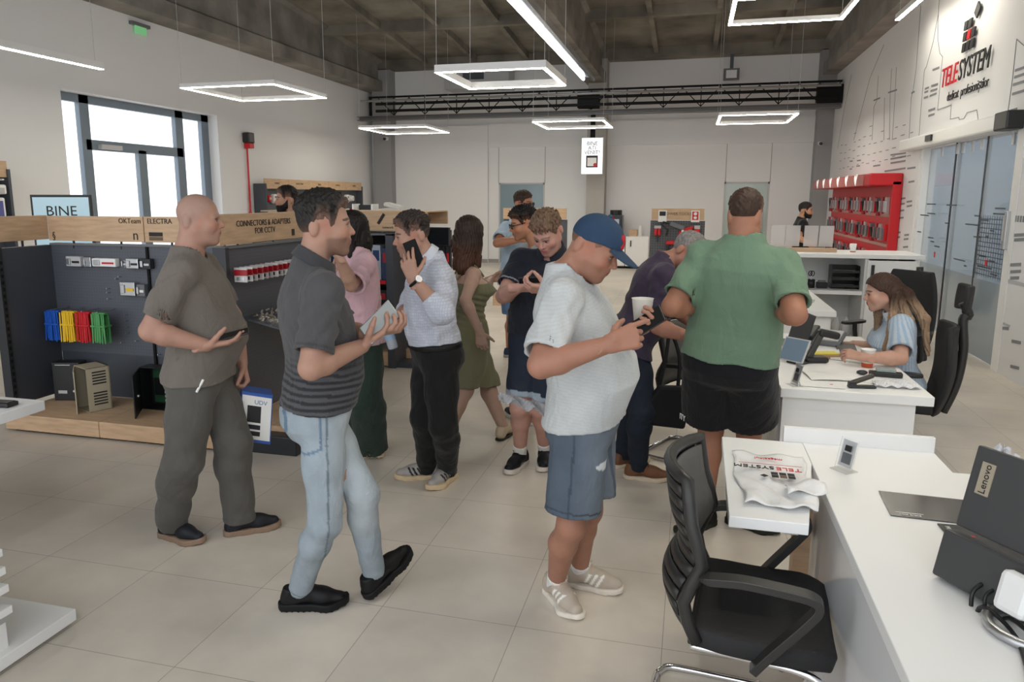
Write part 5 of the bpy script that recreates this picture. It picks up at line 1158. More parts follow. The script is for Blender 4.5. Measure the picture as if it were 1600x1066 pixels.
g = enclosure('open_enclosure', 'beige metal enclosure with its door ajar showing a circuit board', (-4.36, 4.62, .14), -.42, .105, .17, .34, mat('beige_metal', '#b3a992', .5))
m = MB()
for k in range(5): m.box(.1055, .107, -.13, -.03, .05 + .022 * k, .06 + .022 * k)
m.build('vent_slots', DARK2, g); m = MB()
for k in range(5): m.box(.1055, .107, -.13, -.03, .21 + .022 * k, .22 + .022 * k)
m.build('vent_slots', DARK2, g)
d = MB().bar((-.105, -.17, .168), (.085, -.25, .168), .008, .33).build('door', MATS['beige_metal'], g)
MB().ball((.07, -.248, .18), .012, 6).build('door_lock_knob', STEEL, d)
g = enclosure('open_enclosure', 'black metal enclosure with open doors showing a green circuit board', (-3.86, 4.74, .14), .0, .17, .12, .33, BLACK, True)
for sx, e in ((-1, (-.02, -.37)), (1, (.27, -.34))):
    d = MB().bar((sx * .17, -.12, .165), (e[0], e[1], .165), .008, .32).build('door', BLACK, g); MB().ball((e[0] * .98 - sx * .01, e[1] * .9, .17), .011, 6).build('door_lock_knob', STEEL, d)
# ---- connector end bay
t = thing('gondola_shelf', 'dark end bay with red-white packets and a bin of connectors under an oak header', 'display shelf', (0, 0, 0))
MB().box(-3.12, -3.08, 4.40, 5.75, .12, 1.40).build('peg_panel', PEG, t)
MB().box(-3.14, -3.04, 4.37, 4.41, 0, 1.41).build('slotted_post', DARK2, t)
MB().box(-3.13, -3.05, 4.38, 5.75, 1.40, 1.415).build('top_rail', GREYP, t)
MB().box(-3.10, -2.54, 4.31, 5.75, 0, .13).build('dark_plinth', DARK2, t, bevel=.006)
MB().box(-3.08, -2.60, 4.42, 5.75, .13, .17).build('oak_shelf', WOODY, t)
h = header(t, (-3.09, 4.36), (-3.09, 5.75), 1.425, 1.635, .035, WOODY, 3)
text('lettering', 'CONNECTORS & ADAPTERS\nFOR CCTV', .060, INK, h, (-3.069, 4.92, 1.535), (0, 1, 0), (0, 0, 1), .001, 'CENTER', .95)
MB().box(-3.072, -3.068, 5.30, 5.34, 1.45, 1.50).build('printed_mark', INK, h)
for r_, z in ((0, 1.17), ):
    for k in range(24):
        y = 4.46 + .05 * k + .012 * (k % 4)
        g = thing('connector_packet', 'red-carded clear packet above the connector bin, %s from the near end' % ORD[k], 'packet', (-2.99, y, z), 0, 'red-white connector packets')
        MB().box(-.05, .05, -.004, .004, 0, .10).build('packet', PAPER if k % 3 == 1 else mat('packet_grey', '#c9c3c2', .3), g)
        MB().box(-.051, .051, -.006, .006, .045, .085).build('red_card', REDD, g); MB().box(-.03, .03, -.008, .008, .012, .035).build('connector', DARK2 if k % 2 else STEEL, g)
tr = thing('connector_bin', 'sloped clear tray of loose silver connectors', 'tray', (-3.07, 5.1, .905))
ax = nrm((1, 0, -.22)); 
MB().obox((.24, 0, -.055), ax, (0, 1, 0), np.cross(ax, (0, 1, 0)), .48, 1.1, .012).build('tray_base', DARK, tr)
MB().obox((.475, 0, -.10), ax, (0, 1, 0), np.cross(ax, (0, 1, 0)), .012, 1.1, .06).build('front_lip', DARK2, tr)
for y in (-.55, -.18, .18, .55): MB().obox((.24, y, -.02), ax, (0, 1, 0), np.cross(ax, (0, 1, 0)), .46, .005, .07).build('divider', CLEAR, tr)
m = MB()
for k in range(260):
    u, v = random.uniform(.05, .42), random.uniform(-.5, .5); p = np.array((u, v, -.05 - .22 * (u - .24) + random.uniform(.0, .03))); q = p + nrm(np.random.RandomState(k).randn(3)) * .028; m.cyl(p, q, .007, n=6)
co = m.build('connectors', mat('connector_metal', '#bcb2a2', .3, .6), tr); co['kind'] = 'stuff'
# ---- second gondola, further back
t = thing('gondola_shelf', 'second dark shelf unit behind the people with boxed products and oak base', 'display shelf', (0, 0, 0))
MB().box(-5.0, -2.98, 7.55, 7.6, .17, 1.38).build('back_panel', mat('shelf_black', '#1d1f23', .5), t)
MB().box(-2.98, -2.90, 6.95, 7.55, 0, 1.385).build('end_post', DARK, t)
MB().box(-5.0, -2.90, 6.95, 7.6, 1.37, 1.39).build('top_rail', GREYP, t)
MB().box(-5.0, -2.985, 6.96, 7.55, .02, .17).build('oak_base', WOOD, t, bevel=.004)
MB().box(-2.90, -2.55, 7.25, 7.6, .02, .15).build('oak_base', WOOD, t, bevel=.004)
MB().box(-2.90, -2.52, 7.66, 7.70, .0, 1.40).build('rear_panel', DARK2, t); MB().box(-2.9, -2.5, 7.0, 7.24, 0, .05).build('dark_foot', DARK, t)
for z in (.55, .88): MB().box(-5.0, -2.985, 7.0, 7.55, z, z + .02).build('shelf_board', DARK2, t)
MB().box(-3.28, -3.0, 6.985, 7.0, .87, .91).build('price_strip', RED, t); MB().box(-3.24, -3.08, 6.98, 6.986, .875, .905).build('price_label', PAPER, t)
h = header(t, (-4.3, 6.97), (-3.42, 6.97), 1.42, 1.605, .03)
h = header(t, (-3.415, 6.97), (-2.53, 6.97), 1.42, 1.605, .03)
MB().obox((-3.02, 6.95, 1.535), (.55, 0, .8), (0, 1, 0), (-.8, 0, .55), .12, .004, .03).build('printed_mark', INK, h)
text('lettering', 'network', .035, INK, h, (-2.95, 6.953, 1.45), (1, 0, 0), (0, 0, 1), .001)
MB().box(-4.4, -2.53, 6.98, 7.6, 1.60, 1.612).build('header_lid', WOOD, t)
MB().box(-4.4, -2.53, 7.58, 7.61, 1.47, 1.6).build('header_board', WOOD, t)
for i, (x, z, w_, h_, c) in enumerate(((-3.62, .9, .16, .28, '#c9ced4'), (-3.45, .9, .13, .30, '#1f2b48'), (-3.29, .9, .10, .34, '#7f97bd'), (-3.16, .9, .10, .36, '#b9c0cc'), (-3.05, .9, .10, .33, '#39486b'), (-3.6, .57, .2, .2, '#c7c8ca'), (-3.36, .57, .18, .2, '#3a3d44'), (-3.12, .57, .16, .22, '#2c2e33'), (-3.52, .17, .15, .17, '#c6c6c6'), (-3.35, .17, .15, .16, '#d0d0cf'), (-3.18, .17, .15, .17, '#cfcfce'))):
    lb = ('white and grey', 'dark navy', 'pale blue', 'silver grey', 'slate blue', 'light grey', 'dark', 'black', 'plain white', 'white', 'right-hand white')[i]
    g = thing('product_box', lb + ' boxed product on the ' + ('top' if z > .8 else 'middle' if z > .4 else 'oak base') + ' level of the second shelf', 'box', (x, 7.2, z + (.0 if z < .3 else .0)), 0, 'boxed products on the second shelf')
    MB().box(-w_ / 2, w_ / 2, -.08, .1, 0, h_).build('carton', mat('carton_' + c[1:], c, .4), g, bevel=.003)
    MB().box(-w_ * .35, w_ * .35, -.083, -.08, h_ * .55, h_ * .85).build('print', mat('carton_print%d' % (i % 3), ('#24406f', '#b02a34', '#8d949e')[i % 3], .5), g)
# ---- third gondola with a monitor
g = thing('shop_monitor', 'small black screen under the far oak header', 'screen', (-2.66, 7.63, 1.23)); MB().box(-.14, .14, -.03, .03, 0, .20).build('casing', BLACK, g, bevel=.005); MB().box(-.13, .13, -.033, -.03, .012, .188).build('display', mat('dark_screen', '#1b1f27', .15), g)
for k in range(6):
    g = thing('hand_tool', 'small red and black tool under the far screen, %s from the left' % ORD[k], 'tool', (-2.76 + .042 * k, 7.64, 1.05), 0, 'red tools under the far screen')
    MB().cyl((0, 0, 0), (0, 0, .10), .014, n=8).build('grip', RED if k % 2 else mat('orange_grip', '#b5532c', .5), g); MB().box(-.012, .012, -.006, .006, .1, .17).build('blade', BLACK, g)
# ---- far middle gondola and its poster
t = thing('gondola_shelf', 'grey tool display with oak header in front of the left glazed door', 'display shelf', (0, 0, 0))
MB().box(-3.03, -1.97, 12.05, 12.12, .1, 1.39).build('peg_panel', peg_mat('pegboard_far', '#4c4f55', 25), t); header(t, (-3.03, 12.02), (-1.97, 12.02), 1.40, 1.578, .04); MB().box(-3.1, -1.97, 11.6, 12.1, 0, .18).build('oak_base', WOOD, t)
MB().box(-2.90, -2.78, 11.98, 12.0, 1.37, 1.56).build('poster', PAPER, t); MB().box(-2.87, -2.81, 11.975, 11.98, 1.44, 1.49).build('poster_print', YELLOW, t)
for k in range(4):
    g = thing('tool_pack', 'tool pack on the grey display before the left glazed door, %s from the left' % ORD[k], 'tool', (-2.75 + .22 * k, 12.02, .75 + .1 * (k % 2)), 0, 'tool packs on the middle display'); MB().box(-.06, .06, -.02, .02, 0, .2).build('card', (RED, BLACK, LGREY, RED)[k], g); MB().box(-.03, .03, -.04, -.02, .03, .13).build('tool', DARK2, g)
# ---- far right gondola with the chainsaw
t = thing('gondola_shelf', 'grey tool panel with a red chainsaw and oak header by the back wall', 'display shelf', (0, 0, 0))
MB().box(-.735, .235, 14.05, 14.12, .05, 1.33).build('peg_panel', peg_mat('pegboard_far2', '#54565b', 22), t); h = header(t, (-.72, 14.02), (.22, 14.02), 1.345, 1.555, .04); MB().box(-.735, .235, 13.7, 14.1, 0, .15).build('base', DARK, t)
text('lettering', 'POWER TOOLS', .07, mat('ink_brown', '#6b5a48', .7), h, (-.25, 13.995, 1.455), (1, 0, 0), (0, 0, 1), .002)
for x, c in ((-.52, INKB), (.06, RED)):
    po = MB().box(x - .075, x + .075, 13.97, 13.98, 1.31, 1.52).build('poster', PAPER, t); MB().box(x - .055, x + .055, 13.965, 13.97, 1.35 if c is RED else 1.42, 1.50).build('poster_print', c, po)
    if c is RED: MB().ball((x, 13.963, 1.46), (.03, .003, .03), 8).ball((x, 13.963, 1.39), (.03, .003, .025), 8).build('poster_white', PAPER, po)
g = thing('chainsaw', 'red and grey chainsaw hanging on the far tool panel', 'tool', (-.22, 13.98, 1.12))
MB().prism([(-.02, -.08), (.24, .03), (.26, .12), (.14, .10), (0, .02)], (0, 0, 0), (1, 0, 0), (0, 0, 1), -.09).build('red_body', RED, g, bevel=.01); MB().obox((-.03, -.04, .12), (1, 0, -.35), (0, 1, 0), (.35, 0, 1), .26, .06, .08).build('grey_cover', GREYP, g, bevel=.01)
MB().tube([(-.17, -.04, .16), (-.28, -.04, .19), (-.31, -.04, .15), (-.20, -.04, .05), (-.22, -.04, -.06)], .018, 6).build('handle', BLACK, g); MB().box(.05, .09, -.10, -.095, 0, .05).build('badge', PAPER, g)
g = thing('work_gloves', 'pair of red gloves hanging left on the far tool panel', 'gloves', (-.60, 13.98, 1.02)); MB().box(-.06, -.005, -.03, .03, .04, .17).box(.005, .06, -.03, .03, .04, .17).build('gloves', RED, g, bevel=.015); MB().box(-.06, .06, -.02, .02, .17, .22).build('card', LGREY, g)
MB().box(-.01, .02, -.02, .02, -.08, .05).build('strap', BLACK, g)
g = thing('work_gloves', 'red glove pack hanging right on the far tool panel', 'gloves', (.10, 13.98, 1.05)); MB().box(-.05, .05, -.03, .03, .02, .14).build('gloves', RED, g, bevel=.015); MB().box(-.05, .05, -.02, .02, .14, .2).build('card', LGREY, g)
g = thing('drill_driver', 'red and black power tool low on the far tool panel', 'tool', (-.28, 13.98, .80)); MB().box(-.16, .16, -.06, .04, .10, .17).build('body', RED, g, bevel=.012); MB().box(-.15, -.10, -.05, .03, -.1, .1).build('grip', BLACK, g, bevel=.01)
one(MB().box(-.08, .08, -.03, .03, -.06, .06), 'fire_call_point', RED, 'small red call point on the back wall beside the tool panel', 'alarm', origin=(.52, 19.37, 1.10))
# ---- cabinets and coffee machine on the back wall
for k, (x0, x1) in enumerate(((-2.1, -1.58), (-1.56, -1.0))):
    g = thing('wall_cabinet', ('white cabinet under the coffee machine at the back wall', 'white cabinet beside the tool panel at the back wall')[k], 'cabinet', ((x0 + x1) / 2, 18.9, 0), 0, 'white cabinets at the back wall'); w_ = (x1 - x0) / 2
    MB().box(-w_, w_, -.28, .28, .06, .80).build('carcass', WHITE3, g); d = MB().box(-w_ + .01, w_ - .01, -.3, -.28, .08, .79).build('door', WHITE2, g); MB().box(-w_ * .6, -w_ * .5, -.32, -.3, .55, .7).build('handle', BLACK, d); MB().box(-w_, w_, -.24, .28, 0, .06).build('plinth', BLACKM, g)
g = thing('coffee_machine', 'dark coffee vending machine standing on the white back cabinet', 'coffee machine', (-1.84, 18.85, .80)); MB().box(-.18, .18, -.2, .2, 0, .52).build('casing', mat('coffee_dark', '#2a3038', .3), g, bevel=.02); MB().box(-.12, .1, -.21, -.2, .2, .42).build('display', mat('coffee_display', '#b9c4d6', .3), g); MB().cyl((0, 0, .52), (0, 0, .64), .15).build('bean_hopper', BLACK, g); MB().ball((-.06, -.2, .42), .05, 8).build('red_badge', RED, g)
g = thing('serving_tray', 'oak tray with a white bottle on the back cabinet', 'tray', (-1.36, 18.85, .80)); MB().box(-.14, .06, -.1, .1, 0, .16).build('oak_block', WOOD, g); MB().cyl((.12, 0, 0), (.12, 0, .26), .045).build('bottle', PAPER, g)
# ---- wall shelving on the left wall
def wall_unit(y0, y1, zt, nb, label):
    t = thing('wall_shelf', label, 'display shelf', (-8.44, (y0 + y1) / 2, 0)); L = (y1 - y0) / 2
    MB().box(-.14, -.04, -L, L, .1, zt - .2).build('peg_panel', peg_mat('pegboard_wall', '#55585e', 20), t); MB().box(-.14, .35, -L, L, 0, .18).build('oak_base', WOODY, t)
    for k in range(nb):
        a = -L + 2 * L * k / nb; h = MB().box(.08, .12, a + .005, a + 2 * L / nb - .005, zt - .20, zt).build('header_board', WOODY, t)
        text('lettering', ('PANELS', 'DETECTORS', 'SIREN', 'CAMERAS', 'CABLES')[k % 5], .055, INK, h, (.122, a + L / nb, zt - .09), (0, 1, 0), (0, 0, 1), .001)
    for y in (-L, L): MB().box(-.14, .14, y - .02, y + .02, 0, zt - .1).build('side_post', DARK, t)
    return t
wall_unit(13.42, 17.95, 2.12, 5, 'long pegboard wall shelf with five oak headers in the left back corner')
k = 0
for z in (1.72, 1.38, 1.05):
    for i in range(15):
        y = 13.6 + .28 * i + .05 * random.random()
        if z > 1.5: c = (RED if i in (0, 11) else WHITE3, 'round' if i % 3 != 1 else 'square')
        else: c = ((WHITE3, BLACK, LGREY, REDD)[(i * 7 + int(z * 10)) % 4], 'square')
        g = thing('alarm_device', ('round' if c[1] == 'round' else 'square') + ' device in the %s row of the corner wall shelf, %s from its near end' % ({1.72: 'top', 1.38: 'middle', 1.05: 'bottom'}[z], ORD[i]), 'device', (-8.46, y, z), 0, 'alarm devices on the corner wall shelf')
        if c[1] == 'round': MB().cyl((0, 0, 0), (.10, 0, 0), .085, .065, 14).build('housing', c[0], g); MB().cyl((.10, 0, 0), (.115, 0, 0), .03).build('lens', LGREY, g)
        else: MB().box(0, .08, -.06, .06, -.10, .09).build('housing', c[0], g, bevel=.012); MB().box(.08, .085, -.03, .03, .01, .05).build('label_print', GREYP, g)
t = wall_unit(5.2, 7.57, 2.19, 2, 'oak-headed dark wall shelf cut off at the left edge')
for k in range(3):
    g = thing(('camera_dome', 'recorder', 'touch_panel')[k], ('white dome camera on the wall shelf at the left edge', 'white boxed recorder on the wall shelf at the left edge', 'purple-screen panel on the wall shelf at the left edge')[k], 'device', (-8.40, 7.40 - .02 * k, (1.78, 1.95, 1.5)[k])); MB().box(0, .12, -.10, .10, 0, (.10, .0, .22)[k] + .02).build('housing', WHITE3, g, bevel=.02)
    MB().box(.12, .125, -.06, .06, .01, (.08, .015, .2)[k]).build('face', (LGREY, BLACK, mat('violet_screen', '#5a5f9c', .3))[k], g)
# cartons on the corner
g = thing('shelf_tower', 'tall white shelf end panel with black interior beside white parcels', 'display shelf', (-6.2, 13.6, 0)); MB().box(-.25, -.22, -.15, .15, 0, 1.62).box(.15, .18, -.15, .15, 0, 1.62).build('side_panel', WHITE3, g); MB().box(-.22, .15, .1, .13, 0, 1.6).build('back_panel', DARK2, g)
for z in (.4, .8, 1.2): MB().box(-.22, .15, -.15, .1, z, z + .02).build('shelf', WHITE3, g)
for k, (x, z, h_) in enumerate(((-5.93, 0, 1.15), (-5.66, 0, 1.30))):
    pass
g = thing('wrapped_parcel', 'white film-wrapped parcels piled on a stand beside the white shelf panel', 'parcel', (-5.68, 13.6, 0)); MB().box(-.28, .28, -.2, .2, 0, 1.28).build('stand', WHITE3, g)
MB().obox((0, 0, 1.44), (1, 0, .12), (0, 1, 0), (-.12, 0, 1), .5, .34, .22).build('parcel', mat('parcel_film', '#c5c3c0', .4, bump=.8, bscale=14), g, bevel=.05); MB().obox((.05, 0, 1.58), (1, 0, -.25), (0, 1, 0), (.25, 0, 1), .34, .3, .08).build('parcel', MATS['parcel_film'], g, bevel=.03)
# welcome screen near the window
g = thing('welcome_screen', 'black framed welcome screen standing left of the window', 'screen', (-7.42, 7.45, 0), .42)
MB().box(-.34, .34, -.02, .03, .55, 1.775).build('frame', BLACK, g, bevel=.004); MB().box(-.315, .315, -.024, -.02, .58, 1.745).build('display', mat('pale_blue_screen', '#a9c6d4', .3, emit=.35), g)
text('lettering', 'BINE', .17, INK, g, (0, -.026, 1.575), (1, 0, 0), (0, 0, 1), .001); MB().box(-.05, .05, -.0, .04, .03, .55).build('post', DARK, g); MB().box(-.3, .3, -.2, .2, 0, .03).build('foot', DARK, g)
# ---- red wall display
t = thing('red_wall_display', 'red tool display with lit logo canopy on the right wall', 'display shelf', (0, 0, 0))
MB().box(3.0, 3.06, 12.6, 18.0, .1, 2.1).build('back_panel', RED, t); MB().box(2.93, 3.06, 12.56, 12.62, 0, 1.99).build('side_panel', RED, t)
MB().prism([(2.55, 1.93), (3.06, 1.93), (3.06, 2.13), (2.68, 2.13), (2.55, 2.05)], (0, 12.60, 0), (1, 0, 0), (0, 0, 1), -.0).build('canopy_end', RED, t) if False else None
MB().box(2.60, 3.06, 12.56, 18.0, 1.93, 2.12).build('canopy', RED, t, bevel=.02)
MB().box(2.585, 2.60, 12.95, 18.0, 1.94, 2.11).build('canopy_front', mat('canopy_rose', '#b0625c', .4), t)
MB().box(2.6, 3.05, 12.65, 18.0, 0, .3).build('base', REDD, t)
for k in range(6):
    y = 13.5 + .78 * k
    MB().prism([(-.12, .06), (-.05, .10), (0, .05), (.08, .11), (.13, .10), (.05, .0), (.03, -.08), (-.03, -.05), (-.09, .0)], (2.583, y, 2.02), (0, -1, 0), (0, 0, 1), .004).build('white_emblem', mat('emblem_white', (.95, .95, .95), .4, emit=.5), t)
for z in (1.45, .98, .55): MB().box(2.98, 3.0, 12.65, 17.9, z, z + .05).build('hook_rail', mat('rail_rose', '#b98a82', .5), t)
k = 0
for z in (1.50, 1.08, .62):
    for i in range(19):
        y = 12.82 + .27 * i; kind = (i + int(z * 10)) % 4
        lb = ('red-black tool card', 'black handled tool', 'red carton tool pack', 'clear blister tool pack')[kind] + ' in the red display, %s row, %s from near end' % ({1.5: 'top', 1.08: 'middle', .62: 'bottom'}[z], ORD[i])
        g = thing('tool_pack', lb, 'tool', (2.93, y, z), 0, 'tool packs on the red display')
        if kind == 1:
            MB().cyl((0, 0, .0), (-.03, 0, .20), .022, n=8).build('handle', BLACK, g); MB().box(-.05, .03, -.05, .04, .19, .25).build('head', GREYP, g, bevel=.008); MB().cyl((0, 0, -.04), (0, 0, .03), .035, n=8).build('collar', REDD, g)
        else:
            MB().box(-.02, .02, -.075, .075, 0, .26).build('card', (REDD, RED, RED, mat('blister', '#a89a9a', .25))[kind], g); MB().box(-.05, -.02, -.035, .035, .03, .2).build('tool', (BLACK, DARK2, GREYP, STEEL)[(i * 3 + kind) % 4], g)
one(MB().box(-.25, .25, -.1, .1, 0, .28), 'red_carton', RED, 'red carton standing on the counter behind the black-shirted man', 'box', origin=(2.2, 14.2, 1.05)) if False else None

# ================================================================== white desks and counter
# back counter
t = thing('back_counter', 'white high counter with open shelves and a cabinet door', 'counter', (0, 0, 0))
MB().box(.55, 2.53, 9.15, 9.95, 1.07, 1.115).build('worktop', WHITE2, t, bevel=.003)
MB().box(.55, 2.48, 9.88, 9.92, 0, 1.07).build('back_panel', WHITE3, t); [MB().box(x0, x0 + .04, 9.2, 9.9, 0, 1.07).build('side_panel', WHITE3, t) for x0 in (1.93, 2.44, .55)]
MB().box(.59, 1.93, 9.22, 9.88, .645, .69).build('shelf', WHITE2, t); MB().box(.59, 1.93, 9.3, 9.88, .08, .12).build('bottom_shelf', WHITE3, t)
d = MB().box(1.955, 2.46, 9.16, 9.185, .06, 1.05).build('door', WHITE2, t, bevel=.002); MB().box(1.99, 2.02, 9.13, 9.16, .82, 1.0).build('handle', BLACK, d); MB().box(1.95, 2.48, 9.22, 9.9, 0, .06).build('plinth', GREYP, t)
# acrylic sheet holders on an oak strip
g = thing('acrylic_holder_row', 'oak strip of clear price sheet holders on the high counter', 'sign holder', (1.28, 9.5, 1.115)); MB().box(-.42, .39, -.05, .05, 0, .045).build('oak_strip', WOOD, g, bevel=.004)
for k, x in enumerate((-.27, -.10, .10, .27)):
    MB().obox((x, 0, .185), (1, 0, 0), (0, 1, .15), (0, -.15, 1), .155, .004, .25).build('price_sheet', mat('sheet_paper', '#e2dedd', .3, alpha=.9 if k else .55), g)
g = thing('paper_cup', 'white paper cup with an orange base on the high counter', 'cup', (1.86, 9.55, 1.115)); MB().lathe([(.03, .0), (.038, .10), (.036, .10), (.028, .01)], n=16).build('cup_wall', PAPER, g, smooth=True); MB().cyl((0, 0, 0), (0, 0, .012), .032).build('orange_base', mat('orange', '#c8552c', .5), g)
one(MB().box(-.06, .06, -.05, .05, 0, .05), 'tape_roll', PAPER, 'small white block beside the oak strip on the high counter', 'box', origin=(1.62, 9.52, 1.115), bevel=.02)
one(MB().box(-.2, .2, -.12, .12, 0, .006), 'magazine', LGREY, 'grey magazine lying at the end of the high counter', 'magazine', origin=(2.2, 9.5, 1.115))
# things on the counter shelf
g = thing('letter_tray', 'black three-tier letter tray on the counter shelf', 'letter tray', (1.78, 9.5, .69))
for k in range(3):
    MB().box(-.15, .15, -.11, .13, .02 + .085 * k, .03 + .085 * k).box(-.15, .15, -.115, -.11, .02 + .085 * k, .05 + .085 * k).build('tray', BLACK, g); MB().box(-.13, .13, -.10, .11, .031 + .085 * k, .036 + .085 * k).build('paper_sheets', PAPER, g)
for sx in (-1, 1): MB().box(sx * .15 - .006, sx * .15 + .006, -.10, .12, 0, .27).build('side_frame', BLACK, g)
MB().box(-.15, .15, .12, .13, .0, .27).build('back_bar', BLACK, g)
g = thing('pen_cup', 'black pen cup with scissors on the counter shelf', 'pen cup', (1.41, 9.45, .69)); MB().lathe([(.045, 0), (.045, .10), (.040, .10), (.04, .01)]).build('cup', BLACK, g, smooth=True)
for sx in (-1, 1): MB().tube([(sx * .012 + .02 * math.cos(a), 0, .17 + .03 * math.sin(a)) for a in np.linspace(0, 2 * PI, 12)][:-1], .006, 5, closed=True).build('scissor_loop', BLACK, g)
MB().box(-.008, .008, -.003, .003, .04, .15).build('scissor_blade', STEEL, g)
g = thing('desk_organizer', 'small black wire organizer beside the pen cup', 'organizer', (1.53, 9.45, .69)); MB().box(-.06, .06, -.05, .05, 0, .07).build('tray', BLACK, g, bevel=.01); MB().box(-.04, .04, -.03, .03, .07, .09).build('clips', GREYP, g)
for k, (x, c, h_, lb) in enumerate(((1.16, '#2a2b30', .19, 'dark bottle with a black cap on the counter shelf'), (1.09, '#caa68a', .13, 'small peach bottle, leftmost on the counter shelf'), (1.22, '#c9a84e', .10, 'small amber pot on the counter shelf'))):
    g = thing('bottle', lb, 'bottle', (x, 9.45, .69), 0, 'bottles on the counter shelf'); MB().lathe([(.03, 0), (.032, h_ * .6), (.014, h_ * .75), (.014, h_ * .8)]).build('bottle_body', mat('bottle_' + c[1:], c, .3), g, smooth=True); MB().cyl((0, 0, h_ * .8), (0, 0, h_), .017).build('cap', BLACK, g)
g = thing('small_box', 'beige box with a red stopper beside the dark bottle on the counter shelf', 'box', (1.31, 9.45, .69)); MB().box(-.035, .035, -.03, .03, 0, .14).build('carton', mat('beige_carton', '#cdb08e', .6), g, bevel=.004); MB().ball((-.01, 0, .155), .018, 6).build('stopper', REDD, g)
g = thing('snack_bag', 'yellow and magenta snack bag on the bottom counter shelf', 'snack bag', (1.52, 9.4, .12)); MB().obox((-.05, 0, .10), (1, 0, .3), (0, 1, 0), (-.3, 0, 1), .12, .06, .2).build('magenta_side', mat('magenta', '#8e1740', .35), g, bevel=.025); MB().obox((.05, 0, .09), (1, 0, -.2), (0, 1, 0), (.2, 0, 1), .10, .07, .18).build('yellow_side', YELLOW, g, bevel=.025)
g = thing('water_bottle', 'clear water bottles wrapped together on the bottom counter shelf', 'bottle', (1.72, 9.45, .12)); MB().lathe([(.05, 0), (.05, .16), (.02, .22), (.02, .24)]).lathe([(.05, 0), (.05, .16), (.02, .22), (.02, .24)], (.11, 0, 0)).build('bottles', FILM, g, smooth=True)
# third desk
t = thing('office_desk', 'white desk running back to the high counter', 'desk', (0, 0, 0))
MB().box(.52, 1.285, 7.05, 9.15, .70, .75).build('desktop', WHITE2, t, bevel=.003); MB().box(.56, 1.25, 7.10, 7.13, 0, .70).build('end_panel', WHITE3, t); MB().box(.56, .59, 7.13, 9.1, 0, .70).build('modesty_panel', WHITE2, t)
for k, (x, y, w_, d_, rz, m_, lb) in enumerate(((.95, 8.2, .34, .24, .1, DARK2, 'dark folded laptop on the third desk'), (1.05, 7.75, .3, .21, -.2, LGREY, 'grey leaflet lying on the third desk'), (.86, 7.35, .15, .08, .2, BLACK, 'black phone lying near the end of the third desk'))):
    g = thing(('laptop', 'leaflet', 'phone')[k], lb, ('laptop', 'leaflet', 'phone')[k], (x, y, .75), rz); MB().box(-w_ / 2, w_ / 2, -d_ / 2, d_ / 2, 0, (.022, .003, .01)[k]).build('body', m_, g, bevel=.003); MB().box(-w_ * .4, w_ * .4, -d_ * .4, d_ * .1, (.022, .003, .01)[k], (.024, .004, .011)[k]).build('face', BLACKM if k != 1 else PAPER, g)
# middle desk
t = thing('office_desk', 'white desk of the seated woman with glossy side panels', 'desk', (0, 0, 0))
MB().box(.50, 1.235, 4.08, 5.80, .70, .75).build('desktop', WHITE2, t, bevel=.003); MB().box(.515, 1.16, 4.11, 4.14, .0, .70).build('front_panel', WHITE2, t); MB().box(.50, .525, 4.14, 5.78, .0, .70).build('modesty_panel', mat('glossy_grey_laminate', '#a9a9ac', .1), t); MB().box(.55, 1.2, 5.74, 5.77, 0, .7).build('rear_panel', WHITE3, t)
# front desk: top with return leaf
t = thing('office_desk', 'white glossy front desk with a lower left leaf and upright rear ledge', 'desk', (0, 0, 0))
V = [(.485, 3.16), (.975, 3.16), (.975, 2.94), (1.75, 2.94), (1.75, .35), (.485, .35)]
MB().prism([(a, b) for a, b in V], (0, 0, .71), (1, 0, 0), (0, 1, 0), .04).build('desktop', WHITE2, t, bevel=.003)
MB().prism([(.157, 2.33), (.395, 2.33), (.484, 2.90), (.484, 3.155), (.165, 3.155)], (0, 0, .712), (1, 0, 0), (0, 1, 0), .038).build('leaf', WHITE2, t, bevel=.003)
MB().box(.488, .52, .4, 2.88, .02, .71).build('modesty_panel', mat('glossy_panel', (.80, .81, .82), .1), t)
MB().box(.41, .975, 3.16, 3.185, .45, .81).build('rear_ledge', WHITE3, t, bevel=.002)
MB().box(.415, .47, 2.72, 2.80, 0, .71).build('oak_support', WOOD, t); MB().box(.33, .38, 2.42, 2.5, .67, .71).build('leaf_bracket', LGREY, t)
MB().box(1.2, 1.7, .5, 2.9, .05, .68).build('drawer_pedestal', WHITE3, t)
MON = ((0.754, 2.12, 1.107), (0.821, 2.016, 1.107), (0.726, 2.02, 0.766), (0.726, 2.02, 0.766))

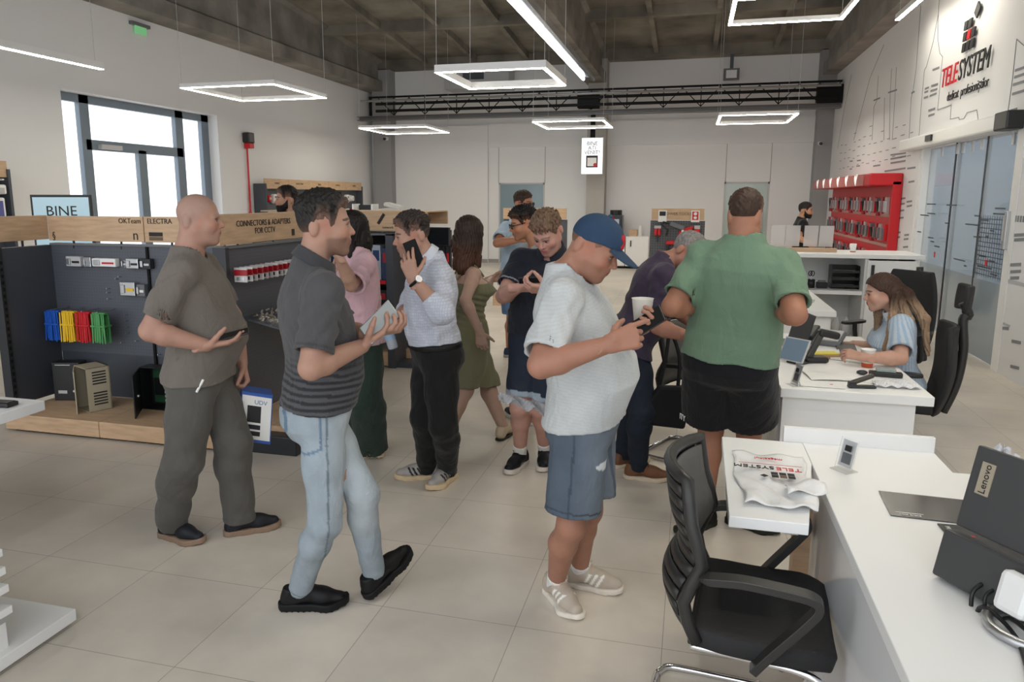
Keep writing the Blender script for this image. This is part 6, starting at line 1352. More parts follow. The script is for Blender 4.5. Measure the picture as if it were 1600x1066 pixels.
# ================================================================== chairs
MESH = mat('chair_mesh', '#1d1d1f', .7, bump=.3, bscale=300)
MESHG = mat('chair_mesh_grey', '#5c5a57', .7, bump=.3, bscale=300)
SHELL = mat('chair_shell', '#252423', .42)
ARM = mat('chair_arm', '#2b2a29', .38)
def visitor_chair(loc, rz, label):
    """faces +X in its own frame; origin on the floor under the seat centre"""
    t = thing('visitor_chair', label, 'chair', loc, rz, 'black visitor chairs')
    def seat(u, v):
        x = -.155 + .405 * u; y = -.25 + .50 * v; z = .47 + .015 * (2 * v - 1) ** 2 - .05 * max(0, u - .75) ** 2 * 16 * .5 - .02 * math.sin(PI * u) * .5
        k = 1 - .16 * max(0, (u - .72) / .28) ** 2 - .05 * max(0, (.2 - u) / .2); return (x, y * k, z)
    MB().sheet(seat, 14, 12, .06).build('seat', MESH, t, smooth=True, bevel=.012)
    def bk(u, v):
        z = .44 + .49 * v; y = (-.245 + .49 * u) * (1 - .10 * max(0, v - .7) / .3); c = 1 - (2 * u - 1) ** 2
        x = -.125 - .075 * c - .045 * math.exp(-((v - .22) / .22) ** 2) - .065 * v + .03 * math.exp(-((v - .5) / .15) ** 2); return np.array((x, y, z))
    # mesh panel in front, slatted shell behind
    MB().sheet(lambda u, v: bk(.06 + .88 * u, .10 + .86 * v) + (.022, 0, 0), 12, 12, .008).build('back_mesh', MESHG, t, smooth=True)
    fr = [bk(0, v) for v in np.linspace(.0, 1, 9)] + [bk(u, 1) for u in np.linspace(.1, .9, 8)] + [bk(1, v) for v in np.linspace(1, 0, 9)]
    m = MB(); m.tube(fr, .020, 8); m.build('back_frame', ARM, t, smooth=True)
    for k in range(11):
        v = .05 + .082 * k; MB().sheet(lambda u, w, v=v: bk(.03 + .94 * u, v + .068 * w + .02 * abs(2 * u - 1)) + (-.010, 0, 0), 10, 2, .006).build('back_slat', SHELL, t, smooth=True)
    for s in (-1, 1):
        y = s * .275
        pts = smooth_curve([(-.14, s * .25, .655), (-.11, y, .665), (-.02, y, .672), (.10, y, .665), (.165, y, .655), (.18, y, .63), (.15, y, .58), (.06, y * .99, .46), (.02, y * .97, .40)], 6)
        m = MB(); V = []; 
        for i, p in enumerate(pts):
            q0 = pts[max(i - 1, 0)]; q1 = pts[min(i + 1, len(pts) - 1)]; a = nrm(q1 - q0); sd = np.array((0, 1., 0)); u = np.cross(a, sd); w_ = .024; h_ = .012
            V += [p + sd * w_ + u * h_, p - sd * w_ + u * h_, p - sd * w_ - u * h_, p + sd * w_ - u * h_]
        n = len(pts); F = [(4 * i + k, 4 * i + (k + 1) % 4, 4 * i + 4 + (k + 1) % 4, 4 * i + 4 + k) for i in range(n - 1) for k in range(4)] + [(3, 2, 1, 0), (4 * n - 4, 4 * n - 3, 4 * n - 2, 4 * n - 1)]
        m.add(V, F).build('armrest', ARM, t, smooth=False, bevel=.005)
        leg = smooth_curve([(-.16, s * .22, .41), (.0, s * .22, .405), (.15, s * .23, .40), (.215, s * .24, .37), (.225, s * .245, .30), (.215, s * .25, .10), (.20, s * .25, .035), (.15, s * .25, .014), (0, s * .25, .013), (-.2, s * .25, .013), (-.27, s * .24, .013), (-.30, s * .19, .013)], 5)
        MB().tube(leg, .0125, 8).build('leg', CHROME, t, smooth=True)
    MB().tube([(-.30, -.19, .013), (-.305, 0, .013), (-.30, .19, .013)], .0125, 8).build('rear_cross_bar', CHROME, t, smooth=True)
    MB().tube([(.10, -.23, .40), (.10, .23, .40)], .012, 8).build('seat_cross_bar', CHROME, t, smooth=True); MB().box(-.17, .18, -.21, .21, .405, .43).build('seat_pan', BLACK, t, bevel=.006)
    return t
c1 = visitor_chair((.232, 2.33, 0), math.radians(-5), 'black visitor chair with slatted back in the foreground facing the front desk')
c2 = visitor_chair((.10, 5.05, 0), math.radians(-25), 'black visitor chair half hidden behind the man in green')
def office_chair(loc, rz, label, arms=(-1, 1), head=True):
    """faces +X; high mesh back with headrest"""
    t = thing('office_chair', label, 'chair', loc, rz, 'black office chairs')
    def seat(u, v): return (-.24 + .5 * u, (-.25 + .5 * v) * (1 - .1 * max(0, u - .8) / .2), .47 - .03 * max(0, u - .7) ** 2 * 10 + .012 * (2 * v - 1) ** 2)
    MB().sheet(seat, 10, 10, .07).build('seat', MESH, t, smooth=True, bevel=.015)
    def bk(u, v):
        s_ = 2 * u - 1; z = .40 + (.56 if head else .74) * v; w_ = .23 * (1 - .25 * abs(2 * v - 1) ** 3)
        return np.array((-.225 - .06 * (1 - s_ * s_) - .04 * math.sin(v * PI * 1.3) - .09 * v * v, s_ * w_, z))
    MB().sheet(bk, 12, 16, .035).build('backrest', MESH, t, smooth=True, bevel=.01)
    MB().tube(smooth_curve([bk(.5, .0) + (-.05, 0, -.02), bk(.5, .3) + (-.06, 0, 0), bk(.5, .7) + (-.07, 0, 0), bk(.5, .97) + (-.05, 0, .05), *([(-.42, 0, 1.02), (-.38, 0, 1.10)] if head else [])], 5), .028, 8).build('spine', SHELL, t, smooth=True)
    if head: MB().sheet(lambda u, v: (-.33 - .045 * (1 - (2 * u - 1) ** 2) + .02 * (2 * v - 1) - .05 * v, (2 * u - 1) * .15 * (1 - .15 * (2 * v - 1) ** 2), 1.05 + .16 * v), 10, 6, .03).build('headrest', MESH, t, smooth=True, bevel=.01)
    for s in arms:
        MB().tube(smooth_curve([(-.10, s * .24, .42), (-.08, s * .30, .45), (-.05, s * .31, .58), (-.04, s * .31, .66)], 4), .02, 8).build('arm_post', BLACK, t, smooth=True)
        MB().sheet(lambda u, v, s=s: (-.16 + .27 * u, s * .31 + (-.045 + .09 * v) * (1 - .5 * (2 * u - 1) ** 4), .685), 8, 4, .025).build('armrest', BLACK, t, smooth=True, bevel=.008)
    MB().cyl((0, 0, .09), (0, 0, .40), .028).build('gas_lift', DARK2, t); MB().box(-.14, .14, -.1, .1, .36, .405).build('mechanism', BLACK, t, bevel=.01)
    for k in range(5):
        a = 2 * PI * k / 5 + .3; l = MB().bar((0, 0, .095), (.30 * math.cos(a), .30 * math.sin(a), .075), .045, .03).build('base_leg', BLACK, t, bevel=.008)
        MB().cyl((.30 * math.cos(a) - .022 * math.sin(a), .30 * math.sin(a) + .022 * math.cos(a), .028), (.30 * math.cos(a) + .022 * math.sin(a), .30 * math.sin(a) - .022 * math.cos(a), .028), .028, n=12).build('castor', BLACK, l)
    return t
office_chair((1.30, 5.26, 0), math.radians(172), 'black mesh office chair with headrest behind the seated woman')
office_chair((1.60, 6.75, 0), math.radians(-140), 'empty black office chair standing by the third desk', head=False)
# bag on the rear visitor chair
t = thing('shoulder_bag', 'small black shoulder bag with a white mark hanging on the rear visitor chair', 'bag', (-.095, 4.44, .40))
MB().prism([(-.10, 0), (.10, -.02), (.12, .10), (.08, .24), (-.06, .24), (-.14, .12)], (0, 0, 0), (1, .2, 0), (0, 0, 1), .07).build('bag_body', BLACKM, t, bevel=.015)
MB().prism([(-.06, .10), (.03, .17), (-.03, .06), (-.05, .08)], (0, -.004, 0), (1, .2, 0), (0, 0, 1), -.006).build('white_mark', PAPER, t)
MB().tube(smooth_curve([(-.05, .0, .22), (-.02, .05, .38), (.0, .10, .54), (.06, .06, .40), (.06, .02, .23)], 5), .012, 6).build('strap', BLACKM, t)

# ================================================================== things on the front desk
Z = .752
g = thing('shop_bag', 'white plastic shop bag printed with a red and black logo on the desk leaf', 'bag', (.32, 2.69, Z), 0)
def bagf(u, v):
    x = (-.13 + .265 * u) * (.86 + .14 * v); y = -.27 + .52 * v; return (x + .01 * math.sin(v * 9), y + .012 * math.sin(u * 8), .010 + .008 * math.sin(u * 11 + v * 7) * math.sin(v * 13 + 2 * u) + .012 * max(0, .3 - v) * 3 * (1 + math.sin(u * 17)) * .5)
MB().sheet(bagf, 24, 36, .004).build('bag_film', mat('bag_film', (.83, .83, .83), .3, bump=.5, bscale=18), g, smooth=True)
text('lettering', 'TELE', .042, RED, g, (.105, .045, .0255), (-1, .03, 0), (-.03, -1, 0), .001, 'LEFT', 1.0); text('lettering', 'SYSTEM', .042, INKB, g, (.012, .05, .0255), (-1, .03, 0), (-.03, -1, 0), .001, 'LEFT', 1.0)
text('lettering', 'magazinul', .026, RED, g, (.0, .15, .0245), (-1, 0, 0), (0, -1, 0), .001); MB().box(-.11, .11, .085, .087, .0245, .0255).build('printed_line', RED, g)
for i in range(3):
    for j in range(2): MB().box(-.005 + .028 * i, .018 + .028 * i, -.045 + .028 * j, -.022 + .028 * j, .0245, .0258).build('emblem_square', INKB if (i, j) != (1, 0) else mat('ink_brown', '#6b5a48', .7), g)
MB().obox((-.03, -.035, .0252), (1, 1, 0), (-1, 1, 0), (0, 0, 1), .02, .02, .001).build('emblem_square', INKB, g)
MB().sheet(lambda u, v: (.03 + .13 * u, -.20 + .10 * v + .05 * u, .03 + .012 * math.sin(u * 6 + v * 4)), 8, 6, .002).build('folded_handle', mat('bag_film', (.8, .8, .8), .3), g, smooth=True)
def acrylic(loc, rz, label):
    g = thing('sign_holder', label, 'sign holder', loc, rz, 'clear sign holders')
    MB().obox((0, 0, .06), (1, 0, 0), (0, .25, 1), (0, -1, .25), .075, .12, .003).build('upright_sheet', CLEAR, g); MB().box(-.0375, .0375, -.04, .02, 0, .003).build('foot_sheet', CLEAR, g)
    c = MB().obox((0, .004, .062), (1, 0, 0), (0, .25, 1), (0, -1, .25), .06, .10, .001).build('card', mat('card_grey', '#cfd0d2', .4), g)
    MB().obox((.005, -.001, .085), (1, 0, 0), (0, .25, 1), (0, -1, .25), .028, .022, .001).build('card_print', INKB, c); MB().obox((0, -.001, .045), (1, 0, 0), (0, .25, 1), (0, -1, .25), .04, .04, .001).build('card_print', GREYP, c)
    return g
acrylic((.595, 2.86, Z), -.9, 'clear sign holder standing beside the plastic bag on the front desk')
acrylic((.585, 4.16, Z), -1.2, 'clear sign holder at the near left corner of the middle desk')
g = thing('flyer', 'glossy black flyer lying on the front desk, left of the monitor', 'flyer', (.80, 2.56, Z), -.05); MB().box(-.14, .15, -.105, .105, 0, .0015).build('sheet', mat('black_gloss', '#3a3836', .12), g); text('lettering', 'your brand', .014, PAPER, g, (-.08, -.085, .002), (1, 0, 0), (0, 1, 0), .0003); MB().box(-.12, -.04, -.072, -.069, .0015, .002).build('white_print', PAPER, g); MB().box(.08, .13, -.085, -.082, .0015, .002).build('white_print', PAPER, g)
g = thing('flyer', 'dark folder with small white print partly under the monitor', 'flyer', (.87, 2.31, Z), .05); MB().box(-.085, .12, -.125, .125, 0, .003).build('sheet', mat('dark_folder', '#2c2a29', .4), g); text('lettering', 'PREMIUM LINE', .018, PAPER, g, (-.065, .05, .0035), (0, -1, 0), (1, 0, 0), .0003); text('lettering', 'collection', .012, PAPER, g, (-.04, .04, .0035), (0, -1, 0), (1, 0, 0), .0003); MB().box(-.02, -.01, .04, .05, .003, .004).build('red_mark', RED, g)
g = thing('crumpled_bag', 'crumpled clear plastic bag behind the monitor', 'plastic bag', (1.02, 2.66, Z))
def crum(u, v):
    th = 2 * PI * u; ph = PI * v; R = np.random.RandomState(3); r = .075 * (1 + .22 * math.sin(5 * th + 3 * ph) * math.sin(7 * ph) + .12 * math.sin(11 * th + 2))
    return (r * .7 * math.sin(ph) * math.cos(th), r * math.sin(ph) * math.sin(th), .085 - r * 1.25 * math.cos(ph) * (1 if math.cos(ph) < 0 else .9))
MB().sheet(crum, 40, 18, .001).build('film', mat('white_film', (.78, .78, .8), .3, alpha=.8, bump=.7, bscale=30), g)
# the monitor: tall dark back tilted, standing on a ring foot
g = thing('computer_monitor', 'dark grey monitor seen from the back at the right edge of the front desk', 'monitor', (0, 0, 0))
P0, P1, P2, P3 = (np.array(p) for p in MON)
a = nrm(P1 - P0); dn = nrm((P3 - P0) - a * np.dot(P3 - P0, a)); nn = np.cross(a, dn); 
if nn[0] > 0: nn = -nn
MS = mat('monitor_shell', '#414142', .45)
Wm, Hm = .62, float(np.linalg.norm(P3 - P0))
MB().obox(P0 + a * Wm / 2 + dn * Hm * .30 - nn * .012, a, dn, nn, Wm, Hm * .62, .024).build('screen_back', MS, g, bevel=.004)
MB().obox(P0 + a * (Wm / 2 - .004) + dn * Hm * .83 + nn * .006, a, dn, nn, Wm, Hm * .36, .05).build('lower_housing', MS, g, bevel=.006)
pl = MB().obox(P0 + a * .045 + dn * .075 + nn * .002, a, dn, nn, .036, .085, .003).build('maker_badge', mat('badge_tan', '#a59a86', .4), g)
text('lettering', 'Lenovo', .026, INKB, pl, P0 + a * .046 + dn * .075 + nn * .0045, -dn, np.cross(nn, -dn), .0004)
q = P0 + a * .27 + dn * Hm * .95; b0 = np.array((q[0] + .03, q[1] - .02, Z))
MB().tube([q - nn * .02, (q + b0) / 2 - nn * .04, b0 + (0, 0, .012)], .022, 10).build('stand_post', STEEL, g)
MB().tube([b0 + (.15 * math.cos(t_) * 1.0, .11 * math.sin(t_), .012) for t_ in np.linspace(0, 2 * PI, 24)][:-1], .012, 8, closed=True).build('stand_foot', STEEL, g, smooth=True)
pc_ = P0 + a * .13 + dn * Hm * .90 + nn * .03
one(MB().tube(smooth_curve([pc_, pc_ + nn * .03 + (0, 0, -.03), pc_ + (-.02, -.03, -.10), (pc_[0] - .015, pc_[1] - .06, Z + .02), (pc_[0] + .02, pc_[1] - .16, Z + .008), (pc_[0] - .02, pc_[1] - .35, Z + .006)], 6), .0055, 6), 'monitor_cable', BLACK, 'black cable hanging from the monitor back to the desk', 'cable', smooth=True)
one(MB().tube(smooth_curve([pc_ + a * .03, pc_ + a * .03 + nn * .025 + (0, 0, -.03), pc_ + a * .04 + (-.005, -.03, -.12), (pc_[0] + .035, pc_[1] - .08, Z + .01), (pc_[0] + .08, pc_[1] - .3, Z + .006)], 6), .0045, 6), 'monitor_cable', BLACK, 'thinner black cable behind the monitor reaching the desk', 'cable', smooth=True)
one(MB().obox(P0 + a * .24 + dn * Hm * .82 + nn * .07, a, dn, nn, .08, .10, .04), 'power_adapter', WHITE3, 'white plastic block at the right edge beside the monitor cables', 'adapter', bevel=.015)
# ================================================================== things on the middle desk
g = thing('tablet', 'small customer tablet on a stand at the desk edge', 'tablet', (.64, 4.72, Z), -.75)
MB().obox((0, 0, .085), (1, 0, 0), (0, .5, 1), (0, -1, .5), .17, .15, .012).build('casing', LGREY, g, bevel=.003); MB().obox((0, -.007, .087), (1, 0, 0), (0, .5, 1), (0, -1, .5), .155, .135, .002).build('display', mat('tablet_screen', '#6f8294', .15, emit=.12), g); MB().box(-.05, .05, .0, .10, 0, .01).build('stand', DARK2, g)
g = thing('laptop', 'thin dark laptop screen with its back to the customers', 'laptop', (.76, 5.35, Z), -1.35)
MB().obox((0, 0, .12), (1, 0, 0), (0, .25, 1), (0, -1, .25), .33, .22, .008).build('lid', DARK2, g, bevel=.002); MB().box(-.165, .165, -.23, -.01, 0, .014).build('keyboard_deck', LGREY, g, bevel=.002); MB().box(-.15, .15, -.16, -.03, .014, .016).build('keys', DARK2, g)
g = thing('desk_phone', 'grey desk phone lying behind the tablet', 'phone', (.93, 5.45, Z), -.4); MB().obox((0, 0, .04), (1, 0, 0), (0, 1, .3), (0, -.3, 1), .24, .2, .03).build('base', GREYP, g, bevel=.01); MB().obox((-.08, 0, .07), (1, 0, 0), (0, 1, .3), (0, -.3, 1), .05, .2, .03).build('handset', BLACK, g, bevel=.012); MB().obox((.04, 0, .06), (1, 0, 0), (0, 1, .3), (0, -.3, 1), .13, .16, .01).build('keypad', LGREY, g)
g = thing('barcode_scanner', 'black barcode scanner standing in its cradle on the middle desk', 'scanner', (.76, 4.80, Z), .25)
MB().box(-.055, .085, -.045, .045, 0, .035).build('cradle', BLACK, g, bevel=.015); MB().obox((.005, 0, .10), (.45, 0, 1), (0, 1, 0), (1, 0, -.45), .17, .036, .04).build('grip', mat('scanner_grey', '#3b3c3b', .5), g, bevel=.012); MB().obox((.085, 0, .175), (1, 0, -.22), (0, 1, 0), (.22, 0, 1), .13, .06, .045).build('head', BLACK, g, bevel=.015)
g = thing('paper_cup', 'white paper cup with an orange base at the woman\'s wrist', 'cup', (1.055, 4.745, Z)); MB().lathe([(.029, 0), (.041, .105), (.043, .107), (.039, .105), (.026, .01)], n=20).build('cup_wall', PAPER, g, smooth=True); MB().cyl((0, 0, .0), (0, 0, .024), .0305, .0325, 20).build('orange_base', mat('orange', '#c8552c', .5), g); MB().ball((.03, -.02, .05), (.012, .012, .01), 6).build('printed_mark', REDD, g)
g = thing('stapler', 'dark grey stapler at the front edge of the middle desk', 'stapler', (.915, 4.19, Z), .15)
MB().box(-.07, .07, -.018, .018, 0, .014).build('base', DARK2, g, bevel=.004); MB().obox((-.005, 0, .045), (1, 0, .42), (0, 1, 0), (-.42, 0, 1), .13, .03, .024).build('handle', mat('stapler_bronze', '#4a4540', .35, .4), g, bevel=.008); MB().box(-.07, -.03, -.015, .015, .01, .035).build('hinge', DARK2, g, bevel=.004)
g = thing('hole_punch', 'black hole punch with a clear top near the desk edge', 'hole punch', (1.10, 4.50, Z), -.1); MB().box(-.085, .085, -.025, .025, 0, .028).build('base', BLACK, g, bevel=.006); MB().box(-.05, .05, -.02, .02, .028, .048).build('clear_top', mat('punch_glass', '#8f9a98', .2), g, bevel=.004); MB().ball((-.12, 0, .014), (.03, .02, .014), 6).build('lever_knob', DARK2, g)
g = thing('plastic_wrap', 'crumpled clear plastic wrap near the right end of the middle desk', 'plastic bag', (1.10, 4.27, Z)); MB().sheet(lambda u, v: (-.11 + .22 * u, -.06 + .12 * v, .012 + .028 * abs(math.sin(u * 5 + 2 * v)) * math.sin(PI * v) * math.sin(PI * u) + .006 * math.sin(u * 23 + v * 17)), 20, 12, .001).build('film', mat('white_film', (.78, .78, .8), .3, alpha=.8), g)
for k, (x, y, w_, d_, rz, lb) in enumerate(((.82, 4.42, .30, .21, .1, 'loose white sheet lying in front of the scanner'), (.72, 4.20, .22, .12, -.05, 'white leaflet with a small red mark left of the stapler'), (.98, 4.98, .21, .30, 1.1, 'fanned stack of papers under the woman\'s hands'), (1.02, 5.0, .21, .30, .85, 'sheet turned on top of the fanned papers'))):
    g = thing('paper_sheet', lb, 'paper', (x, y, Z + (0, 0, 0, .0125)[k]), rz, 'papers on the middle desk'); MB().sheet(lambda u, v, w_=w_, d_=d_, k=k: (-w_ / 2 + w_ * u, -d_ / 2 + d_ * v, (.003, .005, .012, .0025)[k] + (.006 * math.sin(u * 4 + v * 3) if k == 0 else 0) + .004 * 0), 8, 8, (.002, .004, .011, .002)[k]).build('sheet', PAPER, g)
    if k == 1: MB().box(.04, .055, 0, .012, .005, .0058).build('red_mark', RED, g)
g = thing('notepad', 'yellow topped brown notepad beside the scanner', 'notepad', (.86, 4.97, Z), .3); MB().box(-.08, .08, -.06, .06, 0, .02).build('pad', mat('kraft', '#a5845c', .7), g); MB().box(-.08, .08, -.02, .06, .02, .026).build('yellow_sheet', mat('yellow_pale', '#e3d757', .6), g)
g = thing('keyboard', 'dark keyboard under the woman\'s hands', 'keyboard', (1.03, 5.22, Z), 1.45); MB().box(-.19, .19, -.06, .06, 0, .015).build('case', BLACK, g, bevel=.004); MB().box(-.18, .18, -.05, .05, .015, .019).build('keys', DARK2, g)
one(MB().tube(smooth_curve([(.66, 5.3, Z + .006), (.60, 5.1, Z + .006), (.68, 5.0, Z + .006), (.60, 4.9, Z + .006), (.66, 4.80, Z + .006)], 6), .004, 6), 'tablet_cable', BLACK, 'thin black cable curling behind the tablet', 'cable', smooth=True)

# ================================================================== left foreground
g = thing('demo_table', 'white display table cut off by the left edge of the photo', 'table', (0, 0, 0)); MB().box(-4.4, -3.08, .9, 2.87, .70, .75).build('tabletop', WHITE2, g, bevel=.003); MB().box(-4.3, -4.2, 2.4, 2.75, 0, .7).build('leg', WHITE3, g); MB().box(-4.3, -4.2, 1.0, 1.35, 0, .7).build('leg', WHITE3, g)
g = thing('access_reader', 'flat black device on the white table at the left edge', 'device', (-3.18, 2.74, .75), .1); MB().box(-.13, .05, -.04, .03, 0, .022).build('body', BLACK, g, bevel=.006); MB().box(-.10, .04, -.03, .02, .022, .025).build('keypad', DARK2, g)
g = thing('display_plinth', 'low white plinth on the floor in the lower left corner', 'plinth', (0, 0, 0)); MB().box(-3.9, -2.40, .6, 2.28, .015, .065).build('top_slab', WHITE2, g, bevel=.003); MB().box(-3.8, -2.5, .7, 2.2, 0, .015).build('recess', BLACKM, g)
t = thing('display_tower', 'white stepped display tower on the low plinth', 'display stand', (0, 0, .065))
for k, (x, z) in enumerate(((-2.425, .46), (-2.42, .39), (-2.415, .32), (-2.41, .235))): MB().box(-3.2, x, 1.3, 2.01, z - .095, z - .065).build('shelf_slab', WHITE2, t, bevel=.002)
MB().box(-3.1, -2.75, 1.35, 1.95, 0, .36).build('core', WHITE3, t); MB().box(-3.2, -2.44, 1.3, 2.0, 0, .10).build('base_block', WHITE3, t)
one(MB().box(-.12, .12, -.1, .1, 0, .25), 'orange_crate', mat('orange', '#c8552c', .5), 'orange case standing behind the slotted post at the left edge', 'case', origin=(-6.3, 5.9, .55), bevel=.02) if False else None

# ================================================================== things people hold or wear
def phone_at(c, ax, ay, label, m=BLACK, size=(.15, .073, .009), back=None, name='phone'):
    g = thing(name, label, 'phone', tuple(float(v) for v in c)); az = np.cross(nrm(ax), nrm(ay))
    MB().obox((0, 0, 0), ax, ay, az, *size).build('casing', m, g, bevel=.004)
    MB().obox(az * size[2] * .52, ax, ay, az, size[0] * .94, size[1] * .92, .001).build('display', mat('phone_glass', '#0b0c0e', .3), g)
    return g
B = B_bald; at = B.hands['R']; G = B.G
phone_at(at(.115, .0, .034), SV(G, 1, .22, -.1), SV(G, .1, .2, 1), 'black phone lying on the bald man\'s open palm')
at = B.hands['L']; p = at(.09, 0, .03)
g = thing('boxed_device', 'blue and white product carton carried by the bald man', 'box', (float(p[0]), float(p[1]), float(p[2]) - .03), 0)
R_ = SV(G, .96, -.25, -.02); U_ = nrm((0, 0, 1) + R_ * .10); N_ = np.cross(R_, U_)
c0 = R_ * .085 - U_ * .135
bx = MB().obox(c0, R_, U_, N_, .16, .27, .14).build('carton', BLUEP, g, bevel=.002)
fn = N_ * .0715 * (1 if np.dot(N_, SV(G, 0, 0, -1)) > 0 else -1); aa = R_ if np.dot(np.cross(R_, U_), fn) > 0 else -R_
fc = MB().obox(c0 + fn, R_, U_, N_, .15, .235, .002).build('white_front', PAPER, g)
text('lettering', 'UDV', .032, BLUEP, fc, c0 + fn * 1.012 + R_ * .02 + U_ * .085, R_, U_ if np.dot(np.cross(R_, U_), fn) > 0 else U_, .0005)
for k, (u_, h_) in enumerate(((.02, .09), (-.05, .025), (-.085, .025))): MB().obox(c0 + fn * 1.01 + U_ * u_ - R_ * .012, R_, U_, N_, .07, h_, .002).build('printed_picture', INKB, fc)
sn = R_ * .081; MB().obox(c0 + sn, N_, U_, R_, .09, .06, .002).build('white_label', PAPER, g)
B = B_jeans; at = B.hands['R']; G = B.G
phone_at(at(.105, .012, .038), SV(G, .72, .62, .3), -SV(G, -.5, .72, .35), 'silver backed phone in the hand of the man in the striped polo', mat('phone_silver', '#8f9290', .3, .4), (.165, .085, .016))
B = B_cap; at = B.hands['L']; G = B.G
c = at(.075, .035, .04); g = thing('paper_cup', 'white paper cup held by the man in the blue cap', 'cup', tuple(float(v) for v in c - np.array((0, 0, .045))))
MB().lathe([(.029, 0), (.041, .105), (.0435, .107), (.040, .104), (.027, .008)], n=24).build('cup_wall', mat('cup_cream', '#d8d3c8', .6), g, smooth=True); MB().lathe([(.0345, .05), (.0352, .055)], n=24).build('printed_band', mat('band_brown', '#7a5a48', .6), g)
phone_at(at(.095, -.03, .022), SV(G, .75, .45, .3), SV(G, -.3, .7, .6), 'black phone held under the cup by the man in the cap')
# cap
b = B_cap; hs = b.hs * 1.04
def cap_fn(P):
    Q = b.headq(P) / 1.0; x, y, z = Q.T
    d = q_ell(Q, (0, -.008, .036), (.084, .106, .094)); zb = np.interp(y, [-.12, -.03, .03, .12], [.012, .018, .034, .040]); return np.maximum(d, zb - z) * b.hs
g = thing('baseball_cap', 'blue baseball cap with a red front emblem', 'cap', tuple(b.G))
CAPC = np.array(lin('#2b4059'))
NAVY = attr_mat('cap_cloth', .85, .25, 200, noise=.05)
solid('crown', [surf(cap_fn, b.head - .15, b.head + .17, .0042)], NAVY, g, CAPC, b.G)
def brim_fn(P):
    Q = b.headq(P); x, y, z = Q.T; zz = z - (.040 - .25 * (y - .09) - 2.2 * x * x)
    r = np.sqrt((x / .078) ** 2 + ((y - .085) / .098) ** 2); return np.maximum(np.maximum((r - 1) * .075, np.abs(zz) - .0035), .07 - y) * b.hs
solid('brim', [surf(brim_fn, b.head - .15, b.head + .24, .0032)], NAVY, g, CAPC * .95, b.G)
def emb_fn(P):
    Q = b.headq(P); x, y, z = Q.T; d = q_ell(Q, (0, -.008, .036), (.0865, .1085, .0965)); return np.maximum(np.maximum(d, np.abs(x) - .020 + .006 * np.sin(z * 200)), np.maximum(np.abs(z - .072) - .026, -y)) * b.hs
solid('emblem', [surf(emb_fn, b.head - .15, b.head + .17, .0042)], NAVY, g, lin('#b5242c'), b.G)
tp = b.head + b.hu * .132 + b.hf * -.01 - b.G; MB().ball(tuple(tp), .009, 6).build('button', mat('cap_blue', '#2b4059', .8), g)
# plastic bag in the back pocket
b = B_cap; p0 = b.pel + b.lat * .10 - b.fwd * .15 + b.up * .05
g = thing('plastic_wrap', 'clear plastic wrap sticking out of the back pocket of the denim shorts', 'plastic bag', tuple(float(v) for v in p0))
d_ = nrm(-b.fwd * 1.0 + b.up * .42); s_ = b.lat
MB().sheet(lambda u, v: d_ * (-.05 + .24 * u) + s_ * (-.03 + .06 * v) * (1 - .3 * u) + b.up * (.018 * math.sin(u * 17 + v * 9) + .02 * (1 - u) * math.sin(v * PI)) , 22, 10, .002).build('film', mat('crinkled_film', (.33, .33, .34), .18, alpha=.6, bump=1, bscale=30), g)
# phone, bottle and watch of the man in the checked shirt
B = B_phone; at = B.hands['L']; G = B.G
phone_at(at(.125, .038, .030), SV(G, -.35, .9, .1), SV(G, .9, .35, .2), 'black phone pressed to the ear of the man in the checked shirt', BLACKM, (.15, .074, .01))
w_ = B.wL; fa = nrm(B.wL - B.eL); g = thing('wrist_watch', 'steel watch with a black strap on the wrist of the man on the phone', 'watch', tuple(float(v) for v in w_ - fa * .02))
e1 = nrm(np.cross(fa, (0, 0, 1.))); e2 = np.cross(fa, e1)
MB().tube([e1 * .034 * math.cos(k) + e2 * .034 * math.sin(k) for k in np.linspace(0, 2 * PI, 20)][:-1], .009, 6, closed=True).build('strap', BLACKM, g, smooth=True)
vd = nrm(-np.array((*nrm((G[0], G[1]))[:2], 0)) - fa * np.dot(-np.array((*nrm((G[0], G[1]))[:2], 0)), fa)); vd = nrm(vd + np.cross(fa, vd) * .8)
MB().cyl(vd * .030, vd * .045, .021, .019, 16).build('watch_case', STEEL, g, smooth=False); MB().cyl(vd * .045, vd * .0455, .016, .016, 16).build('dial', PAPER, g)
at = B.hands['R']; c = at(.085, .0, .035); g = thing('water_bottle', 'small clear water bottle with a blue label held by the man on the phone', 'bottle', tuple(float(v) for v in c), 0)
d_ = nrm(SV(G, .28, -1, 0)); pr_ = [(.013, -.02), (.013, .0), (.015, .02), (.028, .05), (.031, .07), (.031, .10), (.029, .11), (.031, .12), (.031, .165), (.027, .172)]
MB().tube([d_ * z for r, z in pr_], [r for r, z in pr_], 16).build('bottle_body', mat('bottle_pet', (.55, .6, .66), .08, alpha=.6), g, smooth=True); MB().cyl(d_ * .068, d_ * .112, .0318, .0318, 16).build('label_wrap', mat('label_blue', '#8fa9c4', .4), g); MB().cyl(d_ * -.028, d_ * -.006, .015).build('cap', mat('cap_pale', '#b9c2cc', .4), g)
# phone of the navy polo man
B = B_polo; c = (B.hands['R'](.09, 0, .03) + B.hands['L'](.09, 0, .03)) / 2; G = B.G
phone_at(c + SV(G, -.1, .6, -1) * .045, SV(G, 1, .05, 0), SV(G, 0, .6, -1), 'black phone held in both hands by the man in the navy polo')
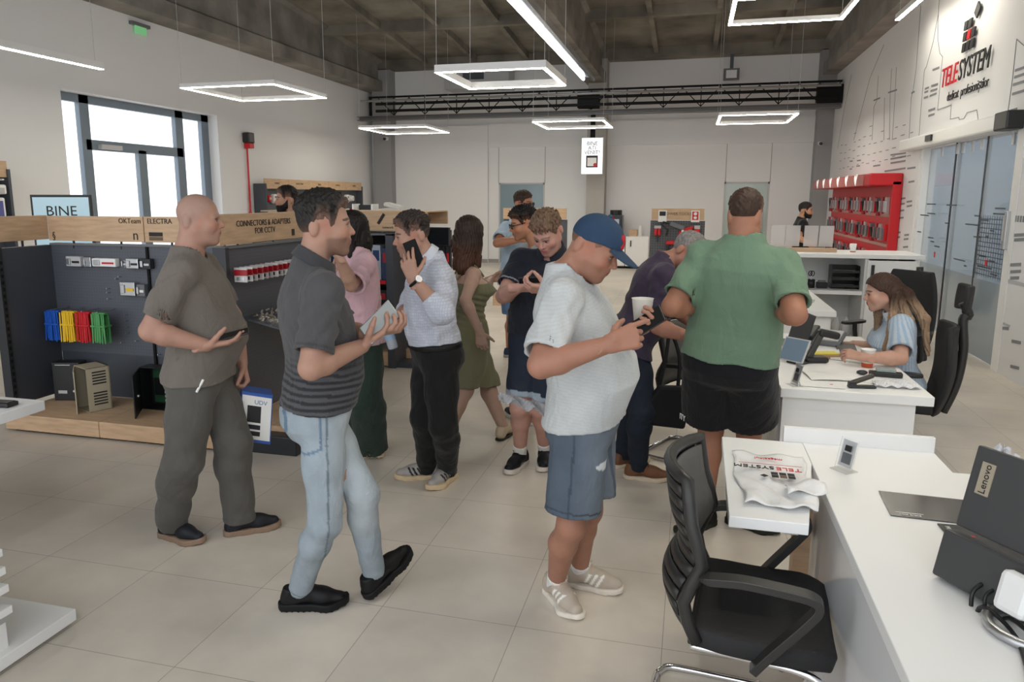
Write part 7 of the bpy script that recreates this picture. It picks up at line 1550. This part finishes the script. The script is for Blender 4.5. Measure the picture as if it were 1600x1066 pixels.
# glasses
def glasses(b, label, m, dark):
    g = thing('glasses', label, 'glasses', tuple(b.G)); L = lambda x, y, z: b.head + (b.hr * x + b.hf * y + b.hu * z) * b.hs - b.G
    for s in (-1, 1):
        ring = [L(s * .033 + .024 * math.cos(k), .100, .002 + .019 * math.sin(k)) for k in np.linspace(0, 2 * PI, 16)][:-1]
        MB().tube(ring, .0032, 6, closed=True).build('rim', m, g); MB().tube([L(s * .057, .099, .008), L(s * .074, .075, .010), L(s * .083, -.005, .012)], .003, 6).build('temple', m, g)
        if dark: MB().prism([(.023 * math.cos(k), .018 * math.sin(k)) for k in np.linspace(0, 2 * PI, 16)][:-1], L(s * .033, .099, .002), b.hr, b.hu, -.002).build('dark_lens', m, g)
    MB().tube([L(-.01, .102, .006), L(.01, .102, .006)], .003, 6).build('bridge', m, g)
glasses(B_glasses, 'dark-rimmed glasses on the man behind the navy polo', BLACK, False)
glasses(B_sun, 'black sunglasses on the man in the pale blue T-shirt', BLACK, True)
# tool and pocket details
b = B_bald; p = b.hR + b.fwd * .05 + b.lat * .12 - b.up * .03
g = thing('pocket_liner', 'white liner edge at the trouser pocket of the bald man', 'pocket liner', tuple(float(v) for v in p)); MB().cyl(b.up * .03 + b.fwd * .02, b.up * -.03 - b.fwd * .015, .006, n=8).build('liner_edge', PAPER, g)  # small white rod standing for the edge of the pocket liner
# white lettering on the hem of the black shorts
sh_ = [o for o in bpy.data.objects if o.parent == PP['green'] and o.name.startswith('shorts')][0]
V_ = np.array([v.co[:] for v in sh_.data.vertices]) + B_green.G; N_ = np.array([v.normal[:] for v in sh_.data.vertices])
tgt = np.array((-0.027, 3.780, 0.626)); cd = nrm(tgt - (0, 0, 1.75)); q_ = V_ - (0, 0, 1.75); dd = np.linalg.norm(q_ - np.outer(q_ @ cd, cd), axis=1)
k_ = np.argsort(dd)[:40]; k_ = k_[np.argmin(q_[k_] @ cd)]; n_ = nrm(N_[k_] * (1, 1, 0)); n_ = n_ if np.dot(n_, cd) < 0 else -n_
text('lettering', 'ITY', .045, PAPER, PP['green'], V_[k_] + n_ * .006 - B_green.G, np.cross((0, 0, 1), n_), (0, 0, 1), .001)
